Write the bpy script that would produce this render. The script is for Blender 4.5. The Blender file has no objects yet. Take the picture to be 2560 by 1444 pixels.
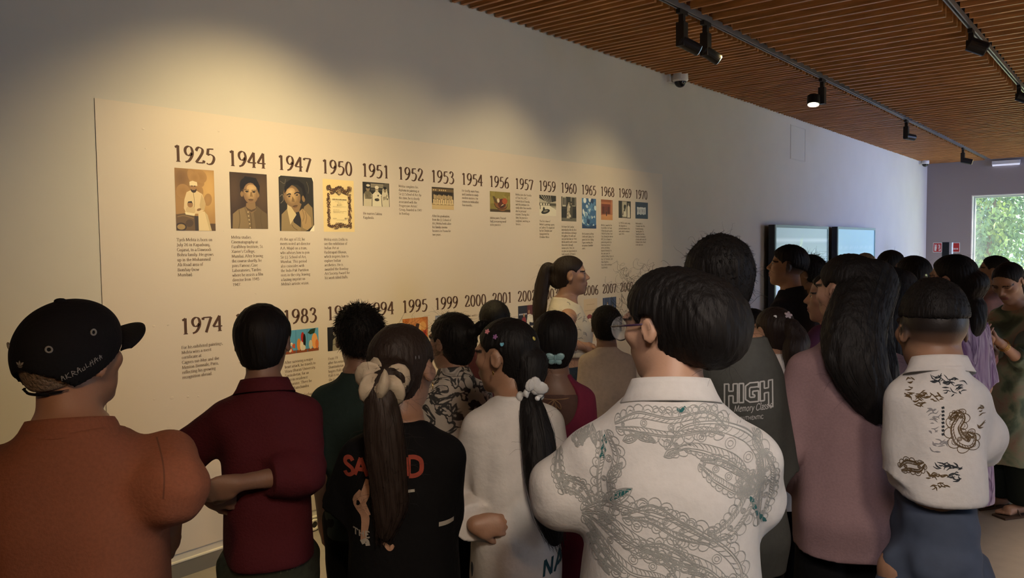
import bpy, math, random
import numpy as np
from mathutils import Vector, Matrix, bvhtree

# ------------------------------------------------------------------ camera, world, lights
SC = bpy.context.scene
COL = SC.collection
rng = np.random.default_rng(7)
random.seed(7)
F_PX, YAW, PITCH, ROLL = 1958.337, 0.886334778, -0.0532021078, -0.0110806474
CAM = np.array([0.0, -3.71, 1.62])
WALL_END = 18.46        # far wall
CEIL = 3.276            # underside of the ceiling slats


def cam_axes():
    f = np.array([math.sin(YAW) * math.cos(PITCH), math.cos(YAW) * math.cos(PITCH), math.sin(PITCH)])
    r0 = np.array([math.cos(YAW), -math.sin(YAW), 0.0])
    u0 = np.cross(r0, f)
    return math.cos(ROLL) * r0 + math.sin(ROLL) * u0, -math.sin(ROLL) * r0 + math.cos(ROLL) * u0, f


CR, CU, CF = cam_axes()


def at(px, py, dep):
    """point of the place seen at a photo pixel, dep metres away along the viewing axis"""
    return CAM + dep * (CR * (px - 1280) / F_PX - CU * (py - 722) / F_PX + CF)


cd = bpy.data.cameras.new('camera')
cam = bpy.data.objects.new('camera', cd)
COL.objects.link(cam)
cd.sensor_width = 36.0
cd.lens = F_PX / 2560 * 36.0
cd.clip_start = 0.05
cam.matrix_world = Matrix(((CR[0], CU[0], -CF[0], CAM[0]), (CR[1], CU[1], -CF[1], CAM[1]), (CR[2], CU[2], -CF[2], CAM[2]), (0, 0, 0, 1)))
SC.camera = cam
SC.view_settings.view_transform = 'Standard'
SC.view_settings.look = 'None'
SC.view_settings.gamma = 1.0
SC.view_settings.exposure = 0.0
SC.view_settings.use_curve_mapping = False

wd = bpy.data.worlds.new('World')
SC.world = wd
wd.use_nodes = True
bg = wd.node_tree.nodes['Background']
bg.inputs[0].default_value = (0.55, 0.75, 1.0, 1)
bg.inputs[1].default_value = 1.6


def lamp(kind, name, loc, aim, energy, color, **kw):
    d = bpy.data.lights.new(name, kind)
    d.energy = energy
    d.color = color
    for k, v in kw.items():
        setattr(d, k, v)
    o = bpy.data.objects.new(name, d)
    COL.objects.link(o)
    o.location = loc
    o.rotation_euler = (Vector(aim) - Vector(loc)).to_track_quat('-Z', 'Y').to_euler()
    return o


lamp('SUN', 'sun', (30, -10, 20), (20.5, 0.5, 0), 42.0, (1.0, 0.95, 0.8), angle=0.01)
# daylight outside the glazing of the right hand wall
lamp('AREA', 'daylight', (15.4, -9.35, 1.9), (15.0, 0, 1.9), 165, (0.36, 0.48, 1.0), shape='RECTANGLE', size=4.2, size_y=2.6, spread=math.radians(75))
lamp('AREA', 'daylight', (5.2, -9.35, 1.9), (3.0, -2, 1.3), 13, (0.62, 0.72, 1.0), shape='RECTANGLE', size=2.2, size_y=2.4, spread=math.radians(70))
WARM = (1.0, 0.75, 0.35)
# wall washers on the lighting track: position along the track, power, inner cone, and the soft spill of each reflector
WASH = [(2.35, 165, 102, 0.95), (3.4, 48, 100, 1.0), (4.4, 62, 80, 1.55), (5.6, 72, 92, 1.1)]
for wx, en, cone, az in WASH:
    lamp('SPOT', 'wall_washer_beam', (wx, -1.25, 3.02), (wx, 0, az), en, WARM, spot_size=math.radians(cone), spot_blend=1.0, shadow_soft_size=0.05)
    lamp('SPOT', 'wall_washer_spill', (wx, -1.25, 3.02), (wx, 0, 2.3), en * 0.03, WARM, spot_size=math.radians(165), spot_blend=1.0, shadow_soft_size=0.08)
# added fill spots, unseen: their warm floor bounce lifts ceiling and floor
for fx, fy in ((4.6, -5.4), (8.2, -5.4), (11.8, -5.6)):
    lamp('SPOT', 'ceiling_bounce_fill', (fx, fy, 3.15), (fx, fy, 0), 1350, (1.0, 0.76, 0.52), spot_size=math.radians(80), spot_blend=0.7, shadow_soft_size=0.1)
# track lamps behind the visitors, steep beams
lamp('SPOT', 'rear_beam', (-1.3, -5.3, 3.1), at(60, 1300, 1.5), 130, (1.0, 0.58, 0.30), spot_size=math.radians(36), spot_blend=0.9, shadow_soft_size=0.06)
lamp('SPOT', 'rear_beam', (-0.25, -4.75, 3.12), at(1560, 1290, 1.7), 200, (1.0, 0.84, 0.68), spot_size=math.radians(44), spot_blend=0.8, shadow_soft_size=0.22)
# extra spot added at the second track to brighten the guide
lamp('SPOT', 'guide_fill_spot', (1.9, -2.56, 3.2), (3.75, -1.1, 1.38), 80, (1.0, 0.80, 0.52), spot_size=math.radians(26), spot_blend=0.9, shadow_soft_size=0.05)
# sky light falling in at the far window
lamp('AREA', 'daylight', (20.6, -2.2, 4.6), (15.5, -2.4, 0.8), 260, (0.62, 0.85, 1.0), shape='RECTANGLE', size=2.6, size_y=2.0)
lamp('SPOT', 'rear_beam', (-0.7, -3.95, 3.12), at(2230, 1150, 2.3), 185, (1.0, 0.84, 0.80), spot_size=math.radians(36), spot_blend=0.9, shadow_soft_size=0.4)  # added unseen spot near the camera, evens the light on the right-hand backs


# ------------------------------------------------------------------ materials
def nodes(m):
    m.use_nodes = True
    nt = m.node_tree
    return nt, nt.nodes['Principled BSDF']


def mat(name, color, rough=0.6, bump=0.0, scale=40.0, var=0.0, metal=0.0, spec=0.5, attr=None, emit=None, sheen=0.0, stretch=(1, 1, 1)):
    m = bpy.data.materials.new(name)
    nt, b = nodes(m)
    b.inputs['Roughness'].default_value = rough
    b.inputs['Metallic'].default_value = metal
    b.inputs['Specular IOR Level'].default_value = spec
    b.inputs['Sheen Weight'].default_value = sheen
    b.inputs['Base Color'].default_value = (*color, 1)
    src = None
    if attr:
        a = nt.nodes.new('ShaderNodeAttribute')
        a.attribute_name = attr
        src = a.outputs['Color']
        nt.links.new(src, b.inputs['Base Color'])
    if bump or var:
        tc = nt.nodes.new('ShaderNodeTexCoord')
        mp = nt.nodes.new('ShaderNodeMapping')
        mp.inputs['Scale'].default_value = stretch
        nt.links.new(tc.outputs['Object'], mp.inputs['Vector'])
        n = nt.nodes.new('ShaderNodeTexNoise')
        n.inputs['Scale'].default_value = scale
        n.inputs['Detail'].default_value = 4
        nt.links.new(mp.outputs['Vector'], n.inputs['Vector'])
        if bump:
            bp = nt.nodes.new('ShaderNodeBump')
            bp.inputs['Strength'].default_value = bump
            bp.inputs['Distance'].default_value = 0.01
            nt.links.new(n.outputs['Fac'], bp.inputs['Height'])
            nt.links.new(bp.outputs['Normal'], b.inputs['Normal'])
        if var:
            hs = nt.nodes.new('ShaderNodeMix')
            hs.data_type = 'RGBA'
            hs.blend_type = 'MULTIPLY'
            hs.inputs['Factor'].default_value = 1.0
            cr = nt.nodes.new('ShaderNodeValToRGB')
            cr.color_ramp.elements[0].color = (1 - var, 1 - var, 1 - var, 1)
            cr.color_ramp.elements[0].position = 0.3
            cr.color_ramp.elements[1].color = (1, 1, 1, 1)
            cr.color_ramp.elements[1].position = 0.7
            nt.links.new(n.outputs['Fac'], cr.inputs['Fac'])
            if src is None:
                rgb = nt.nodes.new('ShaderNodeRGB')
                rgb.outputs[0].default_value = (*color, 1)
                src = rgb.outputs[0]
            nt.links.new(src, hs.inputs['A'])
            nt.links.new(cr.outputs['Color'], hs.inputs['B'])
            nt.links.new(hs.outputs['Result'], b.inputs['Base Color'])
    if emit:
        b.inputs['Emission Color'].default_value = (*emit[0], 1)
        b.inputs['Emission Strength'].default_value = emit[1]
        if attr:
            nt.links.new(src, b.inputs['Emission Color'])
    return m


def ramp_mat(name, stops, scale=9.0, detail=5.0, dist=0.0, rough=0.7, kind='noise', stretch=(1, 1, 1), bump=0.15):
    """printed cloth: hard or soft colour stops over a noise / wave"""
    m = bpy.data.materials.new(name)
    nt, b = nodes(m)
    b.inputs['Roughness'].default_value = rough
    tc = nt.nodes.new('ShaderNodeTexCoord')
    mp = nt.nodes.new('ShaderNodeMapping')
    mp.inputs['Scale'].default_value = stretch
    nt.links.new(tc.outputs['Object'], mp.inputs['Vector'])
    if kind == 'wave':
        n = nt.nodes.new('ShaderNodeTexWave')
        n.inputs['Distortion'].default_value = dist
        n.inputs['Detail'].default_value = 2
    else:
        n = nt.nodes.new('ShaderNodeTexNoise')
        n.inputs['Detail'].default_value = detail
        n.inputs['Distortion'].default_value = dist
    n.inputs['Scale'].default_value = scale
    nt.links.new(mp.outputs['Vector'], n.inputs['Vector'])
    cr = nt.nodes.new('ShaderNodeValToRGB')
    el = cr.color_ramp.elements
    while len(el) < len(stops):
        el.new(0.5)
    for e, (p, c) in zip(el, stops):
        e.position = p
        e.color = (*c, 1)
    nt.links.new(n.outputs['Fac'], cr.inputs['Fac'])
    nt.links.new(cr.outputs['Color'], b.inputs['Base Color'])
    n2 = nt.nodes.new('ShaderNodeTexNoise')
    n2.inputs['Scale'].default_value = 60
    nt.links.new(tc.outputs['Object'], n2.inputs['Vector'])
    bp = nt.nodes.new('ShaderNodeBump')
    bp.inputs['Strength'].default_value = bump
    bp.inputs['Distance'].default_value = 0.01
    nt.links.new(n2.outputs['Fac'], bp.inputs['Height'])
    nt.links.new(bp.outputs['Normal'], b.inputs['Normal'])
    return m


def cloth(name, color, **kw):
    kw.setdefault('rough', 0.85)
    kw.setdefault('spec', 0.2)
    kw.setdefault('bump', 0.25)
    kw.setdefault('scale', 55)
    kw.setdefault('var', 0.12)
    return mat(name, color, **kw)


M = dict(
    wall=mat('wall_paint', (0.60, 0.575, 0.54), rough=0.75, bump=0.10, scale=2.2, var=0.05),
    wall_far=mat('wall_far_paint', (0.30, 0.265, 0.265), rough=0.8, bump=0.06, scale=3),
    panel=mat('vinyl_panel', (0.65, 0.575, 0.505), rough=0.55, bump=0.05, scale=7),
    ink=mat('brown_ink', (0.075, 0.035, 0.022), rough=0.7),
    ink_small=mat('grey_brown_ink', (0.12, 0.082, 0.06), rough=0.7),
    paint=mat('printed_colours', (0.5, 0.5, 0.5), rough=0.45, attr='Col'),
    wood=mat('slat_wood', (0.62, 0.285, 0.10), rough=0.42, bump=0.15, scale=6, var=0.45, stretch=(9, 0.8, 9)),
    soffit=mat('soffit_black', (0.012, 0.012, 0.014), rough=0.9),
    floor=mat('grey_floor', (0.36, 0.325, 0.29), rough=0.42, bump=0.05, scale=14, var=0.12),
    skirt=mat('skirting_grey', (0.20, 0.185, 0.165), rough=0.45),
    skirt_top=mat('skirting_edge', (0.8, 0.76, 0.68), rough=0.4),
    black=mat('black_metal', (0.012, 0.012, 0.013), rough=0.38),
    track=mat('grey_aluminium', (0.22, 0.23, 0.25), rough=0.35, metal=0.5),
    white=mat('white_plastic', (0.75, 0.75, 0.74), rough=0.35),
    dome=mat('smoked_dome', (0.01, 0.01, 0.012), rough=0.05),
    lens=mat('lamp_lens', (1, 0.9, 0.7), emit=((1.0, 0.84, 0.55), 14)),
    lens_dim=mat('lamp_lens_dim', (1, 0.9, 0.6), emit=((0.9, 0.75, 0.25), 0.8)),
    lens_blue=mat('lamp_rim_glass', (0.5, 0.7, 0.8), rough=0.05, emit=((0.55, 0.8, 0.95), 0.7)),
    showcase=mat('reflection_glow', (0.0, 0.0, 0.0), rough=0.2, attr='Col', emit=((1, 1, 1), 0.55)),  # glow stands in for windows reflected in the glass
    bezel=mat('display_bezel', (0.25, 0.38, 0.42), rough=0.25),
    frame=mat('window_frame_paint', (0.40, 0.45, 0.47), rough=0.35),
    red=mat('sign_red', (0.42, 0.02, 0.02), rough=0.4),
    leaf=ramp_mat('foliage', [(0.3, (0.05, 0.12, 0.09)), (0.5, (0.13, 0.26, 0.15)), (0.7, (0.34, 0.44, 0.12))], scale=1.6, rough=0.5),
    bark=mat('bark', (0.22, 0.15, 0.13), rough=0.9, bump=0.6, scale=12, var=0.4, stretch=(3, 3, 0.6)),
    grass=mat('sunlit_ground', (0.42, 0.52, 0.24), rough=0.9, bump=0.4, scale=5, var=0.4),
    skin=mat('skin', (0.3, 0.17, 0.11), rough=0.5, bump=0.06, scale=160, attr='Col'),
    eye_white=mat('eye_white', (0.72, 0.68, 0.64), rough=0.15),
    iris=mat('iris', (0.02, 0.01, 0.006), rough=0.08),
    hair=mat('black_hair', (0.0065, 0.0052, 0.0046), rough=0.6, bump=0.55, scale=90, spec=0.22, stretch=(1, 1, 0.12)),
    hair_brown=mat('brown_hair', (0.020, 0.0125, 0.0095), rough=0.55, bump=0.55, scale=90, spec=0.25, stretch=(1, 1, 0.12)),
    hair_grey=mat('grizzled_hair', (0.30, 0.22, 0.14), rough=0.7, bump=0.9, scale=180, var=0.5),
    shoe=mat('dark_shoe', (0.02, 0.018, 0.018), rough=0.5),
    gold=mat('gold_metal', (0.7, 0.45, 0.16), rough=0.25, metal=1.0),
    glass=mat('spectacle_lens', (0.7, 0.72, 0.74), rough=0.05),
)
gb = M['glass'].node_tree.nodes['Principled BSDF']
gb.inputs['Alpha'].default_value = 0.38
M['pane'] = bpy.data.materials.new('window_glass')
nt, b = nodes(M['pane'])
b.inputs['Base Color'].default_value = (0.9, 0.97, 1, 1)
b.inputs['Roughness'].default_value = 0.02
b.inputs['Alpha'].default_value = 0.12


# ------------------------------------------------------------------ objects
def link(name, me, parent=None, m=None, smooth=False):
    o = bpy.data.objects.new(name, me)
    COL.objects.link(o)
    if parent is not None:
        o.parent = parent
    if m is not None:
        for q in (m if isinstance(m, (list, tuple)) else [m]):
            me.materials.append(q)
    if smooth and len(me.polygons):
        me.polygons.foreach_set('use_smooth', np.ones(len(me.polygons), dtype=bool))
    return o


def tag(o, label=None, cat=None, group=None, kind=None):
    for k, v in (('label', label), ('category', cat), ('group', group), ('kind', kind)):
        if v:
            o[k] = v
    return o


def thing(name, loc, label, cat, group=None, rz=0.0):
    o = bpy.data.objects.new(name, None)
    COL.objects.link(o)
    o.empty_display_size = 0.1
    o.location = loc
    o.rotation_euler = (0, 0, rz)
    return tag(o, label, cat, group)


def npmesh(name, V, Fc, mi=None, col=None):
    """V (n,3), Fc (m,k) one face size; or a list of such arrays"""
    me = bpy.data.meshes.new(name)
    V = np.asarray(V, dtype=np.float32)
    Fs = [np.asarray(f, dtype=np.int32) for f in (Fc if isinstance(Fc, list) else [Fc]) if len(f)]
    me.vertices.add(len(V))
    me.vertices.foreach_set('co', V.ravel())
    n = sum(f.size for f in Fs)
    np_ = sum(len(f) for f in Fs)
    me.loops.add(n)
    me.loops.foreach_set('vertex_index', np.concatenate([f.ravel() for f in Fs]) if Fs else np.zeros(0, np.int32))
    tot = np.concatenate([np.full(len(f), f.shape[1], np.int32) for f in Fs]) if Fs else np.zeros(0, np.int32)
    st = np.concatenate([[0], np.cumsum(tot)[:-1]]).astype(np.int32) if len(tot) else tot
    me.polygons.add(np_)
    me.polygons.foreach_set('loop_start', st)
    me.polygons.foreach_set('loop_total', tot)
    if mi is not None:
        me.polygons.foreach_set('material_index', np.asarray(mi, dtype=np.int32))
    me.update(calc_edges=True)
    if col is not None:
        a = me.color_attributes.new('Col', 'FLOAT_COLOR', 'POINT')
        c = np.ones((len(V), 4), np.float32)
        c[:, :3] = col
        a.data.foreach_set('color', c.ravel())
    return me


class MB:
    """collects simple solids into one mesh"""
    def __init__(s):
        s.V = []; s.F = []; s.n = 0; s.mi = []; s.C = []

    def add(s, V, F, mi=0, col=(1, 1, 1)):
        for f in F:
            s.F.append(tuple(i + s.n for i in f)); s.mi.append(mi)
        s.V += [tuple(v) for v in V]; s.n += len(V); s.C += [col] * len(V)

    def box(s, x0, x1, y0, y1, z0, z1, mi=0):
        V = [(x, y, z) for z in (z0, z1) for y in (y0, y1) for x in (x0, x1)]
        s.add(V, [(0, 2, 3, 1), (4, 5, 7, 6), (0, 1, 5, 4), (2, 6, 7, 3), (0, 4, 6, 2), (1, 3, 7, 5)], mi)

    def tube(s, pts, rad, n=8, mi=0, cap=True):
        P = [np.array(p, float) for p in pts]
        R = rad if isinstance(rad, (list, tuple)) else [rad] * len(P)
        rings = []
        pt = None
        for i, p in enumerate(P):
            t = P[min(i + 1, len(P) - 1)] - P[max(i - 1, 0)]
            t = t / (np.linalg.norm(t) + 1e-9)
            a = np.array([0, 0, 1.0]) if abs(t[2]) < 0.9 else np.array([1.0, 0, 0])
            if pt is not None:
                a = pt
            a = a - t * a.dot(t); a /= np.linalg.norm(a) + 1e-9
            pt = a
            bb = np.cross(t, a)
            rings.append([p + R[i] * (a * math.cos(q) + bb * math.sin(q)) for q in np.linspace(0, 2 * math.pi, n, endpoint=False)])
        V = [v for r in rings for v in r]
        F = [(i * n + j, i * n + (j + 1) % n, (i + 1) * n + (j + 1) % n, (i + 1) * n + j) for i in range(len(P) - 1) for j in range(n)]
        if cap:
            F += [tuple(range(n))[::-1], tuple(range((len(P) - 1) * n, len(P) * n))]
        s.add(V, F, mi)

    def ball(s, c, r, n=12, mi=0, R=None):
        r = (r, r, r) if not isinstance(r, (tuple, list)) else r
        V = []; F = []
        k = n // 2
        for i in range(k + 1):
            th = math.pi * i / k
            for j in range(n):
                ph = 2 * math.pi * j / n
                v = np.array([r[0] * math.sin(th) * math.cos(ph), r[1] * math.sin(th) * math.sin(ph), r[2] * math.cos(th)])
                V.append(np.array(c) + (R @ v if R is not None else v))
        for i in range(k):
            for j in range(n):
                F.append((i * n + j, (i + 1) * n + j, (i + 1) * n + (j + 1) % n, i * n + (j + 1) % n))
        s.add(V, F, mi)

    def build(s, name, m, parent=None, smooth=False, color=False):
        me = bpy.data.meshes.new(name)
        me.from_pydata(s.V, [], s.F)
        me.polygons.foreach_set('material_index', s.mi)
        if color:
            a = me.color_attributes.new('Col', 'FLOAT_COLOR', 'POINT')
            c = np.ones((len(s.V), 4), np.float32); c[:, :3] = np.array(s.C)
            a.data.foreach_set('color', c.ravel())
        me.update()
        return link(name, me, parent, m, smooth)


def copy_tree(o, parent=None):
    c = o.copy()
    COL.objects.link(c)
    if parent is not None:
        c.parent = parent
    for ch in list(o.children):
        copy_tree(ch, c)
    return c


def struct(name, mb, m, parent=None):
    o = mb.build(name, m, parent)
    if parent is None:
        o['kind'] = 'structure'
    return o


# ------------------------------------------------------------------ implicit surfaces: bodies, clothes and hair grow as single skins
def axis(lo, hi, fine=(), df=0.005, dc=0.012):
    """rectilinear axis from lo to hi, step df inside the fine intervals, dc elsewhere"""
    out = [lo]
    while out[-1] < hi:
        x = out[-1]
        st = dc
        for a, b in fine:
            if a - dc <= x <= b:
                st = df
        out.append(x + st)
    return np.array(out, dtype=np.float32)


class Field:
    def __init__(s, xs, ys, zs):
        s.x, s.y, s.z = xs, ys, zs
        s.F = np.full((len(xs), len(ys), len(zs)), 0.2, np.float32)

    def sub(s, lo, hi):
        i0, i1 = np.searchsorted(s.x, [lo[0], hi[0]]); j0, j1 = np.searchsorted(s.y, [lo[1], hi[1]]); k0, k1 = np.searchsorted(s.z, [lo[2], hi[2]])
        i0, j0, k0 = max(i0 - 1, 0), max(j0 - 1, 0), max(k0 - 1, 0)
        sl = (slice(i0, i1 + 1), slice(j0, j1 + 1), slice(k0, k1 + 1))
        return sl, s.x[sl[0]][:, None, None], s.y[sl[1]][None, :, None], s.z[sl[2]][None, None, :]

    def put(s, sl, d, k=0.0, op='u'):
        A = s.F[sl]
        if A.size == 0:
            return
        if op == 'u':
            if k > 0:
                h = np.maximum(k - np.abs(A - d), 0) / k
                s.F[sl] = np.minimum(A, d) - h * h * k * 0.25
            else:
                s.F[sl] = np.minimum(A, d)
        elif op == 's':       # carve away
            d = -d
            if k > 0:
                h = np.maximum(k - np.abs(A - d), 0) / k
                s.F[sl] = np.maximum(A, d) + h * h * k * 0.25
            else:
                s.F[sl] = np.maximum(A, d)
        else:
            s.F[sl] = np.maximum(A, d)

    def cone(s, a, b, ra, rb, k=0.02, op='u', cut=None, m=0.06, flat=None):
        a = np.asarray(a, np.float32); b = np.asarray(b, np.float32)
        r = max(ra, rb) + m
        sl, X, Y, Z = s.sub(np.minimum(a, b) - r, np.maximum(a, b) + r)
        ba = b - a
        L2 = float(ba.dot(ba)) + 1e-9
        px, py, pz = X - a[0], Y - a[1], Z - a[2]
        t = np.clip((px * ba[0] + py * ba[1] + pz * ba[2]) / L2, 0, 1)
        dx, dy, dz = px - t * ba[0], py - t * ba[1], pz - t * ba[2]
        if flat is not None:    # (direction, factor): squash the section along a direction
            n, fac = np.asarray(flat[0], float), flat[1]
            q = dx * n[0] + dy * n[1] + dz * n[2]
            d2 = dx * dx + dy * dy + dz * dz + q * q * (fac * fac - 1)
            d = np.sqrt(np.maximum(d2, 0)) - (ra + (rb - ra) * t)
            d = d / max(1.0, fac * 0.7)
        else:
            d = np.sqrt(dx * dx + dy * dy + dz * dz) - (ra + (rb - ra) * t)
        for q, n in (cut or []):
            d = np.maximum(d, (X - q[0]) * n[0] + (Y - q[1]) * n[1] + (Z - q[2]) * n[2])
        s.put(sl, d, k, op)

    def ell(s, c, r, k=0.02, op='u', R=None, m=0.05):
        c = np.asarray(c, float); r = np.asarray(r, float)
        e = (float(r.max()) if R is not None else r) + m
        sl, X, Y, Z = s.sub(c - e, c + e)
        X, Y, Z = X - c[0], Y - c[1], Z - c[2]
        if R is not None:
            X, Y, Z = X * R[0, 0] + Y * R[1, 0] + Z * R[2, 0], X * R[0, 1] + Y * R[1, 1] + Z * R[2, 1], X * R[0, 2] + Y * R[1, 2] + Z * R[2, 2]
        q = np.sqrt((X / r[0]) ** 2 + (Y / r[1]) ** 2 + (Z / r[2]) ** 2)
        g = np.sqrt((X / r[0] ** 2) ** 2 + (Y / r[1] ** 2) ** 2 + (Z / r[2] ** 2) ** 2) + 1e-6
        s.put(sl, (q * (q - 1) / g).astype(np.float32), k, op)

    def torso(s, prof, k=0.03, pw=2.5, op='u'):
        """prof rows: z, half width, half depth, y centre, x centre"""
        P = np.array(prof, float)
        P = P[np.argsort(P[:, 0])]
        e = P[:, 1].max() + 0.06
        sl, X, Y, Z = s.sub((P[:, 4].min() - e, P[:, 3].min() - e, P[0, 0] - 0.05), (P[:, 4].max() + e, P[:, 3].max() + e, P[-1, 0] + 0.05))
        z = Z[0, 0]
        # smooth interpolation of the sections
        zz = np.linspace(P[0, 0], P[-1, 0], 120)
        def ip(c):
            v = np.interp(zz, P[:, 0], P[:, c])
            w = np.ones(9) / 9
            return np.interp(z, zz, np.convolve(np.pad(v, 4, mode='edge'), w, 'valid'))[None, None, :]
        a, b, yc, xc = ip(1), ip(2), ip(3), ip(4)
        q = (np.abs((X - xc) / a) ** pw + np.abs((Y - yc) / b) ** pw) ** (1 / pw)
        d = (q - 1) * np.minimum(a, b)
        d = np.maximum(d, np.maximum(P[0, 0] - Z, Z - P[-1, 0]))
        s.put(sl, d.astype(np.float32), k, op)

    def plane(s, q, n, k=0.0):
        """keep the side against n"""
        X, Y, Z = s.x[:, None, None], s.y[None, :, None], s.z[None, None, :]
        n = np.asarray(n, float); n = n / np.linalg.norm(n)
        d = (X - q[0]) * n[0] + (Y - q[1]) * n[1] + (Z - q[2]) * n[2]
        s.F = np.maximum(s.F, d.astype(np.float32))

    def mesh(s):
        """surface nets"""
        F = s.F
        for ax in range(3):
            sl = [slice(None)] * 3
            for e in (0, -1):
                sl[ax] = e
                F[tuple(sl)] = np.maximum(F[tuple(sl)], 0.001)
        S = F < 0
        c = np.zeros(tuple(n - 1 for n in F.shape), np.int8)
        for i in (0, 1):
            for j in (0, 1):
                for k in (0, 1):
                    c += S[i:F.shape[0] - 1 + i, j:F.shape[1] - 1 + j, k:F.shape[2] - 1 + k]
        act = (c > 0) & (c < 8)
        I, J, K = np.nonzero(act)
        n = len(I)
        if n == 0:
            return np.zeros((0, 3)), np.zeros((0, 4), int)
        idx = np.full(act.shape, -1, np.int32)
        idx[I, J, K] = np.arange(n)
        cor = {}
        for i in (0, 1):
            for j in (0, 1):
                for k in (0, 1):
                    cor[i, j, k] = F[I + i, J + j, K + k]
        acc = np.zeros((n, 3)); cnt = np.zeros(n)
        keys = list(cor)
        for a in keys:
            for ax in range(3):
                if a[ax] == 0:
                    b = list(a); b[ax] = 1; b = tuple(b)
                    fa, fb = cor[a], cor[b]
                    m = (fa < 0) != (fb < 0)
                    t = np.where(m, fa / np.where(m, fa - fb, 1), 0)
                    p = np.stack([np.full(n, a[0], float), np.full(n, a[1], float), np.full(n, a[2], float)], 1)
                    p[:, ax] = t
                    acc += p * m[:, None]; cnt += m
        acc /= cnt[:, None]
        X = s.x[I] + acc[:, 0] * (s.x[I + 1] - s.x[I]); Y = s.y[J] + acc[:, 1] * (s.y[J + 1] - s.y[J]); Z = s.z[K] + acc[:, 2] * (s.z[K + 1] - s.z[K])
        V = np.stack([X, Y, Z], 1)
        Q = []
        for ax in range(3):
            a0 = [slice(1, -1)] * 3; a1 = [slice(1, -1)] * 3
            a0[ax] = slice(0, -1); a1[ax] = slice(1, None)
            s0, s1 = S[tuple(a0)], S[tuple(a1)]
            e = np.array(np.nonzero(s0 != s1)).T
            if len(e) == 0:
                continue
            sg = s0[e[:, 0], e[:, 1], e[:, 2]]
            e = e + 1
            e[:, ax] -= 1
            u, v = [(1, 2), (2, 0), (0, 1)][ax]
            def cell(du, dv):
                q = e.copy(); q[:, u] += du; q[:, v] += dv
                return idx[q[:, 0], q[:, 1], q[:, 2]]
            q = np.stack([cell(-1, -1), cell(0, -1), cell(0, 0), cell(-1, 0)], 1)
            q[~sg] = q[~sg][:, ::-1]
            Q.append(q)
        return V, np.concatenate(Q)


def vnormals(V, Q):
    n = np.cross(V[Q[:, 2]] - V[Q[:, 0]], V[Q[:, 3]] - V[Q[:, 1]])
    N = np.zeros_like(V)
    for i in range(4):
        np.add.at(N, Q[:, i], n)
    return N / (np.linalg.norm(N, axis=1, keepdims=True) + 1e-12)


def relax(V, Q, it=1, w=0.5):
    for _ in range(it):
        A = np.zeros_like(V); c = np.zeros(len(V))
        for i in range(4):
            np.add.at(A, Q[:, i], V[Q[:, (i + 1) % 4]]); np.add.at(A, Q[:, i], V[Q[:, (i + 3) % 4]]); np.add.at(c, Q[:, i], 2)
        V = V * (1 - w) + w * A / c[:, None]
    return V


def waves(P, seed, freq, n=7, stretch=(1, 1, 1)):
    """cheap smooth noise in [-1,1] at points P"""
    r = np.random.default_rng(seed)
    o = np.zeros(len(P))
    for i in range(n):
        d = r.normal(size=3); d /= np.linalg.norm(d)
        f = freq * r.uniform(0.6, 1.7)
        q = P * np.array(stretch)
        o += np.sin(q @ d * f + r.uniform(0, 6.3) + 1.3 * np.sin(q @ r.normal(size=3) * f * 0.35))
    return o / n * 1.6


def strands(polys, r0=0.0006, r1=0.0003):
    """polys (n, m, 3) -> thin three sided hairs"""
    P = np.asarray(polys, float)
    n, m, _ = P.shape
    T = np.gradient(P, axis=1)
    T /= np.linalg.norm(T, axis=2, keepdims=True) + 1e-9
    ref = np.where(np.abs(T[..., 2:3]) < 0.9, np.array([0, 0, 1.0]), np.array([1.0, 0, 0]))
    A = np.cross(T, ref); A /= np.linalg.norm(A, axis=2, keepdims=True) + 1e-9
    B = np.cross(T, A)
    r = np.linspace(r0, r1, m)[None, :, None]
    rings = [P + r * (A * math.cos(q) + B * math.sin(q)) for q in (0, 2.094, 4.189)]
    V = np.stack(rings, 2).reshape(-1, 3)         # n, m, 3
    base = (np.arange(n)[:, None] * m + np.arange(m - 1)[None, :]) * 3
    base = base.ravel()
    F = np.concatenate([np.stack([base + j, base + (j + 1) % 3, base + 3 + (j + 1) % 3, base + 3 + j], 1) for j in range(3)])
    return V, F


def catmull(P, n):
    P = np.asarray(P, float)
    if len(P) == 2:
        return P[0] + (P[1] - P[0]) * np.linspace(0, 1, n)[:, None]
    t = np.linspace(0, len(P) - 1 - 1e-6, n)
    i = t.astype(int); u = (t - i)[:, None]
    Q = np.vstack([2 * P[0] - P[1], P, 2 * P[-1] - P[-2]])
    a, b, c, d = Q[i], Q[i + 1], Q[i + 2], Q[i + 3]
    return 0.5 * ((2 * b) + (c - a) * u + (2 * a - 5 * b + 4 * c - d) * u * u + (3 * b - a - 3 * c + d) * u ** 3)


def rotm(yaw=0, pitch=0, roll=0):
    """head turn: yaw to the right, pitch up, roll over the right shoulder (degrees)"""
    y, p, r = math.radians(-yaw), math.radians(pitch), math.radians(roll)
    Rz = np.array([[math.cos(y), -math.sin(y), 0], [math.sin(y), math.cos(y), 0], [0, 0, 1]])
    Rx = np.array([[1, 0, 0], [0, math.cos(p), -math.sin(p)], [0, math.sin(p), math.cos(p)]])
    Ry = np.array([[math.cos(r), 0, math.sin(r)], [0, 1, 0], [-math.sin(r), 0, math.cos(r)]])
    return Rz @ Rx @ Ry


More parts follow.
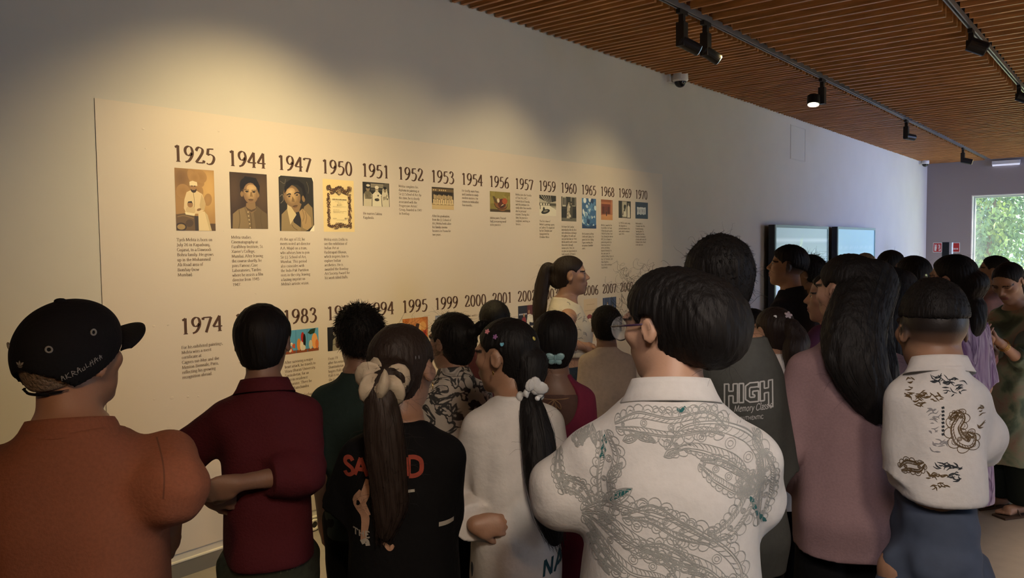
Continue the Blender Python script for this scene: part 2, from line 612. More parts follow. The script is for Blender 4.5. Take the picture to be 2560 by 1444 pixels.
def hand_mesh(wrist, f, n, side, curl=0.5, size=0.18, spread=0.10, step=0.0035, fore=None):
    """a palm, four jointed fingers of unequal length and a thumb; f along the fingers, n out of the palm"""
    f = np.asarray(f, float); f /= np.linalg.norm(f)
    n = np.asarray(n, float); n -= f * n.dot(f); n /= np.linalg.norm(n)
    s = np.cross(f, n) * side         # towards the thumb
    k = size / 0.18
    w = np.asarray(wrist, float)
    lo = w - 0.15 * k; hi = w + 0.15 * k
    c = w + f * 0.07 * k
    lo = c - 0.125 * k; hi = c + 0.125 * k
    G = Field(*[axis(lo[i], hi[i], [], step, step) for i in range(3)])
    R = np.stack([s, f, n], 1)
    if fore is not None:
        G.cone(w + np.asarray(fore) * 0.045, w, 0.0272 * k, 0.0245 * k, 0.0)
        G.cone(w, w + f * 0.02 * k, 0.0245 * k, 0.024 * k, 0.01, flat=(n, 1.2))
    G.ell(w + f * 0.048 * k, (0.040 * k, 0.050 * k, 0.0155 * k), 0.02, R=R)
    G.ell(w + f * 0.030 * k + s * 0.018 * k + n * 0.006 * k, (0.02 * k, 0.032 * k, 0.016 * k), 0.012, R=R)
    for i, (L, x) in enumerate(((0.072, 0.0285), (0.080, 0.0095), (0.075, -0.0095), (0.058, -0.027))):
        p = w + f * (0.085 - 0.006 * abs(x - 0.005) / 0.02) * k + s * x * k
        ang = 0.15 + curl * (0.75 + 0.08 * i)
        d0 = f + s * x * spread * 10
        d0 /= np.linalg.norm(d0)
        r = 0.0092 * k if i < 3 else 0.0080 * k
        for j, frac in enumerate((0.44, 0.31, 0.25)):
            d = d0 * math.cos(ang) + n * math.sin(ang)
            q = p + d * L * frac * k
            G.cone(p, q, r, r * 0.9, 0.006 if j == 0 else 0.003, m=0.03)
            p = q; r *= 0.9
            ang += curl * (1.05 if j == 0 else 0.8)
    p = w + f * 0.025 * k + s * 0.028 * k
    d = f * 0.62 + s * (0.75 - 0.4 * curl) + n * (0.25 + 0.35 * curl)
    d /= np.linalg.norm(d)
    q = p + d * 0.042 * k
    G.cone(p, q, 0.0125 * k, 0.0105 * k, 0.012, m=0.03)
    d = d * 0.8 + f * 0.35 + n * curl * 0.4
    d /= np.linalg.norm(d)
    G.cone(q, q + d * 0.032 * k, 0.0105 * k, 0.008 * k, 0.004, m=0.03)
    return G.mesh()


class Person:
    """a standing figure; +Y is where the body faces, origin on the floor below the pelvis"""
    def __init__(P, label, px, py, dep, rel=0, head=(0, 0, 0), hd=None, wid=1.0, deep=1.0, skin=(0.27, 0.15, 0.095), fine=0.005,
                 hoff=(0, 0), female=False, name='person', half=None, neck=None, shz=0.782, drop=0.0):
        top = at(px, py, dep)
        P.px, P.py, P.dep, P.rel = px, py, dep, rel
        view = math.degrees(YAW) + math.degrees(math.atan((px - 1280) / F_PX))
        P.heading = math.radians(view + rel)
        P.H = top[2] + drop
        P.hd = hd or P.H / 7.0
        P.deep, P.skin, P.fine, P.female = deep, np.array(skin), fine, female
        P.neck, P.shz = neck, shz
        P.half = half or 0.155 * P.H * wid
        P.wid = P.half / (0.150 * P.H)
        c, s = math.cos(-P.heading), math.sin(-P.heading)
        P.Rw = np.array([[c, -s, 0], [s, c, 0], [0, 0, 1]])       # local -> world
        hx, hy = hoff
        P.Rh = rotm(head[0] - rel, head[1], head[2])
        P.hc = np.array([hx, 0.012 * P.H + hy, P.H - drop - P.hd * 0.5])
        crown = P.hc + P.Rh @ np.array([0, -0.05, 0.5]) * P.hd
        org = top - P.Rw @ np.array([crown[0], crown[1], 0])
        P.org = np.array([org[0], org[1], 0.0])
        P.root = thing(name, P.org, label, 'person', rz=-P.heading)
        P.prof_body = None
        P.hands = []
        P.arm = {}

    def loc(P, px, py, dd=0.0):
        """body coordinates of a photo point, dd metres behind the plane of the head"""
        return P.Rw.T @ (at(px, py, P.dep + dd) - P.org)

    def h(P, x, y, z):
        """point given in head heights from the head's centre"""
        return P.hc + P.Rh @ np.array([x, y, z]) * P.hd

    # ---- body
    def shoulder(P, s):
        return np.array([s * (P.half - 0.026 * P.H - 0.014), -0.006 * P.H, P.shz * P.H])

    def profile(P, o=0.0, loose=0.0):
        H, w, d = P.H, P.wid, P.deep
        chest = 0.100
        rows = [(0.455, 0.088, 0.062, -0.004), (0.51, 0.104 if P.female else 0.098, 0.075, -0.012), (0.56, 0.094, 0.066, -0.004), (0.62, 0.080 if P.female else 0.086, 0.060, 0.0),
                (0.70, 0.094, 0.068, 0.004), (0.735, chest, 0.069, 0.004), (0.770, 0.100, 0.060, -0.002), (0.793, 0.096, 0.051, -0.008), (0.812, 0.084, 0.046, -0.010), (0.826, 0.066, 0.042, -0.010), (0.838, 0.048, 0.039, -0.009), (0.852, 0.038, 0.036, -0.008)]
        return [(z * H, a * H * w + o, b * H * d + o, y * H, 0.0) for z, a, b, y in rows]

    def arms(P, left, right, rad=1.0):
        for s, spec in ((-1, left), (1, right)):
            H = P.H
            sh = P.shoulder(s)
            if spec == 'down':
                el = sh + np.array([s * 0.010 * H, -0.022 * H, -0.168 * H]); wr = el + np.array([s * 0.004 * H, 0.045 * H, -0.138 * H]); f = (0, 0.25, -1); n = (-s, 0, 0); cu = 0.35
            elif spec == 'front':
                el = sh + np.array([s * 0.015 * H, -0.015 * H, -0.165 * H]); wr = np.array([s * 0.045 * H, 0.125 * H, 0.585 * H]); f = (-s, 0.35, -0.15); n = (-s * 0.2, -1, 0.2); cu = 0.7
            elif spec == 'cross':
                el = sh + np.array([s * 0.045 * H, 0.03 * H, -0.17 * H]); wr = np.array([-s * 0.03 * H, 0.12 * H, 0.68 * H]); f = (-s, 0.1, 0.1); n = (0, -1, 0); cu = 0.4
            elif spec == 'back':
                el = sh + np.array([s * 0.055 * H, -0.065 * H, -0.165 * H]); wr = np.array([s * 0.02 * H, -0.105 * H, 0.575 * H]); f = (-s, -0.1, -0.3); n = (0, 1, 0); cu = 0.6
            else:
                el, wr, f, n, cu = spec
            P.arm[s] = dict(sh=sh, el=np.asarray(el, float), wr=np.asarray(wr, float), f=f, n=n, curl=cu, rad=rad)
        return P

    def body(P, ears=True, lips=(0.20, 0.075, 0.065), brow=True, feet=True, stub=None, smile=0.0, lids=False, hstep=0.0045, toes=False):
        H, hd, w = P.H, P.hd, P.wid
        df = P.fine
        pts = [P.hc - 0.62 * hd, P.hc + 0.62 * hd]
        ar = [a[k] for a in P.arm.values() for k in ('sh', 'el', 'wr')]
        A = np.array(ar + pts)
        lo, hi = A.min(0) - 0.06, A.max(0) + 0.06
        lo[2] = -0.01
        fz = [(P.hc[2] - 0.6 * hd, P.hc[2] + 0.55 * hd)]
        G = Field(axis(min(lo[0], -0.2), max(hi[0], 0.2), [(P.hc[0] - 0.47 * hd, P.hc[0] + 0.47 * hd)], df, 0.011),
                  axis(min(lo[1], -0.18), max(hi[1], 0.22), [(P.hc[1] - 0.58 * hd, P.hc[1] + 0.62 * hd)], df, 0.011), axis(lo[2], hi[2], fz, df, 0.011))
        G.torso(P.profile())
        for s in (-1, 1):
            hx = s * 0.052 * H
            lw = min(max(P.wid, 0.76), 1.0)
            G.cone((hx, -0.006 * H, 0.49 * H), (hx, 0.004 * H, 0.28 * H), 0.052 * H * lw, 0.033 * H * lw, 0.02)
            G.cone((hx, 0.004 * H, 0.28 * H), (hx, -0.012 * H, 0.045 * H), 0.033 * H * lw, 0.021 * H, 0.02)
            if feet and not toes:
                G.cone((hx, -0.02 * H, 0.024 * H), (hx * 1.25, 0.09 * H, 0.016 * H), 0.022 * H, 0.018 * H, 0.02)
            a = P.arm[s]
            r = a['rad']
            G.cone(a['sh'], a['el'], 0.026 * H * r, 0.0215 * H * r, 0.04)
            m = a['el'] + (a['wr'] - a['el']) * 0.3
            G.cone(a['el'], m, 0.0215 * H * r, 0.0215 * H * r, 0.01)
            G.cone(m, a['wr'], 0.0215 * H * r, 0.0138 * H * min(r, 1.0), 0.01)
        nr = (P.neck or (0.215 if not P.female else 0.205)) * hd
        G.cone((0, -0.012 * H, 0.815 * H), P.h(0, -0.10, -0.16), nr * 1.12, nr * 0.98, 0.035)
        P.head_into(G, ears, lids)
        V, Q = G.mesh()
        V = relax(V, Q, 1, 0.4)
        n0 = len(V)
        Vs, Qs = [V], [Q]
        for s in (-1, 1):
            a = P.arm[s]
            fo = a['el'] - a['wr']; fo /= np.linalg.norm(fo)
            v, q = hand_mesh(a['wr'], a['f'], a['n'], s, a['curl'], 0.108 * H, fore=fo, step=hstep)
            Qs.append(q + sum(len(x) for x in Vs)); Vs.append(v)
        for s in ((-1, 1) if toes else ()):
            hx = s * 0.052 * H
            g = Field(axis(hx - 0.09, hx + 0.09, [], 0.004, 0.004), axis(-0.08, 0.20, [], 0.004, 0.004), axis(0.0, 0.14, [], 0.004, 0.004))
            g.cone((hx, -0.012 * H, 0.085 * H), (hx, -0.016 * H, 0.03 * H), 0.022 * H, 0.021 * H, 0.02)
            g.cone((hx, -0.02 * H, 0.030 * H), (hx + s * 0.004, 0.075 * H, 0.024 * H), 0.021 * H, 0.021 * H, 0.02)
            for i in range(5):
                x = hx + s * (-0.018 + 0.0095 * i) * H
                y = (0.112 - 0.006 * i - (0.004 if i == 0 else 0)) * H
                r = (0.0085 if i == 0 else 0.0062) * H
                g.cone((x * 0.9 + hx * 0.1, 0.075 * H, 0.020 * H), (x, y, 0.0165 * H), r * 1.1, r, 0.006)
            v, q = g.mesh()
            Qs.append(q + sum(len(x) for x in Vs)); Vs.append(v)
        V = np.concatenate(Vs); Q = np.concatenate(Qs)
        C = np.tile(P.skin, (len(V), 1))
        L = (V - P.hc) @ P.Rh / hd
        if lips is not None:
            mk = (np.abs(L[:, 0]) < 0.115) & (L[:, 2] < -0.185) & (L[:, 2] > -0.285) & (L[:, 1] > 0.30)
            C[mk] = lips
        if brow:
            zb = 0.125 - 0.9 * (np.abs(L[:, 0]) - 0.16) ** 2 * 2
            mk = (np.abs(L[:, 0]) > 0.05) & (np.abs(L[:, 0]) < 0.27) & (np.abs(L[:, 2] - zb) < 0.021) & (L[:, 1] > 0.2)
            C[mk] = np.array((0.02, 0.013, 0.01))
            mk = (np.abs(L[:, 0]) > 0.075) & (np.abs(L[:, 0]) < 0.225) & (np.abs(L[:, 2] - 0.066) < 0.011) & (L[:, 1] > 0.2)
            C[mk] = np.array((0.02, 0.013, 0.01))
        if stub is not None:       # cropped hair on the skin of the skull
            t = np.clip(stub(L), 0, 1)[:, None]
            C = C * (1 - t) + np.array((0.009, 0.007, 0.006)) * t
        o = link('body', npmesh('body', V, Q, col=C), P.root, M['skin'], True)
        P.body_o = o
        return o

    def head_into(P, G, ears=True, lids=False):
        hd, R = P.hd, P.Rh
        def E(c, r, k=0.05, op='u', R2=None):
            G.ell(P.h(*c), np.array(r) * hd, k * hd, op, R if R2 is None else R @ R2)
        def Cn(a, b, ra, rb, k=0.05, op='u'):
            G.cone(P.h(*a), P.h(*b), ra * hd, rb * hd, k * hd, op)
        E((0, -0.055, 0.13), (0.335, 0.415, 0.37), 0.02)
        E((0, 0.10, -0.14), (0.265, 0.285, 0.30), 0.14)
        E((0, 0.13, -0.30), (0.19, 0.225, 0.17), 0.12)
        E((0, 0.285, -0.415), (0.095, 0.075, 0.07), 0.09)
        for s in (-1, 1):
            E((s * 0.205, 0.235, -0.045), (0.10, 0.09, 0.08), 0.10)         # cheek bone
            E((s * 0.16, 0.305, 0.125), (0.11, 0.055, 0.04), 0.07)          # brow
            E((s * 0.15, 0.375, 0.045), (0.085, 0.062, 0.055), 0.06, 's')    # socket
            E((s * 0.15, 0.280, 0.042), (0.084, 0.080, 0.076), 0.015)      # lids, slit open for the eye
            if not lids:
                E((s * 0.152, 0.36, 0.040), (0.058, 0.07, 0.021), 0.008, 's')
        Cn((0, 0.335, 0.09), (0, 0.455, -0.075), 0.028, 0.046, 0.05)
        for s in (-1, 1):
            E((s * 0.052, 0.405, -0.095), (0.042, 0.05, 0.036), 0.03)
        E((0, 0.345, -0.215), (0.12, 0.07, 0.085), 0.06)
        E((0, 0.395, -0.212), (0.092, 0.034, 0.022), 0.018)
        E((0, 0.387, -0.258), (0.078, 0.036, 0.025), 0.018)
        E((0, 0.44, -0.235), (0.11, 0.05, 0.006), 0.012, 's')
        if ears:
            for s in (-1, 1):
                R2 = rotm(0, -8, 0) @ rotm(s * 22, 0, 0)
                E((s * 0.352, -0.06, -0.005), (0.033, 0.078, 0.120), 0.03, R2=R2)
                E((s * 0.392, -0.035, 0.01), (0.03, 0.044, 0.075), 0.02, 's', R2=R2)

    def eyes(P, look=(0, 0)):
        for s in (-1, 1):
            mb = MB()
            R = P.Rh
            c = P.h(s * 0.15, 0.280, 0.042)
            r = 0.071 * P.hd
            mb.ball(c, r, 14, 0)
            d = R @ np.array([look[0], 1.0, look[1]]); d /= np.linalg.norm(d)
            mb.ball(c + d * r * 0.72, r * 0.46, 10, 1)
            mb.build('eye', [M['eye_white'], M['iris']], P.root, True)
        return P

    # ---- clothes
    def garment(P, name, m, hem, offs=0.012, loose=0.0, sleeve=None, sl_r=0.016, sl_flare=0.008, neck=None, collar=None, step=0.008, wr=0.004, wf=38, seed=1,
                flare=0.0, hips=False, cuffs=None, prof=None, extra=None, sub=None, nz=0.838, ny=0.0, rel=1, ntilt=0.35, folds=()):
        """upper garment: one skin over torso and sleeves, cut open at neck, cuffs and hem.
        sleeve: (t_left, t_right) length along the arm, 0..1 upper arm, 1..2 forearm"""
        H = P.H
        base = prof or P.profile(offs)
        rows = []
        ch = max(r[1] for r in base)
        for z, a, b, y, x in base:
            if z < 0.74 * H:
                k = loose
                t = (0.74 * H - z) / (0.30 * H)
                a = a * (1 - k) + k * (ch * (1.0 + flare * t)); b = b * (1 - k) + k * (0.078 * H * P.deep + offs) * (1.0 + flare * t)
            rows.append((z, a, b, y, x))
        z0 = min(r[0] for r in rows)
        if hem < z0:
            r0 = min(rows)
            t = (0.74 * H - hem) / (0.30 * H)
            rows.append((hem, r0[1] * (1 + 0.10 * flare * (z0 - hem) / 0.1), r0[2] * (1 + 0.10 * flare * (z0 - hem) / 0.1), r0[3], r0[4]))
        A = [a[k] for a in P.arm.values() for k in ('sh', 'el', 'wr')]
        A = np.array(A)
        mx = max(r[1] for r in rows) + 0.05
        my = max(r[2] for r in rows) + 0.06
        lo, hi = A.min(0) - 0.10, A.max(0) + 0.10
        G = Field(axis(min(lo[0], -mx), max(hi[0], mx), [], step, step), axis(min(lo[1], -my), max(hi[1], my), [], step, step), axis(hem - 0.03, 0.93 * H, [], step, step))
        G.torso(rows)
        for s in (-1, 1):
            a = P.arm[s]
            t = (sleeve or (0, 0))[0 if s < 0 else 1]
            r = a['rad'] * (1.0)
            if t <= 0:
                if sleeve is None:
                    continue
                continue
            sh, el, wrp = a['sh'], a['el'], a['wr']
            d1 = (el - sh) / np.linalg.norm(el - sh)
            if t <= 1:
                e = sh + (el - sh) * t
                G.cone(sh, e + d1 * 0.03, 0.026 * H * r + sl_r * 0.6, 0.023 * H * r + sl_r + sl_flare, 0.045, cut=[(e, d1)])
            else:
                d2 = (wrp - el) / np.linalg.norm(wrp - el)
                e = el + (wrp - el) * (t - 1)
                G.cone(sh, el, 0.026 * H * r + sl_r * 0.6, 0.022 * H * r + sl_r + sl_flare * 0.5, 0.045)
                G.cone(el, e + d2 * 0.03, 0.022 * H * r + sl_r + sl_flare * 0.5, 0.017 * H * r + sl_r * 0.7 + sl_flare, 0.02, cut=[(e, d2)])
        G.plane((0, ny, nz * H), (0, ntilt, 1))
        if extra:
            extra(G)
        if collar:
            P.collar_on(collar, m)
        G.plane((0, 0, hem), (0, 0, -1))
        V, Q = G.mesh()
        V = relax(V, Q, rel, 0.5)
        N = vnormals(V, Q)
        up = np.clip((0.80 * H - V[:, 2]) / (0.1 * H), 0.25, 1)
        dsp = wr * up * waves(V, seed, wf, 7, (1, 1, 0.55))
        # drag folds: long ridges running between two points
        for (p, q, rad_, amp, nf) in folds:
            p = np.asarray(p, float); q = np.asarray(q, float)
            ba = q - p
            t = np.clip((V - p) @ ba / ba.dot(ba), 0, 1)
            dv = V - (p + t[:, None] * ba)
            dist = np.linalg.norm(dv, axis=1)
            side = np.cross(ba / np.linalg.norm(ba), N)
            u = np.einsum('ij,ij->i', dv, side)
            dsp += amp * np.exp(-(dist / rad_) ** 2) * np.sin(u / rad_ * nf) * np.sin(np.pi * np.clip(t, 0.05, 0.95)) ** 0.5
        for s in (-1, 1):       # crumple near elbows
            e = P.arm[s]['el']
            w = np.exp(-(np.linalg.norm(V - e, axis=1) / (0.06 * H)) ** 2)
            dsp += w * wr * 1.1 * waves(V, seed + 5, wf * 2.2, 5)
        V = V + N * dsp[:, None]
        o = link(name, npmesh(name, V, Q), P.root, m, True)
        o['_'] = 0
        del o['_']
        P.mesh = getattr(P, 'mesh', {})
        P.mesh[name] = (V, Q)
        return o

    def collar_on(P, spec, m):
        """turned down collar: a stand round the neck and a fall with two points in front"""
        zc, rr, hh = spec
        H = P.H
        c0 = np.array([0, -0.010 * H, zc * H])
        n = 61
        th = np.linspace(-math.radians(164), math.radians(164), n)      # 0 is the back of the neck
        rows = []
        fr = np.abs(th) / math.radians(164)
        for (r, z) in ((0.99, -0.4), (0.95, 0.25), (0.955, 0.85), (0.985, 1.0), (1.03, 1.0), (1.10, 0.72), (1.20, 0.30), (1.34, -0.12), (1.33, -0.20), (1.16, 0.18), (1.05, 0.55)):
            low = -0.95 * fr ** 4 * (1 if z < 0.4 and r > 1.1 else 0)
            R = rr * (r + 0.015 * np.sin(th * 5 + r * 7) * (r > 1.15))
            rows.append(np.stack([c0[0] + R * np.sin(th) * 1.03, c0[1] - R * np.cos(th) * 0.95, c0[2] + hh * (z + low) + 0.42 * R * np.cos(th) * 0.55], 1))
        V = np.concatenate(rows)
        k = len(rows)
        F = [(a * n + i, a * n + i + 1, (a + 1) * n + i + 1, (a + 1) * n + i) for a in range(k - 1) for i in range(n - 1)]
        F += [((k - 1) * n + i, (k - 1) * n + i + 1, 2 * n + i + 1, 2 * n + i) for i in range(n - 1)]
        return link('collar', npmesh('collar', V, np.array(F)), P.root, m, True)

    def trousers(P, name, m, top=0.60, off=0.012, wide=1.0, bottom=0.035, wr=0.003, seed=3, step=0.011, stance=0.0):
        H = P.H
        G = Field(axis(-0.2 - 0.1 * H * P.wid, 0.2 + 0.1 * H * P.wid, [], step, step), axis(-0.17, 0.17, [], step, step), axis(0, top * H + 0.03, [], step, step))
        rows = [r for r in P.profile(off) if r[0] <= 0.63 * H]
        G.torso(rows, 0.03)
        for s in (-1, 1):
            hx = s * (0.054 * H * max(P.wid, 0.76) + stance)
            G.cone((hx, -0.008 * H, 0.49 * H), (hx, 0.004 * H, 0.28 * H), 0.060 * H * max(P.wid, 0.76) + off * 0.6, 0.040 * H * wide + off * 0.5, 0.02)
            G.cone((hx, 0.004 * H, 0.28 * H), (hx, -0.012 * H, bottom * H - 0.03), 0.040 * H * wide + off * 0.5, 0.033 * H * wide + off * 0.5, 0.01)
        G.plane((0, 0, top * H), (0, 0, 1)); G.plane((0, 0, bottom * H), (0, 0, -1))
        V, Q = G.mesh()
        V = relax(V, Q, 1, 0.5)
        N = vnormals(V, Q)
        V = V + N * (wr * waves(V, seed, 40, 6, (1, 1, 1.3)))[:, None]
        o = link(name, npmesh(name, V, Q), P.root, m, True)
        P.mesh = getattr(P, 'mesh', {})
        P.mesh[name] = (V, Q)
        return o

    def shoes(P, m=None):
        H = P.H
        for s in (-1, 1):
            G = Field(axis(-0.14 * H, 0.14 * H, [], 0.008, 0.008), axis(-0.09 * H, 0.17 * H, [], 0.008, 0.008), axis(-0.01, 0.09 * H, [], 0.008, 0.008))
            hx = s * 0.052 * H
            G.cone((hx, -0.02 * H, 0.030 * H), (hx * 1.25, 0.09 * H, 0.022 * H), 0.030 * H, 0.027 * H, 0.02)
            G.cone((hx, -0.016 * H, 0.03 * H), (hx, -0.013 * H, 0.065 * H), 0.029 * H, 0.027 * H, 0.02)
            G.plane((0, 0, 0.003), (0, 0, -1))
            V, Q = G.mesh()
            link('shoe', npmesh('shoe', relax(V, Q, 1), Q), P.root, m or M['shoe'], True)
        return P

    # ---- hair
    def hair(P, m=None, t=0.035, nape=-0.20, side=0.0, front=True, ear_cut=0.14, extra=None, step=0.006, streak=0.006, spikes=0, spike_len=0.02, spike_up=1.0, seed=5, chains=(), fly=0,
             back=0.0, top=0.0, lo=None, hi=None, name='hair', part=None, brow_z=0.34, curl=0.0, spike_dir=0.0, ribs=True, fr=0.0, tail_n=120, tail_r=0.0007):
        """scalp of hair cut round the face and ears; chains: (points, radii, flatness) in body coordinates for tails and long falls"""
        hd, R = P.hd, P.Rh
        pts = [P.hc - 0.75 * hd, P.hc + 0.75 * hd]
        for ch in chains:
            for p, r in zip(ch[0], ch[1]):
                pts += [np.asarray(p) - r * 1.6 - 0.01, np.asarray(p) + r * 1.6 + 0.01]
        pts = np.array(pts)
        a, b = pts.min(0), pts.max(0)
        G = Field(*[axis(a[i], b[i], [], step, step) for i in range(3)])
        G.ell(P.h(0, -0.06, 0.14 + top * 0.5), np.array((0.335 + t, 0.42 + t, 0.372 + t + top * 0.5)) * hd, 0.0, R=R)
        G.ell(P.h(0, -0.15 - back * 0.5, -0.05), np.array((0.255 + t * 0.8 + side, 0.285 + t * 0.8 + back * 0.5, 0.36 + t)) * hd, 0.08 * hd, R=R)
        # the face is left open, and the nape is cut
        sl, X, Y, Z = G.sub(a - 1, b + 1)
        X, Y, Z = X - P.hc[0], Y - P.hc[1], Z - P.hc[2]
        lx = (X * R[0, 0] + Y * R[1, 0] + Z * R[2, 0]) / hd; ly = (X * R[0, 1] + Y * R[1, 1] + Z * R[2, 1]) / hd; lz = (X * R[0, 2] + Y * R[1, 2] + Z * R[2, 2]) / hd
        yb = np.interp(lz, [-0.6, -0.22, -0.02, 0.12, 0.22, brow_z, brow_z + 0.03, 0.7], [-0.22, -0.14, 0.045, 0.13, 0.22 + fr, 0.33 + fr, 0.9, 0.9])
        d = np.maximum((ly - yb) * hd * 0.8, (nape + 0.7 * lx ** 2 * (nape < 0) - lz) * hd)
        if ear_cut:
            d = np.maximum(d, (ear_cut - np.sqrt((np.abs(lx) - 0.37) ** 2 + (ly + 0.02) ** 2 * 1.3 + (lz + 0.03) ** 2 * 0.75)) * hd)
        kk = 0.03 * hd
        A = G.F
        h = np.maximum(kk - np.abs(A - d), 0) / kk
        G.F = (np.maximum(A, d) + h * h * kk * 0.25).astype(np.float32)
        for e in (extra or []):
            c, r = e[0], e[1]
            G.ell(P.h(*c), np.array(r) * hd, (e[2] if len(e) > 2 else 0.06) * hd, R=R)
        sv = []
        r_ = np.random.default_rng(seed)
        for ch in chains:
            cp, cr = np.array(ch[0], float), np.array(ch[1], float)
            fl = ch[2] if len(ch) > 2 else None
            n = max(6, len(cp) * 4)
            cc = catmull(cp, n)
            rr = np.interp(np.linspace(0, len(cp) - 1, n), np.arange(len(cp)), cr)
            for i in range(n - 1):
                G.cone(cc[i], cc[i + 1], rr[i], rr[i + 1], 0.008, flat=fl, m=0.02 + rr[i] * 0.6)
            if tail_n:
                nn = tail_n
                m2 = 22
                ext = np.vstack([cp, cp[-1] + (cp[-1] - cp[-2]) * 0.25])
                er = np.append(cr, cr[-1] * 0.9)
                base = catmull(ext, m2)
                br = np.interp(np.linspace(0, len(ext) - 1, m2), np.arange(len(ext)), er)
                off = r_.normal(size=(nn, 1, 3)); off /= np.linalg.norm(off, axis=2, keepdims=True)
                if fl is not None:
                    nv = np.asarray(fl[0]); off = off - (1 - 1 / fl[1]) * (off @ nv)[..., None] * nv
                rad = br[None, :, None] * r_.uniform(0.9, 1.08, size=(nn, 1, 1))
                wob = np.stack([np.sin(np.linspace(0, 1, m2)[None] * r_.uniform(3, 9, (nn, 1)) + r_.uniform(0, 6, (nn, 1))) for _ in range(3)], 2) * 0.004
                S = base[None] + off * rad + wob * np.linspace(0.3, 1.8, m2)[None, :, None]
                L = r_.uniform(0.55, 1.0, nn)
                tt = np.linspace(0, 1, m2)
                S = np.stack([np.stack([np.interp(tt * l, tt, q[:, c]) for c in range(3)], 1) for q, l in zip(S, L)])
                sv.append(S)
        V, Q = G.mesh()
        N = vnormals(V, Q)
        L = (V - P.hc) @ R / hd
        if ribs:
            ang = np.arctan2(L[:, 0], -L[:, 1] - 0.1)
            ph = ang * 34 + 2.0 * np.sin(L[:, 2] * 9 + ang * 3) + 1.5 * waves(V, seed, 60, 4)
            V = V + N * (streak * hd * (np.sin(ph) * 0.6 + waves(V, seed + 1, 190, 5, (1, 1, 0.3)) * 0.7))[:, None]
        if spikes:
            out = (V - P.hc) @ R
            ok = np.nonzero((L[:, 2] > nape + 0.03) & (L[:, 1] < 0.45) & (np.linalg.norm(L, axis=1) > 0.36))[0]
            idx = r_.choice(ok, min(spikes, len(ok)), replace=True)
            p0, nn = V[idx], N[idx]
            m2 = 6
            down = np.array([0, 0, -1.0])
            fw = R @ np.array([0, 1.0, 0])
            tg = down * 0.8 - fw * 0.7 + fw * spike_dir + r_.normal(size=(len(idx), 3)) * 0.45
            tg = tg - nn * np.einsum('ij,ij->i', tg, nn)[:, None]
            tg /= np.linalg.norm(tg, axis=1, keepdims=True) + 1e-9
            bend = nn * r_.uniform(0.05, 0.55, (len(idx), 1)) * spike_up + tg
            ln = spike_len * r_.uniform(0.4, 1.2, (len(idx), 1))
            tt = np.linspace(0, 1, m2)[None, :, None]
            c2 = r_.normal(size=(len(idx), 1, 3))
            S = (p0 - nn * 0.003)[:, None] + (bend * ln)[:, None] * tt + c2 * (curl * 0.010) * tt * tt
            v, f = strands(S, 0.0011, 0.0003)
            Q = np.concatenate([Q, f + len(V)]); V = np.concatenate([V, v])
        for S in sv:
            v, f = strands(S, tail_r, tail_r * 0.5)
            Q = np.concatenate([Q, f + len(V)]); V = np.concatenate([V, v])
        if fly:
            ok = np.nonzero(np.linalg.norm(L, axis=1) > 0.3)[0]
            idx = r_.choice(ok, fly)
            m2 = 12
            S = np.zeros((fly, m2, 3))
            p = V[idx].copy(); d = N[idx] * 0.5 + r_.normal(size=(fly, 3)) * 0.8
            for j in range(m2):
                S[:, j] = p
                d = d / np.linalg.norm(d, axis=1, keepdims=True)
                p = p + d * 0.0055
                d = d + r_.normal(size=(fly, 3)) * 0.22 + np.array([0, 0, -0.10])
            v, f = strands(S, 0.00032, 0.00015)
            Q = np.concatenate([Q, f + len(V)]); V = np.concatenate([V, v])
        o = link(name, npmesh(name, V, Q), P.root, m or M['hair'], True)
        P.hair_o = o
        P.hair_t = t
        return o

    def scalp(P, ang, elev, lift=0.0):
        """point on the hair, ang degrees from the face round to the right, elev degrees up; also outward normal (body coords)"""
        a, e = math.radians(ang), math.radians(elev)
        d = np.array([math.sin(a) * math.cos(e), math.cos(a) * math.cos(e), math.sin(e)])
        r = np.array((0.335 + P.hair_t, 0.42 + P.hair_t, 0.372 + P.hair_t))
        q = 1 / np.sqrt(((d / r) ** 2).sum())
        p = np.array([0, -0.06, 0.14]) + d * (q + lift)
        return P.h(*p), P.Rh @ d

    # ---- prints on cloth
    def bvh(P, name):
        V, Q = P.mesh[name]
        return bvhtree.BVHTree.FromPolygons([tuple(v) for v in V], [tuple(int(i) for i in q) for q in Q])

    def print_on(P, parent, strips, m, ang=0.0, name='print', off=0.0012, label=None):
        """strips: lists of quads' corner rows [(left, right), ...] in (u, v); projected along the direction ang degrees off the body's facing and laid on the cloth"""
        bv = P.bvh(parent.name.split('.')[0])
        a = math.radians(ang)
        d = Vector((math.sin(a), math.cos(a), 0)); e = Vector((math.cos(a), -math.sin(a), 0))
        V = []; Fc = []; mi = []
        for st in strips:
            mid = 0
            if isinstance(st, tuple):
                st, mid = st
            last = None
            fine = [st[0]]
            for (l0, r0), (l1, r1) in zip(st[:-1], st[1:]):
                k = max(1, int(math.ceil(math.hypot(l1[0] - l0[0], l1[1] - l0[1]) / 0.009)))
                for q in range(1, k + 1):
                    t = q / k
                    fine.append(((l0[0] + (l1[0] - l0[0]) * t, l0[1] + (l1[1] - l0[1]) * t), (r0[0] + (r1[0] - r0[0]) * t, r0[1] + (r1[1] - r0[1]) * t)))
            for l, r in fine:
                row = []
                for u, v in (l, r):
                    o = e * u + Vector((0, 0, v)) - d * 0.7
                    hit = bv.ray_cast(o, d, 1.0)
                    row.append(None if hit[0] is None else hit[0] + (hit[1] if hit[1].dot(d) < 0 else -hit[1]) * off)
                if None in row:
                    last = None
                    continue
                i = len(V); V += [tuple(row[0]), tuple(row[1])]
                if last is not None and (Vector(V[last]) - row[0]).length < 0.03 and (Vector(V[last + 1]) - row[1]).length < 0.03:
                    Fc.append((last, last + 1, i + 1, i)); mi.append(mid)
                last = i
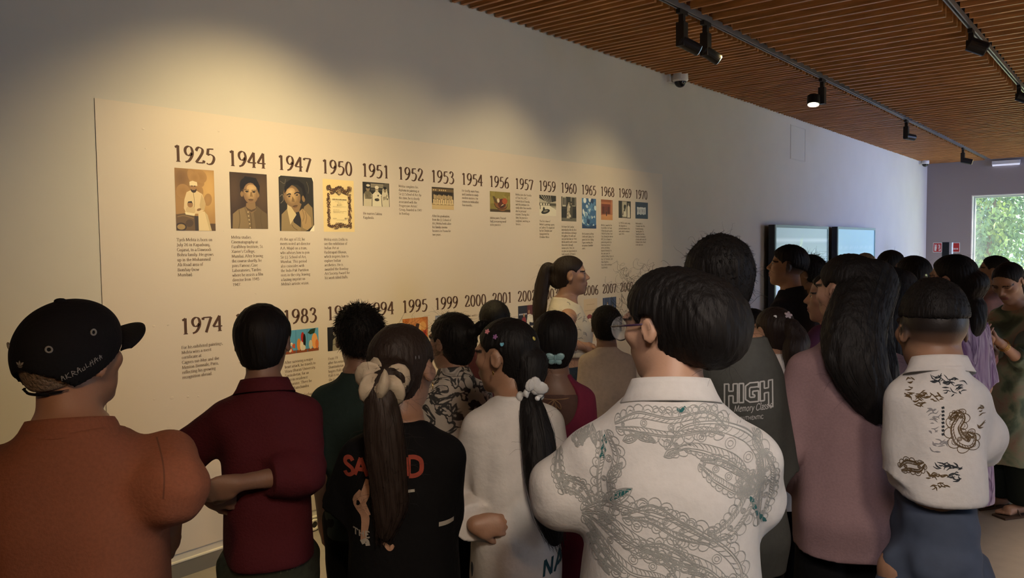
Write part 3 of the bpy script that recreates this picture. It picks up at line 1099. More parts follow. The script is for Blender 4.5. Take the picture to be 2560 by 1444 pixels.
        if not Fc:
            return None
        o = link(name, npmesh(name, np.array(V), np.array(Fc), mi=mi), parent, m, True)
        if label:
            o['label'] = label
        return o

    def uv(P, px, py, dd=-0.1):
        """print coordinates (u across, v up) of a photo point for a print seen along the view"""
        p = P.loc(px, py, dd)
        a = math.radians(-P.rel)
        return (p[0] * math.cos(a) - p[1] * math.sin(a), p[2])


def ribbon(pts, w, n=None, taper=False):
    """2-D stroke -> list of (left, right) rows"""
    P = np.asarray(pts, float)
    if n:
        P = catmull(P, n)
    T = np.gradient(P, axis=0)
    T /= np.linalg.norm(T, axis=1, keepdims=True) + 1e-9
    N = np.stack([-T[:, 1], T[:, 0]], 1)
    ww = np.full(len(P), w) if np.isscalar(w) else np.interp(np.linspace(0, 1, len(P)), np.linspace(0, 1, len(w)), w)
    if taper:
        ww = ww * np.sin(np.linspace(0.05, 1, len(P)) * math.pi * 0.97) ** 0.6
    return [(tuple(p + q * h / 2), tuple(p - q * h / 2)) for p, q, h in zip(P, N, ww)]


# ------------------------------------------------------------------ the room
def room():
    X0, X1, Y0 = -4.0, WALL_END, -9.0
    m = MB(); m.box(X0 - 0.2, X1 + 0.2, Y0 - 0.2, 0.2, -0.15, 0); struct('floor', m, M['floor'])
    m = MB(); m.box(X0 - 0.2, X1, 0, 0.2, 0, 3.7); struct('wall_left', m, M['wall'])
    m = MB(); m.box(X0 - 0.2, X0, Y0, 0, 0, 3.7); struct('wall_back', m, M['wall'])

    def holed(name, mt, along, pos, th, a0, a1, holes):
        m = MB()
        def bx(p0, p1, z0, z1):
            if p1 - p0 > 1e-4 and z1 - z0 > 1e-4:
                if along == 'x':
                    m.box(p0, p1, min(pos, pos + th), max(pos, pos + th), z0, z1)
                else:
                    m.box(min(pos, pos + th), max(pos, pos + th), p0, p1, z0, z1)
        c = a0
        for h0, h1, z0, z1 in holes:
            bx(c, h0, 0, 3.7); bx(h0, h1, 0, z0); bx(h0, h1, z1, 3.7); c = h1
        bx(c, a1, 0, 3.7)
        struct(name, m, mt)

    holed('wall_far', M['wall_far'], 'y', X1, 0.22, Y0 - 0.2, 0.2, [(-3.6, -0.83, 0.35, 2.575)])
    holed('wall_right', M['wall'], 'x', Y0, -0.2, X0 - 0.2, X1, [(4.0, 6.4, 0.4, 3.1), (13.4, 17.9, 0.4, 3.1)])

    def window(name, along, pos, a0, a1, z0, z1, nm, out):
        m = MB()
        def bx(p0, p1, q0, q1, mi=0, d0=0.0, d1=0.07):
            u0, u1 = sorted((pos + out * d0, pos + out * d1))
            if along == 'y':
                m.box(u0, u1, p0, p1, q0, q1, mi)
            else:
                m.box(p0, p1, u0, u1, q0, q1, mi)
        t = 0.055
        if out > 0:          # painted lining of the deep reveal
            for q in ((a0, a1, z1 - 0.02, z1), (a0, a0 + 0.02, z0, z1 - 0.02), (a1 - 0.02, a1, z0, z1 - 0.02)):
                bx(*q, mi=1, d0=-0.10, d1=-0.0005)
        bx(a0, a1, z0, z0 + t); bx(a0, a1, z1 - t, z1); bx(a0, a0 + t, z0 + t, z1 - t); bx(a1 - t, a1, z0 + t, z1 - t)
        for i in range(1, nm):
            c = a0 + (a1 - a0) * i / nm
            bx(c - t / 2, c + t / 2, z0 + t, z1 - t)
        w = struct(name, m, [M['frame'], M['white']])
        m = MB()
        g = 0.03
        u0, u1 = sorted((pos + out * g, pos + out * (g + 0.008)))
        if along == 'y':
            m.box(u0, u1, a0 + t, a1 - t, z0 + t, z1 - t)
        else:
            m.box(a0 + t, a1 - t, u0, u1, z0 + t, z1 - t)
        m.build('pane', M['pane'], w)
        return w
    window('window_1', 'y', X1 + 0.10, -3.6, -0.83, 0.35, 2.575, 2, 1)
    window('window_2', 'x', Y0 - 0.08, 9.6, 16.0, 0.4, 3.1, 4, -1)
    window('window_3', 'x', Y0 - 0.08, 1.0, 3.4, 0.4, 3.1, 2, -1)
    # skirting with a pale top edge
    m = MB()
    m.box(X0, X1, -0.014, 0, 0.0, 0.078)
    m.box(X0, X1, -0.016, 0, 0.078, 0.0855, 1)
    struct('baseboard_left', m, [M['skirt'], M['skirt_top']])
    m = MB(); m.box(X1 - 0.014, X1, -9, -0.016, 0, 0.085); struct('baseboard_far', m, M['skirt'])
    # slatted timber ceiling under a black soffit
    m = MB(); m.box(X0 - 0.2, X1 + 0.2, Y0 - 0.2, 0.2, 3.7, 3.85)
    ce = struct('ceiling', m, M['soffit'])
    r = random.Random(3)
    bays = [(-1.045, -0.012), (-2.50, -1.165), (-3.75, -2.62), (-6.2, -3.9), (-8.98, -6.35)]
    for bi, (ya, yb) in enumerate(bays):
        m = MB()
        x = X0 + 0.05
        while x < X1 - 0.03:
            t = 0.026
            dz = r.uniform(-0.003, 0.003)
            m.box(x, x + t, ya + r.uniform(-0.012, 0.004), yb, CEIL + dz, CEIL + 0.125 + dz)
            x += 0.0905 if bi == 0 else 0.178
        m.build('slat_panel', M['wood'], ce)
    m = MB()       # black carriers above the slats
    for y in (-0.35, -0.85, -1.4, -2.2, -2.9, -3.5, -4.6, -5.6, -7, -8.2):
        m.box(X0, X1, y - 0.02, y + 0.02, CEIL + 0.128, CEIL + 0.16)
    m.build('slat_carrier', M['soffit'], ce)
    m = MB()       # pale lining in the second slot
    m.box(X0, X1, -2.62, -2.59, 3.37, 3.69)
    m.build('slot_lining', M['white'], ce)
    # recess cover on the long wall
    m = MB()
    x0, x1, z0, z1 = 10.36, 10.93, 2.74, 3.19
    for a in ((x0, x1, z0, z0 + 0.008), (x0, x1, z1 - 0.008, z1), (x0, x0 + 0.010, z0, z1), (x1 - 0.010, x1, z0, z1)):
        m.box(a[0], a[1], -0.004, 0.0, a[2], a[3])
    m.box(x0 + 0.018, x1 - 0.018, -0.003, 0.0, z0 + 0.012, z1 - 0.012)
    tag(m.build('access_panel', M['wall']), 'flush access panel painted like the wall, high under the slatted ceiling', 'access panel')


room()


def track(y, x0, x1, label, z=3.275):
    m = MB()
    m.box(x0, x1, y - 0.018, y - 0.008, z, z + 0.034); m.box(x0, x1, y + 0.008, y + 0.018, z, z + 0.034); m.box(x0, x1, y - 0.018, y + 0.018, z + 0.034, z + 0.042)
    o = m.build('lighting_track', M['track'])
    tag(o, label, 'lighting track', 'ceiling lighting tracks')
    x = x0 + 0.4
    while x < x1:
        m = MB(); m.tube([(x, y, z + 0.04), (x, y, 3.7)], 0.006, 6); m.build('hanger_rod', M['black'], o)
        x += 2.0
    return o


track(-1.105, -2.0, 18.2, 'long grey lighting track in the ceiling slot nearest the timeline wall')
track(-2.56, -2.0, 17.5, 'lighting track in the second ceiling slot, at upper right', 3.30)


def spotlight(x, y, axis_, label, lensm, length=0.13, rad=0.042, drop=0.0, z=3.272, off=(0, 0, 0)):
    t = thing('spotlight', (x, y, z), label, 'spotlight', 'track spotlights')
    m = MB(); m.box(-0.06, 0.06, -0.016, 0.016, -0.03, 0.0); m.box(-0.018, 0.018, -0.018, 0.018, -0.085, -0.03); m.build('track_adapter', M['black'], t)
    m = MB(); m.box(-0.034, 0.034, -0.03, 0.03, -0.25 - drop, -0.085); m.build('driver_box', M['black'], t)
    a = np.array(axis_, float); a /= np.linalg.norm(a)
    c = np.array([0, 0, -0.215 - drop]) + np.asarray(off)
    m = MB()
    p0, p1 = c - a * 0.02, c + a * length
    m.tube([p0, p0 + a * 0.004, p1 - a * 0.006, p1], [rad * 0.8, rad, rad, rad * 0.95], 20)
    m.build('lamp_head', M['black'], t, False)
    m = MB(); m.tube([p1 + a * 0.0005, p1 + a * 0.003], [rad * 0.86] * 2, 20)
    m.build('lens', M[lensm], t)
    return t


rt = CR
spotlight(5.12, -1.105, rt * 0.9 + CF * 0.12 + np.array([0, 0, -0.42]), 'black spotlight nearest the camera on the first track, head tipped to the right', 'lens_blue', 0.14)
spotlight(5.50, -1.105, rt * 0.85 + CF * 0.12 + np.array([0, 0, -0.50]), 'second black spotlight, close beside the nearest one on the first track', 'lens_blue', 0.12)
spotlight(8.16, -1.105, -rt * 0.12 + np.array([0, 0, -0.95]) - CF * 0.22, 'lit black spotlight above the far end of the panel, lens glowing', 'lens', 0.075, 0.062, off=-rt * 0.085 + np.array([0, 0, 0.03]))
spotlight(11.65, -1.105, rt * 0.95 + np.array([0, 0, -0.08]) + CF * 0.3, 'unlit black spotlight above the second screen, head turned right', 'black', 0.14)
spotlight(15.75, -1.105, rt * 0.9 + np.array([0, 0, -0.3]) - CF * 0.45, 'last black spotlight before the far wall, faint yellow lens', 'lens_dim', 0.15, 0.05)
spotlight(7.2, -2.56, np.array([0.3, -0.8, -0.4]), 'black spotlight hanging in the second ceiling slot, top right', 'black', 0.12, 0.055, -0.1, 3.30)
spotlight(10.1, -2.56, np.array([0.3, -0.8, -0.4]), 'farther black spotlight in the second ceiling slot, at the right edge', 'lens_blue', 0.12, 0.05, -0.1, 3.30)


def cctv(x, label, big):
    t = thing('security_camera', (x, 0, 3.235), label, 'security camera', 'wall security cameras')
    m = MB()
    m.box(-0.085, 0.085, -0.03, 0.0, -0.02, 0.075)
    m.tube([(0, -0.03, 0.03), (0, -0.085, 0.03)], 0.045, 16)
    m.tube([(0, -0.10, 0.065), (0, -0.10, 0.055), (0, -0.10, -0.005), (0, -0.10, -0.02)], [0.06, 0.075, 0.078, 0.066], 24)
    m.build('camera_body', M['white'], t, False)
    m = MB(); m.ball((0, -0.10, -0.018), 0.058, 18); m.build('dome', M['dome'], t, True)
    return t


cctv(7.06, 'white dome security camera on the wall above the panel end', True)
cctv(17.75, 'small white security camera in the far corner below the ceiling', False)


def on_wall(px, py, off=0.0):
    d = CR * (px - 1280) / F_PX - CU * (py - 722) / F_PX + CF
    p = CAM + d * (-off - CAM[1]) / d[1]
    return p


def showcase(x0, x1, z0, z1, label, paint):  # glass-fronted display, window reflections painted on as glowing colour
    t = thing('framed_display', (x0, -0.1425, z0), label, 'showcase', 'glass-fronted wall displays')
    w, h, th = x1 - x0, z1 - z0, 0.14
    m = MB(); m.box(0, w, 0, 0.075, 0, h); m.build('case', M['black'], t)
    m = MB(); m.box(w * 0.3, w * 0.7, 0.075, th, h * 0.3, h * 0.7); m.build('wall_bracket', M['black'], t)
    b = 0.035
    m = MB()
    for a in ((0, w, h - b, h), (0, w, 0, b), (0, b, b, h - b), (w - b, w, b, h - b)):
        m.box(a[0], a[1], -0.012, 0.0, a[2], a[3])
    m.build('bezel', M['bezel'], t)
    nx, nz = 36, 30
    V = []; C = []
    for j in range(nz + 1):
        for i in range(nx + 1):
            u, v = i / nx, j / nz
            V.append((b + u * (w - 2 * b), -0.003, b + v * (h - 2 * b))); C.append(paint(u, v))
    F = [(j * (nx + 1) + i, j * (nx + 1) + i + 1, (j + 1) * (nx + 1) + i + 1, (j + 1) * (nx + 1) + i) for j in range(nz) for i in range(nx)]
    link('showcase', npmesh('showcase', V, np.array(F), col=np.array(C)), t, M['showcase'])  # glowing face carries the painted window reflections
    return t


def mixc(a, b, t):
    t = min(max(t, 0), 1)
    return tuple(x + (y - x) * t for x, y in zip(a, b))


def reflection1(u, v):  # colours of the windows mirrored in the nearer glass
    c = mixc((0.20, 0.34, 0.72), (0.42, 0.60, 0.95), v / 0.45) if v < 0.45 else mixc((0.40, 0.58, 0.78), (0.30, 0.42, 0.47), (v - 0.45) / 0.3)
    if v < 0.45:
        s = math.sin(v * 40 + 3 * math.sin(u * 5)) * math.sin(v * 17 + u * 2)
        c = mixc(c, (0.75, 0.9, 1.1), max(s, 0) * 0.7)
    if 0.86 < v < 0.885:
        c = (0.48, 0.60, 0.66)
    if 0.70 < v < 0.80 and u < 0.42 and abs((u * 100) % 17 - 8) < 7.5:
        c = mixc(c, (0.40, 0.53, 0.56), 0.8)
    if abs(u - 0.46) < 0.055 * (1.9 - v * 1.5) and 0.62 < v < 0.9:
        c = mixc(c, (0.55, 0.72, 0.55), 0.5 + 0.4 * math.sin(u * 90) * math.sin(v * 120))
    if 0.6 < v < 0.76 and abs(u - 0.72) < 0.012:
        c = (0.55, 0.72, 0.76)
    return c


def reflection2(u, v):  # mirrored light in the farther glass, painted as a gradient
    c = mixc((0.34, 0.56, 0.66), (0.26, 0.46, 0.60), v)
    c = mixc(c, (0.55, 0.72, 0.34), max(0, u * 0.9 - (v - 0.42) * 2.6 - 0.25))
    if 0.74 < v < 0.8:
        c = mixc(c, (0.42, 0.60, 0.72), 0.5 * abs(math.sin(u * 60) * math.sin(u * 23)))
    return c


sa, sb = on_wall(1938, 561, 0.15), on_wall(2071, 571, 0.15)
showcase(sa[0], sb[0], 0.62, sa[2], 'nearer large wall screen with pale blue reflections painted on, behind the boy in black', reflection1)
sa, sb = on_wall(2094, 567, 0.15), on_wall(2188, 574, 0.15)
showcase(sa[0], sb[0], 0.62, sa[2] + 0.005, 'farther large wall screen with teal reflections painted on, next to the corner', reflection2)

# fire point sign, post, emergency light
x = WALL_END
t = thing('fire_sign', (x - 0.006, -0.385, 1.415), 'red and white fire equipment sign on the far wall left of the window', 'sign')
m = MB(); m.box(0, 0.005, -0.25, 0.25, 0, 0.20); m.build('sign_board', M['white'], t)
m = MB()
m.box(-0.001, 0, -0.24, 0.075, 0.01, 0.19); m.box(-0.001, 0, 0.09, 0.24, 0.01, 0.19)
m.build('red_field', M['red'], t)
m = MB()
def sb_(y0, y1, z0, z1):
    m.box(-0.0016, -0.001, y0, y1, z0, z1)
# extinguisher pictogram, flame strokes and two lines of lettering
for a in ((0.185, 0.222, 0.03, 0.13), (0.190, 0.216, 0.135, 0.15), (0.178, 0.232, 0.152, 0.162), (0.172, 0.178, 0.07, 0.16), (0.105, 0.145, 0.03, 0.045), (0.105, 0.118, 0.045, 0.08), (0.13, 0.142, 0.06, 0.10), (0.108, 0.145, 0.10, 0.112), (0.115, 0.128, 0.112, 0.16), (0.136, 0.146, 0.125, 0.17)):
    sb_(*a)
m.build('pictogram', M['white'], t)
m = MB()
for i in range(4):
    sb_(0.052 - i * 0.03 - 0.018, 0.052 - i * 0.03, 0.115, 0.145)
m.build('lettering_line', M['white'], t)
m = MB()
for i in range(10):
    sb_(0.052 - i * 0.028 - 0.017, 0.052 - i * 0.028, 0.055, 0.085)
m.build('lettering_line', M['white'], t)

t = thing('sign_post', (15.3, -0.87, 0), 'slim black post with a white edge in front of the red sign', 'post')
pp = at(2366, 605, np.dot(np.array([15.3, -0.87 + 3.71, 0]), CF))
t.location = (pp[0], pp[1], 0)
m = MB(); m.box(-0.06, 0.06, -0.055, 0.055, 0.02, pp[2]); m.build('post', M['black'], t)
m = MB(); m.box(-0.06, 0.06, -0.095, -0.055, 0.02, pp[2] - 0.005); m.build('edge_strip', M['white'], t)
m = MB(); m.box(-0.18, 0.18, -0.2, 0.16, 0.0, 0.02); m.build('base_plate', M['black'], t)

t = thing('emergency_light', (WALL_END - 0.06, -1.42, 3.14), 'white emergency light batten at the top of the far wall', 'emergency light')
m = MB(); m.box(0, 0.06, -0.24, 0.24, 0.03, 0.10); m.build('housing', M['white'], t)
m = MB(); m.box(-0.005, 0.055, -0.23, 0.23, 0.0, 0.03); m.build('diffuser', mat('diffuser', (0.8, 0.8, 0.85), emit=((0.75, 0.8, 1.0), 0.55)), t)

t = thing('cable_outlet', (2.705, -0.014, 0.040), 'round pale cable outlet set in the skirting beside the maroon shirted boy', 'outlet')
m = MB()
n = 24
V = []
for r, y in ((0.034, 0), (0.034, -0.006), (0.030, -0.009), (0.021, -0.009), (0.018, -0.004)):
    V += [(r * math.cos(2 * math.pi * i / n), y, r * math.sin(2 * math.pi * i / n)) for i in range(n)]
F = [(a * n + i, a * n + (i + 1) % n, (a + 1) * n + (i + 1) % n, (a + 1) * n + i) for a in range(4) for i in range(n)]
m.add(V, F); m.build('rim', M['skirt_top'], t, True)
m = MB(); m.tube([(0, -0.001, 0), (0, -0.004, 0)], 0.0185, 20); m.build('socket_hole', M['black'], t)


# ------------------------------------------------------------------ garden outside the far window
def garden():
    m = MB(); m.box(18.7, 70, -40, 25, -0.35, -0.15)
    o = m.build('lawn', M['grass']); o['kind'] = 'structure'
    o.name = 'floor_garden'
    r = np.random.default_rng(11)

    def tree(x, y, h, rad, zc, n, size, label, trunk=0.14, lean=0.0, name='tree', hang=0.3, kind='tree', group='garden trees'):
        t = thing(name, (x, y, -0.15), label, kind, group)
        if trunk:
            m = MB()
            pts = [(0, 0, 0), (lean * 0.3, 0.05, h * 0.3), (lean * 0.7, -0.05, h * 0.6), (lean, 0, h * 0.92)]
            m.tube([tuple(p) for p in catmull(pts, 10)], list(np.linspace(trunk, trunk * 0.45, 10)), 10)
            for k in range(5):
                a = r.uniform(0, 6.3); z = h * r.uniform(0.45, 0.8)
                m.tube([(lean * z / h, 0, z), (lean * z / h + math.cos(a) * rad[0] * 0.5, math.sin(a) * rad[1] * 0.5, z + rad[2] * 0.35)], [trunk * 0.4, trunk * 0.12], 6)
            m.build('trunk', M['bark'], t, True)
        d = r.normal(size=(n, 3)); d /= np.linalg.norm(d, axis=1, keepdims=True)
        q = d * r.uniform(0.35, 1.0, (n, 1)) ** 0.6
        lump = 1 + 0.28 * waves(d * 3, int(x * 10), 2.4, 5)[:, None]
        P = q * lump * np.array(rad) + np.array([lean, 0, zc])
        P[:, 2] = np.maximum(P[:, 2], 0.05)
        ax = r.normal(size=(n, 3)) + np.array([0, 0, -hang]) + d * 0.6
        ax /= np.linalg.norm(ax, axis=1, keepdims=True)
        sd = np.cross(ax, r.normal(size=(n, 3))); sd /= np.linalg.norm(sd, axis=1, keepdims=True)
        up = np.cross(ax, sd)
        L = size * r.uniform(0.6, 1.3, (n, 1)); W = L * 0.22
        V = np.stack([P, P + ax * L * 0.45 + sd * W + up * W * 0.3, P + ax * L - up * W * 0.3, P + ax * L * 0.45 - sd * W + up * W * 0.3], 1).reshape(-1, 3)
        Fq = np.arange(n * 4).reshape(n, 4)
        link('foliage', npmesh('foliage', V, Fq), t, M['leaf'])
        return t
    tree(21.6, -0.75, 4.6, (1.2, 1.0, 1.9), 2.9, 6000, 0.15, 'dark leafy tree nearest the window glass on its left side', 0.07, 0.0, hang=1.0)
    tree(25.0, -2.2, 6.5, (2.2, 1.6, 2.3), 4.6, 7000, 0.17, 'pale barked tree in the middle of the window view', 0.24, 0.2, hang=0.6)
    tree(30.0, 0.8, 7, (2.6, 2.4, 3.2), 3.6, 8000, 0.18, 'bright green tree farther back behind the dark leafy one', 0.2, hang=0.5)
    tree(31.0, -4.5, 7, (2.8, 2.6, 3.6), 3.4, 8000, 0.18, 'sunlit tree at the right of the window view', 0.2, hang=0.5)
    tree(38.0, -2.5, 9, (3, 4.0, 4.2), 4.0, 9000, 0.28, 'tall tree far back across the garden', 0.3)
    tree(44.0, 7.0, 9, (3, 4.0, 4.2), 4.0, 6000, 0.30, 'tall tree far back on the left of the garden', 0.3)
    tree(25.5, 0.3, 1.3, (1.1, 1.0, 0.75), 0.75, 3000, 0.17, 'low bright shrub on the lawn under the dark tree', 0, name='shrub', kind='shrub', group='garden shrubs')
    tree(27.0, -2.7, 1.3, (1.2, 1.1, 0.95), 0.9, 3000, 0.17, 'rounded bright shrub beside the pale trunk', 0, name='shrub', kind='shrub', group='garden shrubs')


garden()

# ------------------------------------------------------------------ lettering: broad pen strokes
GL = {
'a': (38, 'S 8 36 16 43 26 43 30 35 30 8 34 1 40 3|S 30 26 14 22 6 12 11 2 20 1 30 9'), 'b': (46, 'L 12 70 12 2|S 12 32 24 43 37 36 40 22 36 7 24 0 12 5|L 5 68 12 70'),
'c': (40, 'S 36 37 26 43 14 38 8 22 14 5 26 0 38 6'), 'd': (46, 'L 34 70 34 2|S 34 36 24 43 12 36 7 21 12 5 22 0 34 9|L 27 68 34 70|L 34 1 41 3'),
'e': (41, 'L 9 25 37 27|S 37 27 33 40 23 43 12 36 8 21 14 4 26 0 38 7'), 'f': (27, 'S 33 65 26 70 17 64 14 52 14 1|L 5 43 27 43|s 14'),
'g': (42, 'O 21 29 13 14|S 12 18 8 10 20 6 34 2 38 -8 28 -20 14 -19 6 -12 10 -3 18 3|L 30 41 40 42'), 'h': (45, 'L 11 70 11 1|S 11 33 22 43 31 40 33 30 33 1|s 11|s 33|L 4 68 11 70'),
'i': (23, 'L 12 43 12 1|L 5 41 12 43|s 12|D 12 60 4'), 'j': (22, 'S 12 43 12 -8 8 -18 0 -21|L 5 41 12 43|D 12 60 4'), 'k': (42, 'L 11 70 11 1|L 11 20 31 42|L 18 25 36 1|s 11|s 35|s 30 43'),
'l': (22, 'L 11 70 11 1|s 11|L 4 68 11 70'), 'm': (66, 'L 11 43 11 1|S 11 33 21 43 30 40 33 30 33 1|S 33 33 43 43 52 40 55 30 55 1|s 11|s 33|s 55|L 4 41 11 43'),
'n': (45, 'L 11 43 11 1|S 11 33 22 43 31 40 33 30 33 1|s 11|s 33|L 4 41 11 43'), 'o': (44, 'O 22 22 15 21'), 'p': (46, 'L 11 43 11 -21|S 11 33 23 43 36 36 39 22 35 7 23 0 11 5|s 11 -22|L 4 41 11 43'),
'q': (45, 'L 34 43 34 -21|S 34 36 24 43 12 36 7 21 12 5 22 0 34 9|s 34 -22'), 'r': (31, 'L 11 43 11 1|S 11 30 18 40 24 43 30 41|s 11|L 4 41 11 43'), 's': (34, 'S 28 36 20 43 10 38 11 29 20 22 29 15 28 4 17 0 6 6'),
't': (28, 'S 14 55 14 10 18 1 28 4|L 5 43 27 43'), 'u': (45, 'S 10 43 10 12 16 1 26 3 34 12|L 34 43 34 1|L 34 1 41 3|L 3 43 10 43|L 27 43 34 43'), 'v': (41, 'L 6 43 21 1|L 21 1 35 43|s 6 43|s 35 43'),
'w': (60, 'L 5 43 18 1|L 18 1 29 38|L 29 38 41 1|L 41 1 54 43|s 5 43|s 54 43'), 'x': (40, 'L 7 43 34 1|L 33 43 7 1|s 7|s 34|s 7 43|s 33 43'), 'y': (41, 'L 6 43 22 1|S 36 43 22 1 14 -16 4 -20|s 6 43|s 36 43'), 'z': (37, 'L 8 43 32 43|L 32 43 7 1|L 7 1 33 1'),
'A': (62, 'L 6 1 30 65|L 30 65 55 1|L 14 24 46 24|s 6|s 55'), 'B': (54, 'L 13 64 13 1|S 13 64 32 63 42 52 36 38 14 35|S 20 35 40 33 48 18 38 3 13 1|s 13'), 'C': (58, 'S 52 52 46 62 32 65 15 56 8 33 15 9 33 0 47 4 54 14'),
'D': (66, 'L 13 64 13 1|S 13 64 36 63 54 52 58 33 54 12 36 2 13 1|s 13|s 13 64'), 'E': (50, 'L 13 64 13 1|L 13 64 43 64|L 13 34 37 34|L 13 1 45 1|L 43 64 43 54|L 45 1 46 13|s 13'), 'F': (47, 'L 13 64 13 1|L 13 64 43 64|L 13 34 36 34|L 43 64 43 54|s 13'),
'G': (64, 'S 54 53 46 63 32 65 15 56 8 33 15 9 33 0 46 3 54 9|L 54 28 54 4|s 53 28'), 'H': (68, 'L 14 64 14 1|L 54 64 54 1|L 14 34 54 34|s 14|s 54|s 14 64|s 54 64'), 'I': (30, 'L 15 64 15 1|s 15|s 15 64'), 'J': (30, 'S 18 64 18 2 12 -10 2 -15|s 18 64'),
'K': (58, 'L 13 64 13 1|L 13 30 46 64|L 22 38 52 1|s 13|s 52|s 13 64|s 46 64'), 'L': (48, 'L 13 64 13 1|L 13 1 43 1|L 43 1 45 14|s 13|s 13 64'), 'M': (78, 'L 14 64 10 1|L 14 64 38 4|L 38 4 63 64|L 63 64 67 1|s 10|s 67|s 12 64|s 64 64'),
'N': (68, 'L 13 64 13 1|L 13 64 55 1|L 55 64 55 1|s 13|s 55 64|s 12 64'), 'O': (66, 'O 33 32 25 32'), 'P': (52, 'L 13 64 13 1|S 13 64 34 63 45 48 36 31 13 29|s 13|s 13 64'), 'R': (57, 'L 13 64 13 1|S 13 64 34 63 43 49 34 34 13 33|L 24 33 50 1|s 13|s 50'),
'S': (46, 'S 38 54 32 63 22 65 10 58 10 44 23 35 36 25 38 10 26 0 14 1 7 12'), 'T': (56, 'L 28 64 28 1|L 5 64 51 64|L 5 64 4 52|L 51 64 52 52|s 28'), 'U': (66, 'S 13 64 13 18 22 2 38 0 52 10 54 24 54 64|s 13 64|s 54 64'), 'V': (60, 'L 6 64 31 1|L 31 1 54 64|s 6 64|s 54 64'),
'W': (84, 'L 6 64 25 1|L 25 1 42 60|L 42 60 61 1|L 61 1 78 64|s 6 64|s 78 64'), 'X': (60, 'L 8 64 52 1|L 51 64 8 1|s 8|s 52|s 8 64|s 51 64'), 'Y': (58, 'L 6 64 29 32|L 52 64 29 32|L 29 32 29 1|s 29|s 6 64|s 52 64'),
'0': (48, 'O 24 32 16.5 32'), '1': (48, 'L 25 65 25 1|L 12 57 25 64|s 25'), '2': (48, 'S 8 50 14 61 24 65 36 58 36 45 24 25 7 3|L 7 3 40 3|L 40 3 43 13'), '3': (48, 'S 9 54 16 63 26 65 35 56 31 42 20 35|S 20 35 34 31 40 19 33 5 18 -1 6 4'),
'4': (48, 'L 33 65 4 21|L 4 21 45 21|L 33 65 33 1|s 33'), '5': (48, 'L 15 62 39 63|L 15 63 11 37|S 11 37 25 40 38 33 40 20 31 4 16 -1 6 3'), '6': (48, 'S 40 64 24 57 11 38 8 20 14 4 26 0 38 8 40 22 32 35 20 35 11 26'), '7': (48, 'L 7 62 43 62|L 43 62 19 0|L 7 62 6 53'),
'8': (48, 'O 24 49 12.5 15|O 24 17 16 17'), '9': (48, 'S 8 1 24 8 37 27 40 45 34 61 22 65 10 57 8 43 16 30 28 30 37 39'),
'.': (18, 'D 9 4 4.5'), ',': (18, 'D 9 4 4.5|L 11 4 6 -10'), "'": (16, 'L 9 68 7 52'), '(': (26, 'S 21 72 10 50 9 24 12 5 21 -14'), ')': (26, 'S 5 72 16 50 17 24 14 5 5 -14'), '-': (28, 'L 4 24 24 24'), '"': (26, 'L 8 68 7 52|L 18 68 17 52'), ' ': (22, ''), ':': (18, 'D 9 4 4.5|D 9 38 4.5'),
}


def text_rows(s, size, bold=1.0, thick=10.5, thin=3.4, mono=None, serif=True, xs=1.0, res=1, slant=0.0):
    """strokes of a line of text as ribbons in metres, starting at (0,0); returns (ribbons, width)"""
    u = size / 100
    x = 0
    out = []
    for ch in s:
        w, g = GL.get(ch, GL[' '])
        for st in g.split('|'):
            if not st:
                continue
            q = st.split()
            v = [float(k) for k in q[1:]]
            if q[0] == 'L':
                P = np.array(v).reshape(-1, 2)
            elif q[0] == 'S':
                P = catmull(np.array(v).reshape(-1, 2), max(7, int(len(v) * 1.6 * res)))
            elif q[0] == 'O':
                a = np.linspace(0, 2 * math.pi, 17 if res <= 1 else 33)
                P = np.stack([v[0] + v[2] * np.sin(a), v[1] + v[3] * np.cos(a)], 1)
            elif q[0] == 's':
                if not serif:
                    continue
                yy = v[1] if len(v) > 1 else 0
                yy = 1.3 if yy == 0 else yy - (1.3 if yy > 0 else -1.3)
                P = np.array([[v[0] - 9.5, yy], [v[0] + 9.5, yy]])
            elif q[0] == 'D':
                P = np.array([[v[0] - v[2], v[1]], [v[0] + v[2], v[1]]])
                out.append([(((x + p[0] * xs) * u, (p[1] + v[2]) * u), ((x + p[0] * xs) * u, (p[1] - v[2]) * u)) for p in P])
                continue
            T = np.gradient(P, axis=0)
            L = np.hypot(T[:, 0], T[:, 1]) + 1e-9
            ang = np.arctan2(T[:, 1], T[:, 0])
            if mono:
                ww = np.full(len(P), mono)
            else:
                ww = (thin + (thick - thin) * np.abs(np.sin(ang + 0.22)) ** 1.3) * bold
                if q[0] == 's':
                    ww[:] = 2.7 * bold
            N = np.stack([-T[:, 1] / L, T[:, 0] / L], 1)
            row = []
            for p, n, h in zip(P, N, ww):
                a, b = p + n * h / 2, p - n * h / 2
                row.append((((x + (a[0] + slant * a[1]) * xs) * u, a[1] * u), ((x + (b[0] + slant * b[1]) * xs) * u, b[1] * u)))
            out.append(row)
        x += w * xs
    return out, x * u


def flat_strokes(name, rows, origin, m, parent, y):
    """lay ribbons on the wall plane; origin (x, z)"""
    V = []; F = []
    for j, r in enumerate(rows):
        i0 = len(V)
        yy = y - 0.00003 * (j % 9)
        for l, q in r:
            V += [(origin[0] + l[0], yy, origin[1] + l[1]), (origin[0] + q[0], yy, origin[1] + q[1])]
        for i in range(len(r) - 1):
            a = i0 + 2 * i
            F.append((a, a + 1, a + 3, a + 2))
    return link(name, npmesh(name, np.array(V), np.array(F)), parent, m)


# ------------------------------------------------------------------ the printed timeline panel
def lin(c):
    return tuple((x / 12.92 if x <= 0.04045 else ((x + 0.055) / 1.055) ** 2.4) for x in c)


def hx(s):
    return lin(tuple(int(s[i:i + 2], 16) / 255 for i in (0, 2, 4)))


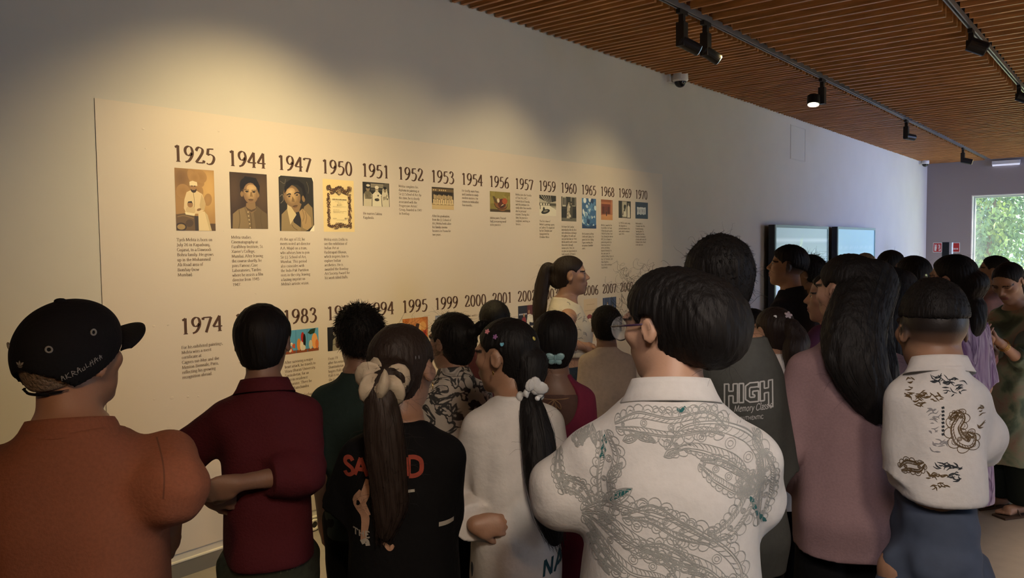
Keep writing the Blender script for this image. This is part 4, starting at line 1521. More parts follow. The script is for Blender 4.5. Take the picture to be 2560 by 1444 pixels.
PX0, PX1, PZ1, PZ0 = 1.583, 6.876, 2.312, 0.12
panel = thing('timeline_panel', (PX0, 0, 0), 'beige printed timeline panel with rows of brown years, photographs and captions', 'wall panel')
m = MB(); m.box(0, PX1 - PX0, -0.0036, -0.0012, PZ0, PZ1)
for bx_, by_, br in ((547, 328, .007), (358, 322, .008), (364, 371, .005), (386, 998, .006), (430, 994, .012), (470, 991, .008), (496, 990, .006), (424, 1066, .014), (640, 733, .007), (736, 690, .006), (1062, 742, .006), (560, 577, .005), (385, 815, .008), (420, 812, .006), (1020, 640, .005), (900, 735, .006)):
    q = on_wall(bx_, by_, 0.0036)       # air bubbles under the vinyl
    m.ball((q[0] - PX0, -0.0032, q[2]), (br, 0.0016, br * 0.7), 12)
m.build('panel_sheet', M['panel'], panel)
PY = -0.0042


def draw(name, x0, z1, w, h, layers, label):
    """a flat print: background colour, then shapes in unit coordinates (0..1, y up)"""
    V = []; F = []; C = []
    def poly(pts, c, k):
        i = len(V)
        for p in pts:
            px_, py_ = min(max(p[0], 0), 1), min(max(p[1], 0), 1)
            V.append((x0 - PX0 + px_ * w, PY - 0.00003 * k, z1 - h + py_ * h)); C.append(c)
        F.append(tuple(range(i, i + len(pts))))
    for k, L in enumerate(layers):
        c = hx(L[1])
        if L[0] == 'R':
            a, b, cc, d = L[2:6]
            poly([(a, b), (cc, b), (cc, d), (a, d)], c, k)
        elif L[0] == 'E':
            cx, cy, rx, ry = L[2:6]
            ro = math.radians(L[6]) if len(L) > 6 else 0
            P = []
            for i in range(20):
                a = 2 * math.pi * i / 20
                ex, ey = rx * math.cos(a) * w, ry * math.sin(a) * h
                P.append((cx + (ex * math.cos(ro) - ey * math.sin(ro)) / w, cy + (ex * math.sin(ro) + ey * math.cos(ro)) / h))
            poly(P, c, k)
        elif L[0] == 'G':        # soft edged patch: centre colour fading to a rim colour
            c2 = hx(L[7])
            cx, cy, rx, ry = L[2:6]
            ro = math.radians(L[6])
            for q in range(4):
                n0 = len(V)
                for f in (q / 4, (q + 1) / 4):
                    for i in range(20):
                        a = 2 * math.pi * i / 20
                        ex, ey = rx * f * math.cos(a) * w, ry * f * math.sin(a) * h
                        X_ = cx + (ex * math.cos(ro) - ey * math.sin(ro)) / w; Y_ = cy + (ex * math.sin(ro) + ey * math.cos(ro)) / h
                        V.append((x0 - PX0 + min(max(X_, 0), 1) * w, PY - 0.00003 * k, z1 - h + min(max(Y_, 0), 1) * h))
                        s_ = f * f * (3 - 2 * f)
                        C.append(tuple(u + (v - u) * s_ for u, v in zip(c, c2)))
                F += [(n0 + i, n0 + (i + 1) % 20, n0 + 20 + (i + 1) % 20, n0 + 20 + i) for i in range(20)]
        elif L[0] == 'P':
            v = L[2]
            poly([(v[i] / 100, v[i + 1] / 100) for i in range(0, len(v), 2)], c, k)
        elif L[0] == 'S':
            P = np.array(L[3]).reshape(-1, 2) / 100.0
            P = catmull(P * np.array([w, h]), max(4, len(P) * 4))
            for (l0, r0), (l1, r1) in zip(ribbon(P, L[2] * w)[:-1], ribbon(P, L[2] * w)[1:]):
                poly([(l0[0] / w, l0[1] / h), (r0[0] / w, r0[1] / h), (r1[0] / w, r1[1] / h), (l1[0] / w, l1[1] / h)], c, k)
    me = bpy.data.meshes.new(name)
    me.from_pydata(V, [], F)
    a = me.color_attributes.new('Col', 'FLOAT_COLOR', 'POINT')
    cc = np.ones((len(V), 4), np.float32); cc[:, :3] = np.array(C)
    a.data.foreach_set('color', cc.ravel())
    o = link(name, me, panel, M['paint'])
    o['label'] = label
    return o


def blotches(seed, n, cols, rx=(0.05, 0.2), ry=(0.05, 0.2), box=(0, 0, 1, 1)):
    r = random.Random(seed)
    return [('E', r.choice(cols), r.uniform(box[0], box[2]), r.uniform(box[1], box[3]), r.uniform(*rx), r.uniform(*ry), r.uniform(0, 180)) for _ in range(n)]


def clouds(seed, n, cols, rim, rx=(0.15, 0.35), ry=(0.1, 0.3), box=(0, 0, 1, 1)):
    r = random.Random(seed)
    return [('G', r.choice(cols), r.uniform(box[0], box[2]), r.uniform(box[1], box[3]), r.uniform(*rx), r.uniform(*ry), r.uniform(0, 180), rim) for _ in range(n)]


def figure(x, y, s, body, skin='c8a888', hair='1c1512', skirt=None):
    """small standing figure for the little prints"""
    return [('P', body, [100 * (x - .45 * s), 100 * (y - 1.6 * s), 100 * (x - .5 * s), 100 * (y - .2 * s), 100 * (x - .25 * s), 100 * y, 100 * (x + .25 * s), 100 * y, 100 * (x + .5 * s), 100 * (y - .2 * s), 100 * (x + .45 * s), 100 * (y - 1.6 * s)]),
            ('P', skirt or body, [100 * (x - .45 * s), 100 * (y - 1.4 * s), 100 * (x - .55 * s), 100 * (y - 3.2 * s), 100 * (x + .55 * s), 100 * (y - 3.2 * s), 100 * (x + .45 * s), 100 * (y - 1.4 * s)]),
            ('E', hair, x, y + .32 * s, .27 * s, .34 * s), ('E', skin, x, y + .25 * s, .2 * s, .27 * s)]


YEARS = ['1925', '1944', '1947', '1950', '1951', '1952', '1953', '1954', '1956', '1957', '1959', '1960', '1965', '1968', '1969', '1970']
ROW2 = ['1974', '1980', '1983', '1988', '1994', '1995', '1999', '2000', '2001', '2002', '2003', '2005', '2006', '2007', '2009']
CAP = {
'1925': 'Tyeb Mehta is born on|July 26 in Kapadvanj,|Gujarat, to a Dawoodi|Bohra family. He grows|up in the Mohammed|Ali Road area of|Bombay (now|Mumbai).',
'1944': "Mehta studies|Cinematography at|Fazalbhoy Institute, St.|Xavier's College,|Mumbai. After leaving|the course shortly, he|joins Famous Cine|Laboratories, Tardeo|where he assists a film|director from 1945 -|1947.",
'1947': "At the age of 22, he|meets noted art director|A.A. Majid on a tram,|who advises him to join|Sir J.J. School of Art,|Mumbai. This period|also coincides with|the Indo-Pak Partition|riots in the city, leaving|a lasting imprint on|Mehta's artistic vision.",
'1950': 'Mehta visits Delhi to|see the exhibition of|Indian Art at|Rashtrapati Bhavan,|which inspires him to|explore Indian|aesthetics. He is|awarded the Bombay|Art Society Award for|his work titled Bulls.',
'1951': 'He marries Sakina|Kagalwala.',
'1952': "Mehta completes his|diploma in painting at|Sir J.J. School of Art. By|this time, he is closely|associated with the|Progressive Artists'|Group, founded in 1947|in Bombay.",
'1953': 'After his graduation,|from the J.J. School of|Art, Mehta looks after|his family cinema|business in Poona for|two years.',
'1954': 'He briefly visits Paris|and London to study|modern masters. He|returns to India after|four months.',
'1956': 'Mehta paints Trussed|Bull, a recurring motif|in his practice.',
'1957': 'Mehta joins the Faculty|of Fine Arts, M.S.|University of Baroda,|and discontinues his|study after four months|due to personal|reasons. During this|time, he practices|sculpture, working in|bronze.',
'1959': "The first show of|Mehta's paintings opens|at Gallery 59, organised|by Bal Chhabda and|inaugurated by|Ebrahim Alkazi.",
'1960': 'He leaves for London|immediately after his first|solo exhibition at Jehangir|Art gallery. His wife and|son join him later in 1960.|Mehta and his wife sustain|themselves through|various jobs. Here, he|receives an opportunity to|look at works of Francis',
'1965': 'Mehta moves to New|Delhi with Sakina. He|paints his first Falling|Figure, marking the|inception of another|series.',
'1968': 'Mehta is awarded the|Rockefeller 3rd Fund|Fellowship and spends|1968-69 in New York|City. During his time in|NYC, he is drawn to|pioneering works by|American abstract|artists, including|Barnett Newman. In|the same year, he|exhibits Falling Figure at|the 1st Triennale, Lalit|Kala Akademi,|New Delhi winning a|Gold Medal.',
'1969': 'In 1969, he starts using|the diagonal as a|pictorial element in his|work, which continues|until 1974.',
'1970': 'Mehta makes a|16 minute short film|Koodal (meaning|"meeting place" in|Tamil) for the Films|Division, Government|of India, which wins the|Filmfare Critics Award|in the same year.',
'1974': 'For his exhibited paintings,|Mehta wins a merit|certificate at|Cagnes-sur-Mer and the|Menton Biennale, Paris,|reflecting his growing|recognition abroad.',
'1980': 'He|Sak|his',
'1983': 'After surviving a major|heart attack, he travels to|Visva-Bharati University,|Santiniketan, for an|artist-in-residence|programme. There he|meets Ramchandra|and K.G.|Subramanyan, Gerbari',
'1988': 'From 19|after his return|Shantiniketan|begins Kali p|Kali is on|she is', '1994': 'is in the', '2000': "Mehta's work is",
}
DX = 0.2945
for i, y in enumerate(YEARS):
    rows, w = text_rows(y, 0.122, bold=1.12, thick=11, thin=3.6, res=2.2)
    k = 0.228 / w
    rows = [[((l[0] * k, l[1]), (r[0] * k, r[1])) for l, r in q] for q in rows]
    o = flat_strokes('year_number', rows, (1.937 + i * DX - PX0, 2.0565), M['ink'], panel, PY)
    o['label'] = 'printed year ' + y + ' in the upper row'
for i, y in enumerate(ROW2):
    rows, w = text_rows(y, 0.122, bold=1.12, thick=11, thin=3.6, res=2.2)
    k = 0.232 / w
    rows = [[((l[0] * k, l[1]), (r[0] * k, r[1])) for l, r in q] for q in rows]
    o = flat_strokes('year_number', rows, (1.945 + i * 0.2957 - PX0, 1.2065), M['ink'], panel, PY)
    o['label'] = 'printed year ' + y + ' in the lower row' if y not in ('1980', '1988', '2003') else 'printed year in the lower row, partly hidden by heads'

GREY = ['3a3228', '6b5d48', '9b8a6c', 'c9b994']
PH = {}   # year: (width, bottom z)
DRAW = {}
DRAW['1925'] = (0.208, 1.720, [('R', 'a8814c', 0, 0, 1, 1), ('G', 'd0a868', .85, .65, .5, .6, 0, 'a8814c'), ('G', '7d5c33', .15, .85, .45, .4, 0, 'a8814c')] + clouds(1, 9, ['b08850', '9f7844'], 'a8814c', (.1, .2), (.06, .14), box=(.1, .5, .9, .9)) + [
    ('R', '5a452a', 0, 0, 1, .12), ('P', '6b5433', [0, 26, 22, 28, 50, 24, 54, 0, 0, 0]), ('E', '443420', .12, .06, .14, .07), ('E', 'a58a58', .12, .06, .10, .045), ('E', '54422a', .33, .12, .10, .06, 20), ('S', '8f7548', .02, [3, 22, 20, 24, 44, 20]),
    ('P', '3f3324', [46, 24, 58, 24, 58, 0, 47, 0]), ('P', 'ddc9a0', [56, 30, 72, 32, 84, 0, 56, 0]), ('P', 'c9b48a', [72, 32, 80, 26, 90, 0, 84, 0]),
    ('P', 'dcc69c', [28, 62, 40, 66, 54, 65, 68, 60, 76, 44, 72, 34, 60, 28, 26, 27, 20, 36, 22, 50]), ('P', 'c4ab7e', [66, 60, 76, 44, 72, 34, 62, 34, 60, 42]), ('S', '8d7650', .012, [45, 62, 47, 48, 46, 36]), ('E', '4a3724', .46, .665, .075, .05), ('E', 'a07a50', .455, .715, .085, .058), ('P', '3c2c1d', [38, 68, 41, 63, 50, 63, 53, 69, 50, 66, 41, 66]),
    ('P', 'e2d2ac', [36, 73, 36, 79, 44, 81, 55, 79, 56, 73]), ('S', '3a2a1c', .02, [40, 72.5, 44, 72.5]), ('S', '3a2a1c', .02, [47, 72.5, 51, 72.5]), ('E', 'cdb488', .37, .335, .12, .07), ('E', '9e774d', .36, .42, .07, .045), ('P', '36281c', [29, 43, 31, 47, 40, 48, 43, 43, 40, 45, 32, 45]), ('E', '8e6a44', .58, .345, .06, .02, 20), ('P', 'e6d7b2', [22, 30, 48, 28, 46, 24, 24, 26])],
    'sepia print of a bearded man in a white cap with a small child')
PORT = [('E', '17120e', .52, .80, .255, .135), ('P', '8a6f4c', [42, 46, 40, 34, 56, 28, 68, 34, 66, 50]), ('G', 'c0a073', .55, .64, .205, .19, 0, '87694a'), ('E', '94764f', .31, .62, .04, .05), ('E', '94764f', .745, .62, .035, .05), ('G', 'ccad80', .57, .73, .13, .07, 0, 'bd9d70')]
DRAW['1944'] = (0.221, 1.733, [('R', '3d2d1d', 0, 0, 1, 1), ('G', '5c4730', .88, .6, .4, .6, 0, '3d2d1d'), ('G', '54402a', .1, .65, .3, .5, 0, '3d2d1d')] + [('P', '7a6648', [4, 0, 6, 26, 20, 34, 40, 40, 55, 32, 70, 42, 86, 33, 98, 28, 100, 0]), ('P', '8b7654', [6, 26, 20, 34, 36, 38, 48, 8, 46, 0, 4, 0]), ('P', '6a583c', [60, 36, 70, 42, 86, 33, 98, 28, 100, 0, 66, 0])] + PORT + [
    ('P', '17120e', [26, 78, 28, 64, 34, 76, 42, 83, 60, 83, 71, 75, 78, 62, 80, 78, 70, 92, 40, 94]), ('P', '17120e', [38, 70.5, 50, 70, 50, 69, 38, 69.3]), ('P', '17120e', [57, 70, 68, 70.5, 68, 69, 57, 69]), ('G', '6b5238', .44, .668, .07, .03, 0, 'b39468'), ('G', '6b5238', .635, .668, .07, .03, 0, 'b09166'), ('E', '17120e', .445, .664, .026, .012), ('E', '17120e', .635, .664, .026, .012), ('S', '17120e', .012, [39, 67, 44.5, 68, 50, 66.5]), ('S', '17120e', .012, [58, 66.5, 63.5, 68, 69, 67]),
    ('P', '86693f', [54, 66, 58, 66, 60, 58, 52, 58]), ('E', '59402a', .545, .525, .075, .012), ('E', '7a5a3c', .545, .508, .055, .012), ('P', '5c4a32', [38, 42, 44, 34, 55, 30, 66, 34, 72, 42, 66, 37, 55, 34, 45, 37])] + [('E', 'c8b48a', .46 + .012 * k, .30 - .07 * k, .018, .012) for k in range(5)] + [('S', '54442e', .012, [52, 30, 54, 14, 55, 0]), ('S', '5e4d34', .012, [22, 34, 24, 16, 20, 0]), ('S', '5e4d34', .012, [82, 33, 80, 16, 84, 0])],
    'print of a young man in a buttoned jacket against a brown ground')
DRAW['1947'] = (0.228, 1.723, [('R', '2b2822', 0, 0, 1, 1), ('G', '3d382f', .2, .8, .4, .3, 0, '2b2822')] + [('S', '8b8069', .012, [2, 62, 10, 66, 12, 56, 4, 50]), ('S', '7b715c', .01, [4, 90, 16, 86, 20, 94]), ('S', '6d644f', .01, [80, 92, 86, 80, 84, 70]),
    ('P', '94805c', [4, 0, 6, 30, 24, 42, 34, 36, 40, 16, 66, 4, 66, 0]), ('P', 'cbb88f', [24, 58, 22, 40, 30, 12, 48, 30, 40, 44]), ('P', '8a7653', [62, 30, 72, 46, 84, 52, 96, 44, 98, 10, 74, 0, 60, 0]), ('G', 'bd9e70', .37, .64, .24, .205, 24, '7e6344'), ('E', '8a6f4b', .70, .60, .045, .06, 10), ('P', '8b704c', [34, 44, 44, 34, 56, 36, 64, 50, 50, 56]), ('G', 'cdb083', .33, .715, .13, .07, 22, 'b99a6d'),
    ('P', '15110e', [16, 76, 20, 88, 36, 95, 56, 94, 72, 86, 78, 70, 76, 58, 70, 66, 66, 79, 54, 85, 38, 85, 25, 77]), ('P', '15110e', [16, 82, 15, 68, 20, 72, 24, 78]), ('S', '15110e', .035, [22, 65, 29, 67.5, 34, 67]), ('S', '15110e', .035, [44, 68, 52, 71, 60, 70]), ('G', '5f4830', .285, .634, .065, .03, 15, 'b0916a'), ('G', '5f4830', .51, .667, .07, .03, 15, 'ad8f66'), ('E', '15110e', .29, .630, .026, .011, 15), ('E', '15110e', .515, .663, .028, .012, 15),
    ('P', '7d6341', [38, 64, 35, 54, 44, 53, 43, 58]), ('E', '59412c', .45, .46, .08, .016, 12), ('E', '7b5c40', .46, .438, .055, .012, 12), ('P', 'a98d63', [56, 36, 66, 42, 76, 36, 90, 26, 92, 10, 80, 2, 66, 6, 62, 20]), ('S', '6b5438', .012, [66, 40, 70, 28, 66, 18]), ('S', '6b5438', .012, [74, 36, 78, 26, 74, 14]), ('S', '5a482f', .012, [34, 12, 40, 6, 50, 2]), ('P', 'efe8d4', [86, 0, 100, 12, 100, 0]), ('P', 'efe8d4', [0, 97, 0, 100, 6, 100]), ('P', 'efe8d4', [96, 100, 100, 100, 100, 92])],
    'print of a young man leaning his chin on his hand, white corners')


def scrolls():
    L = [('R', 'e6cf98', 0, 0, 1, 1), ('R', 'eddaa8', .24, .15, .76, .66)]
    r = random.Random(5)
    br = ['5a3f2a', '6b4c33', '4a3322']
    def curl(x, y, s, k):
        P = []
        a0 = r.uniform(0, 6.3)
        for i in range(7):
            a = a0 + k * i * 0.9
            q = s * (1 - i / 8)
            P += [100 * (x + q * math.cos(a)), 100 * (y + 0.65 * q * math.sin(a))]
        return ('S', r.choice(br), .018, P)
    for y in np.arange(.12, .72, .032):
        for x in (.16, .85):
            L.append(curl(x + r.uniform(-.02, .02), y, .05, r.choice((-1, 1)))); L.append(curl(x + r.uniform(-.03, .03), y + .015, .035, r.choice((-1, 1))))
    for x in np.arange(.16, .87, .05):
        L.append(curl(x, .105 + .02 * math.sin(x * 12), .05, r.choice((-1, 1)))); L.append(curl(x, .12 + .03 * (abs(x - .5) < .12), .035, 1))
        q = .77 + .07 * math.exp(-((x - .5) / .13) ** 2) + .07 * (abs(x - .5) > .27)
        L.append(curl(x, q, .06, r.choice((-1, 1)))); L.append(curl(x, q - .03, .05, r.choice((-1, 1)))); L.append(curl(x, q + .03, .04, -1))
    L += [('E', 'a89064', .5, .75, .06, .04), ('S', '5a3f2a', .012, [44, 75, 50, 79, 56, 75, 50, 71, 44, 75])]
    r2 = random.Random(8)
    for y, a, b, th in ((.615, .27, .73, .016), (.575, .36, .64, .006), (.545, .44, .57, .006), (.51, .42, .58, .012), (.48, .29, .71, .005), (.42, .30, .50, .005), (.39, .29, .72, .005), (.365, .30, .62, .005), (.25, .28, .40, .008), (.25, .66, .74, .02), (.225, .40, .62, .005)):
        x = a
        while x < b:
            w = r2.uniform(.015, .05)
            L.append(('R', '6b5436', x, y, min(x + w, b), y + th)); x += w + .012
    return L


DRAW['1950'] = (0.226, 1.722, scrolls(), 'cream certificate print with an ornate scrolled brown border')
DRAW['1951'] = (0.214, 1.880, [('R', '2c2a24', 0, 0, 1, 1), ('R', '8d8674', .3, .78, .78, .95), ('R', '4d4a40', .3, .66, .78, .74), ('R', '77705f', .34, .86, .74, .88)] + blotches(6, 10, ['1c1a16', '3b3830', '5d584a'], box=(.78, .4, 1, 1)) + [
    ('P', 'c7bea6', [2, 0, 4, 50, 12, 62, 26, 62, 34, 50, 32, 0]), ('P', '6f6754', [6, 56, 12, 62, 26, 62, 32, 50, 30, 30, 8, 30]), ('E', '8a7c62', .19, .72, .07, .11), ('E', '26221b', .19, .80, .075, .07), ('E', 'cfc7b0', .2, .86, .07, .05), ('P', 'dad3bd', [34, 0, 36, 50, 46, 62, 58, 62, 68, 50, 70, 0]), ('E', '9a8b70', .52, .70, .065, .10), ('E', 'd9d2be', .52, .80, .075, .07), ('E', 'c4bba4', .52, .64, .045, .06), ('E', '3a352b', .52, .28, .09, .06),
    ('P', 'cfc8b2', [72, 0, 70, 40, 74, 74, 82, 84, 90, 76, 98, 30, 98, 0]), ('E', '8f8067', .83, .70, .055, .10), ('E', '1a1713', .83, .79, .06, .06), ('P', 'a59b84', [74, 40, 90, 46, 92, 34, 76, 26])] + blotches(7, 16, ['5b5546', 'e4decb', '857c67'], (.01, .03), (.02, .05), (.05, .3, .95, .6)), 'black and white wedding print of three people in white')
DRAW['1953'] = (0.210, 1.879, [('R', '3a2f20', 0, 0, 1, 1), ('R', 'cdb384', 0, 0, 1, .22), ('R', 'a88d5f', 0, .2, 1, .28), ('R', '6e5a3a', 0, .80, 1, .94), ('R', '241c13', .1, .3, .92, .8)] + [('R', 'c9b081', .05 + .09 * k, .84, .05 + .09 * k + .055, .90) for k in range(7) if k not in (2,)] + sum([figure(.10 + .072 * k, .66 - .02 * (k % 3), .06, 'c7ae82', 'a58a62') for k in range(12)], []) + sum([figure(.08 + .085 * k, .46 - .02 * (k % 2), .07, 'dcc598', 'a88c63') for k in range(11)], []), 'dark sepia group print with rows of people in front of a sign')
DRAW['1956'] = (0.230, 1.879, [('R', '8f8140', 0, 0, 1, 1)] + blotches(9, 14, ['998b48', '857738', 'a19350']) + [('R', '4b3a22', 0, 0, 1, .13), ('E', '8a5a2c', .5, .36, .32, .28, -20), ('E', '5d2717', .58, .42, .2, .24, 10), ('E', 'a8512a', .72, .55, .13, .15, 0), ('E', 'd9cdb0', .40, .56, .06, .11, 20), ('P', '5c4a2a', [12, 78, 24, 74, 36, 46, 30, 40, 20, 52]), ('E', 'c9b690', .60, .33, .07, .045, 30), ('E', '2e1a10', .6, .28, .12, .04, 20), ('S', '2b1d12', .02, [20, 40, 30, 22, 55, 14, 80, 22, 86, 40])], 'small olive and rust coloured painting print with rounded brown shapes')
DRAW['1959'] = (0.221, 1.866, [('R', 'b5ae9c', 0, 0, 1, 1), ('P', '2a2822', [0, 100, 100, 100, 100, 74, 55, 62, 0, 84])] + [('S', 'cfc8b6', .02, [8 + 14 * k, 100, 44 + 7 * k, 64]) for k in range(5)] + [('R', '4c483d', 0, .48, 1, .62), ('R', 'd6d0bf', .04, .5, .16, .6), ('R', 'd6d0bf', .22, .5, .32, .6), ('R', 'd6d0bf', .38, .51, .46, .6), ('R', 'd6d0bf', .52, .51, .60, .59), ('R', '8f8877', .66, .42, 1, .5), ('P', 'd9d3c2', [0, 48, 60, 50, 100, 30, 100, 0, 0, 0]), ('E', '26231d', .36, .2, .26, .11, 10), ('E', '26231d', .26, .3, .06, .12), ('E', '7e7867', .36, .22, .14, .05, 10), ('R', '2e2b25', .03, .3, .06, .5)], 'black and white gallery interior print with a dark sculpture in front')
DRAW['1960'] = (0.212, 1.827, [('R', '35322b', 0, 0, 1, 1), ('R', 'bdb6a4', .06, .6, .3, 1), ('R', '2a2822', .1, .66, .17, .96), ('R', '2a2822', .2, .66, .27, .96), ('R', '9b9584', .62, .62, .95, 1), ('R', '3e3b33', .68, .66, .9, .98), ('R', '24221d', 0, .1, 1, .5), ('R', '6b6658', 0, 0, 1, .14), ('P', 'b9ae98', [34, 12, 38, 58, 46, 74, 54, 72, 58, 50, 54, 12]), ('E', '8e7f69', .5, .77, .055, .05), ('E', '191713', .5, .81, .06, .035), ('P', '504b40', [56, 10, 56, 62, 66, 70, 76, 60, 72, 10]), ('E', '8e7f69', .65, .75, .05, .045), ('E', '191713', .65, .785, .055, .03)] + blotches(10, 10, ['8a8271', 'cfc6b2', '5f594b'], (.02, .05), (.02, .06), (.36, .15, .6, .6)), 'black and white print of a couple standing outside a house')
DRAW['1965'] = (0.216, 1.772, [('R', '3f6d9c', 0, 0, 1, 1)] + blotches(12, 46, ['274f80', '6d9cc4', 'c3d8e4', '3c6aa0', 'e3ebee', '1d3f6b', '5c8dbb'], (.04, .12), (.03, .12)) + [('P', '1e3d68', [0, 0, 0, 14, 40, 6, 100, 12, 100, 0])], 'blue and white abstract painting print with broken brush marks')
DRAW['1968'] = (0.188, 1.849, [('R', '9c5a3a', 0, 0, 1, 1), ('P', 'c98e5c', [0, 0, 100, 0, 100, 28, 0, 24]), ('R', '7a3826', .06, .3, .78, .78), ('R', '5c2a1e', .1, .3, .30, .66), ('R', '6e3224', .34, .3, .52, .66), ('R', '5c2a1e', .56, .3, .74, .66), ('R', 'b5714a', 0, .78, 1, .88), ('R', 'a9643f', .8, .3, .86, 1), ('R', 'c98e66', .9, .3, .96, 1)] + figure(.46, .42, .07, '3a2a22', '9a6a4a', skirt='2b211c'), 'reddish print of a lone figure before a large brick building')
DRAW['1969'] = (0.212, 1.872, [('R', '75705f', 0, 0, 1, 1), ('R', '2b2822', 0, 0, .28, 1), ('R', 'b5ae9a', .28, .1, .66, .96), ('R', '38352d', .66, 0, 1, 1), ('P', '3b372f', [30, 20, 58, 80, 62, 74, 40, 14]), ('P', 'd8d1bf', [70, 4, 72, 66, 80, 80, 92, 66, 94, 4]), ('E', '8a7c66', .81, .86, .06, .07), ('E', '14120f', .81, .92, .065, .04), ('E', '1d1a16', .5, .66, .08, .14), ('P', 'cfc8b4', [36, 8, 40, 40, 60, 40, 64, 8])], 'black and white print of a person beside a picture')
DRAW['1970'] = (0.233, 1.873, [('R', '1d3350', 0, 0, 1, 1)] + [('R', 'c9cdd2', .13 + .118 * k, .24 + (.03 if k % 2 else 0), .13 + .118 * k + .1, .70 - (.05 if k % 3 == 1 else 0)) for k in range(6)] + [('R', 'd8dbde', .12, .62, .80, .68), ('R', '1d3350', .18, .4, .2, .55), ('R', '1d3350', .33, .36, .35, .52), ('R', '1d3350', .56, .4, .58, .56), ('R', '1d3350', .69, .38, .71, .52)], 'navy blue print with a white block lettered film title')
D2 = {
'1983': (0.232, 1.171, 1.040, [('R', '5aa0c8', 0, 0, 1, 1), ('P', '8a4a2a', [0, 0, 100, 0, 100, 14, 0, 12]), ('R', '3f83b0', .33, 0, .345, 1), ('R', '3f83b0', .66, 0, .675, 1), ('P', '1e3a22', [68, 82, 76, 96, 92, 100, 88, 78, 76, 74])] + blotches(14, 10, ['e9e2d2', 'd8cdb8', 'c4552f'], (.02, .05), (.06, .16), (.04, .1, .3, .5)) + [('E', 'd88a3c', .42, .36, .06, .26), ('E', 'e4dac6', .5, .3, .05, .22), ('E', 'b22a20', .53, .66, .05, .22), ('E', '1c1712', .58, .5, .04, .3), ('E', 'd9d2c0', .55, .2, .06, .12), ('E', 'e6a560', .88, .44, .09, .34), ('E', 'c9c4b0', .76, .3, .05, .2), ('E', 'd2763a', .95, .3, .05, .2)], 'bright blue sky triptych print with orange and red shapes'),
'1988': (0.19, 1.166, 1.026, [('R', '17150f', 0, 0, 1, 1), ('E', 'c9c2b0', .3, .72, .09, .1), ('P', '8d8674', [18, 0, 20, 44, 30, 62, 42, 44, 46, 0]), ('E', '3a362c', .7, .4, .12, .4)], 'dark print with a pale draped figure, half hidden'),
'1995': (0.226, 1.168, 1.009, [('R', 'c97f3c', 0, 0, 1, 1)] + blotches(15, 16, ['d8964e', 'b86a2e', 'e0b27a', 'cc8a52'], (.08, .2), (.1, .2)) + [('P', '3a2013', [48, 56, 54, 78, 66, 74, 62, 52, 70, 30, 56, 26]), ('E', 'e8c492', .24, .5, .1, .2), ('E', 'b23a22', .88, .34, .07, .3), ('R', 'b06a38', .93, .4, 1, 1), ('E', 'd9a05e', .82, .64, .1, .2, 30)], 'orange abstract painting print'),
'1999': (0.226, 1.168, 1.02, [('R', '8d93a8', 0, 0, 1, 1), ('R', '565a72', 0, .6, 1, .8), ('E', 'c9ccd8', .4, .4, .2, .2), ('R', '3d3f52', .6, .2, .8, .7), ('R', '74405a', .62, .8, 1, 1)], 'bluish grey print, mostly hidden'),
'2002': (0.222, 1.174, 1.013, [('R', '1c1b2c', 0, 0, 1, 1), ('R', '5a1d22', .5, .45, 1, 1), ('S', '6b2529', .04, [62, 100, 62, 46]), ('S', '46151a', .04, [80, 100, 80, 46])] + [('R', 'c9cbd8', .05 + .075 * k, .56, .05 + .075 * k + .045, .63) for k in range(6)] + [('P', '8a2a30', [20, 0, 22, 40, 32, 48, 42, 40, 44, 0]), ('E', 'b08a6a', .32, .54, .05, .08), ('P', 'dcd8d2', [48, 24, 52, 56, 66, 58, 78, 52, 92, 50, 94, 22, 80, 14]), ('E', '9a7252', .6, .68, .055, .09), ('E', 'e6e2dc', .74, .38, .16, .14), ('P', 'd8d4cc', [46, 0, 48, 30, 62, 26, 62, 0])], 'dark stage print with people in white and red'),
'2006': (0.206, 1.174, 0.807, [('R', 'd6c0a4', 0, 0, 1, 1), ('R', 'c3ab8d', .06, .72, .94, .74), ('R', 'bda585', .2, .86, .8, .875), ('E', 'd7c9b6', .3, .5, .14, .12), ('E', '8a2a26', .42, .52, .24, .12), ('E', 'e4d8c4', .44, .46, .17, .085), ('P', 'a23a34', [18, 40, 40, 36, 62, 42, 70, 10, 30, 4])], 'pale print with a deep red shape'),
'2007': (0.222, 1.168, 0.958, [('R', '27355a', 0, 0, 1, 1), ('S', '3d5080', .05, [12, 100, 10, 20]), ('S', '3d5080', .05, [50, 100, 52, 50]), ('S', '3d5080', .05, [86, 100, 86, 50])] + figure(.34, .72, .16, 'd8d6d6', '9a7252') + figure(.72, .62, .13, 'c9c4c4', '8a6448') + figure(.56, .5, .1, 'a84a4a', '8a6448') + [('R', '8a5a4a', 0, 0, 1, .2)], 'dark blue stage print with standing figures in white'),
}
for i, y in enumerate(YEARS):
    x = 1.945 + i * DX
    zt = 2.008
    if y in DRAW:
        w, zb, lay, lab = DRAW[y]
        draw('photo_print', x - (0.005 if y >= '1969' else 0), 2.026, w, 2.026 - zb, lay, lab)
        zt = zb - 0.052
    ink = M['ink_small']
    rows = []
    for k, line in enumerate(CAP[y].split('|')):
        q, w = text_rows(line, 0.0232, res=0.8, bold=0.95)
        if w > 0.246:
            q = [[((l[0] * 0.246 / w, l[1]), (r[0] * 0.246 / w, r[1])) for l, r in a] for a in q]
        rows += [[((l[0], l[1] - k * 0.0247), (r[0], r[1] - k * 0.0247)) for l, r in a] for a in q]
    flat_strokes('caption', rows, (x - PX0 - 0.001, zt), ink, panel, PY)
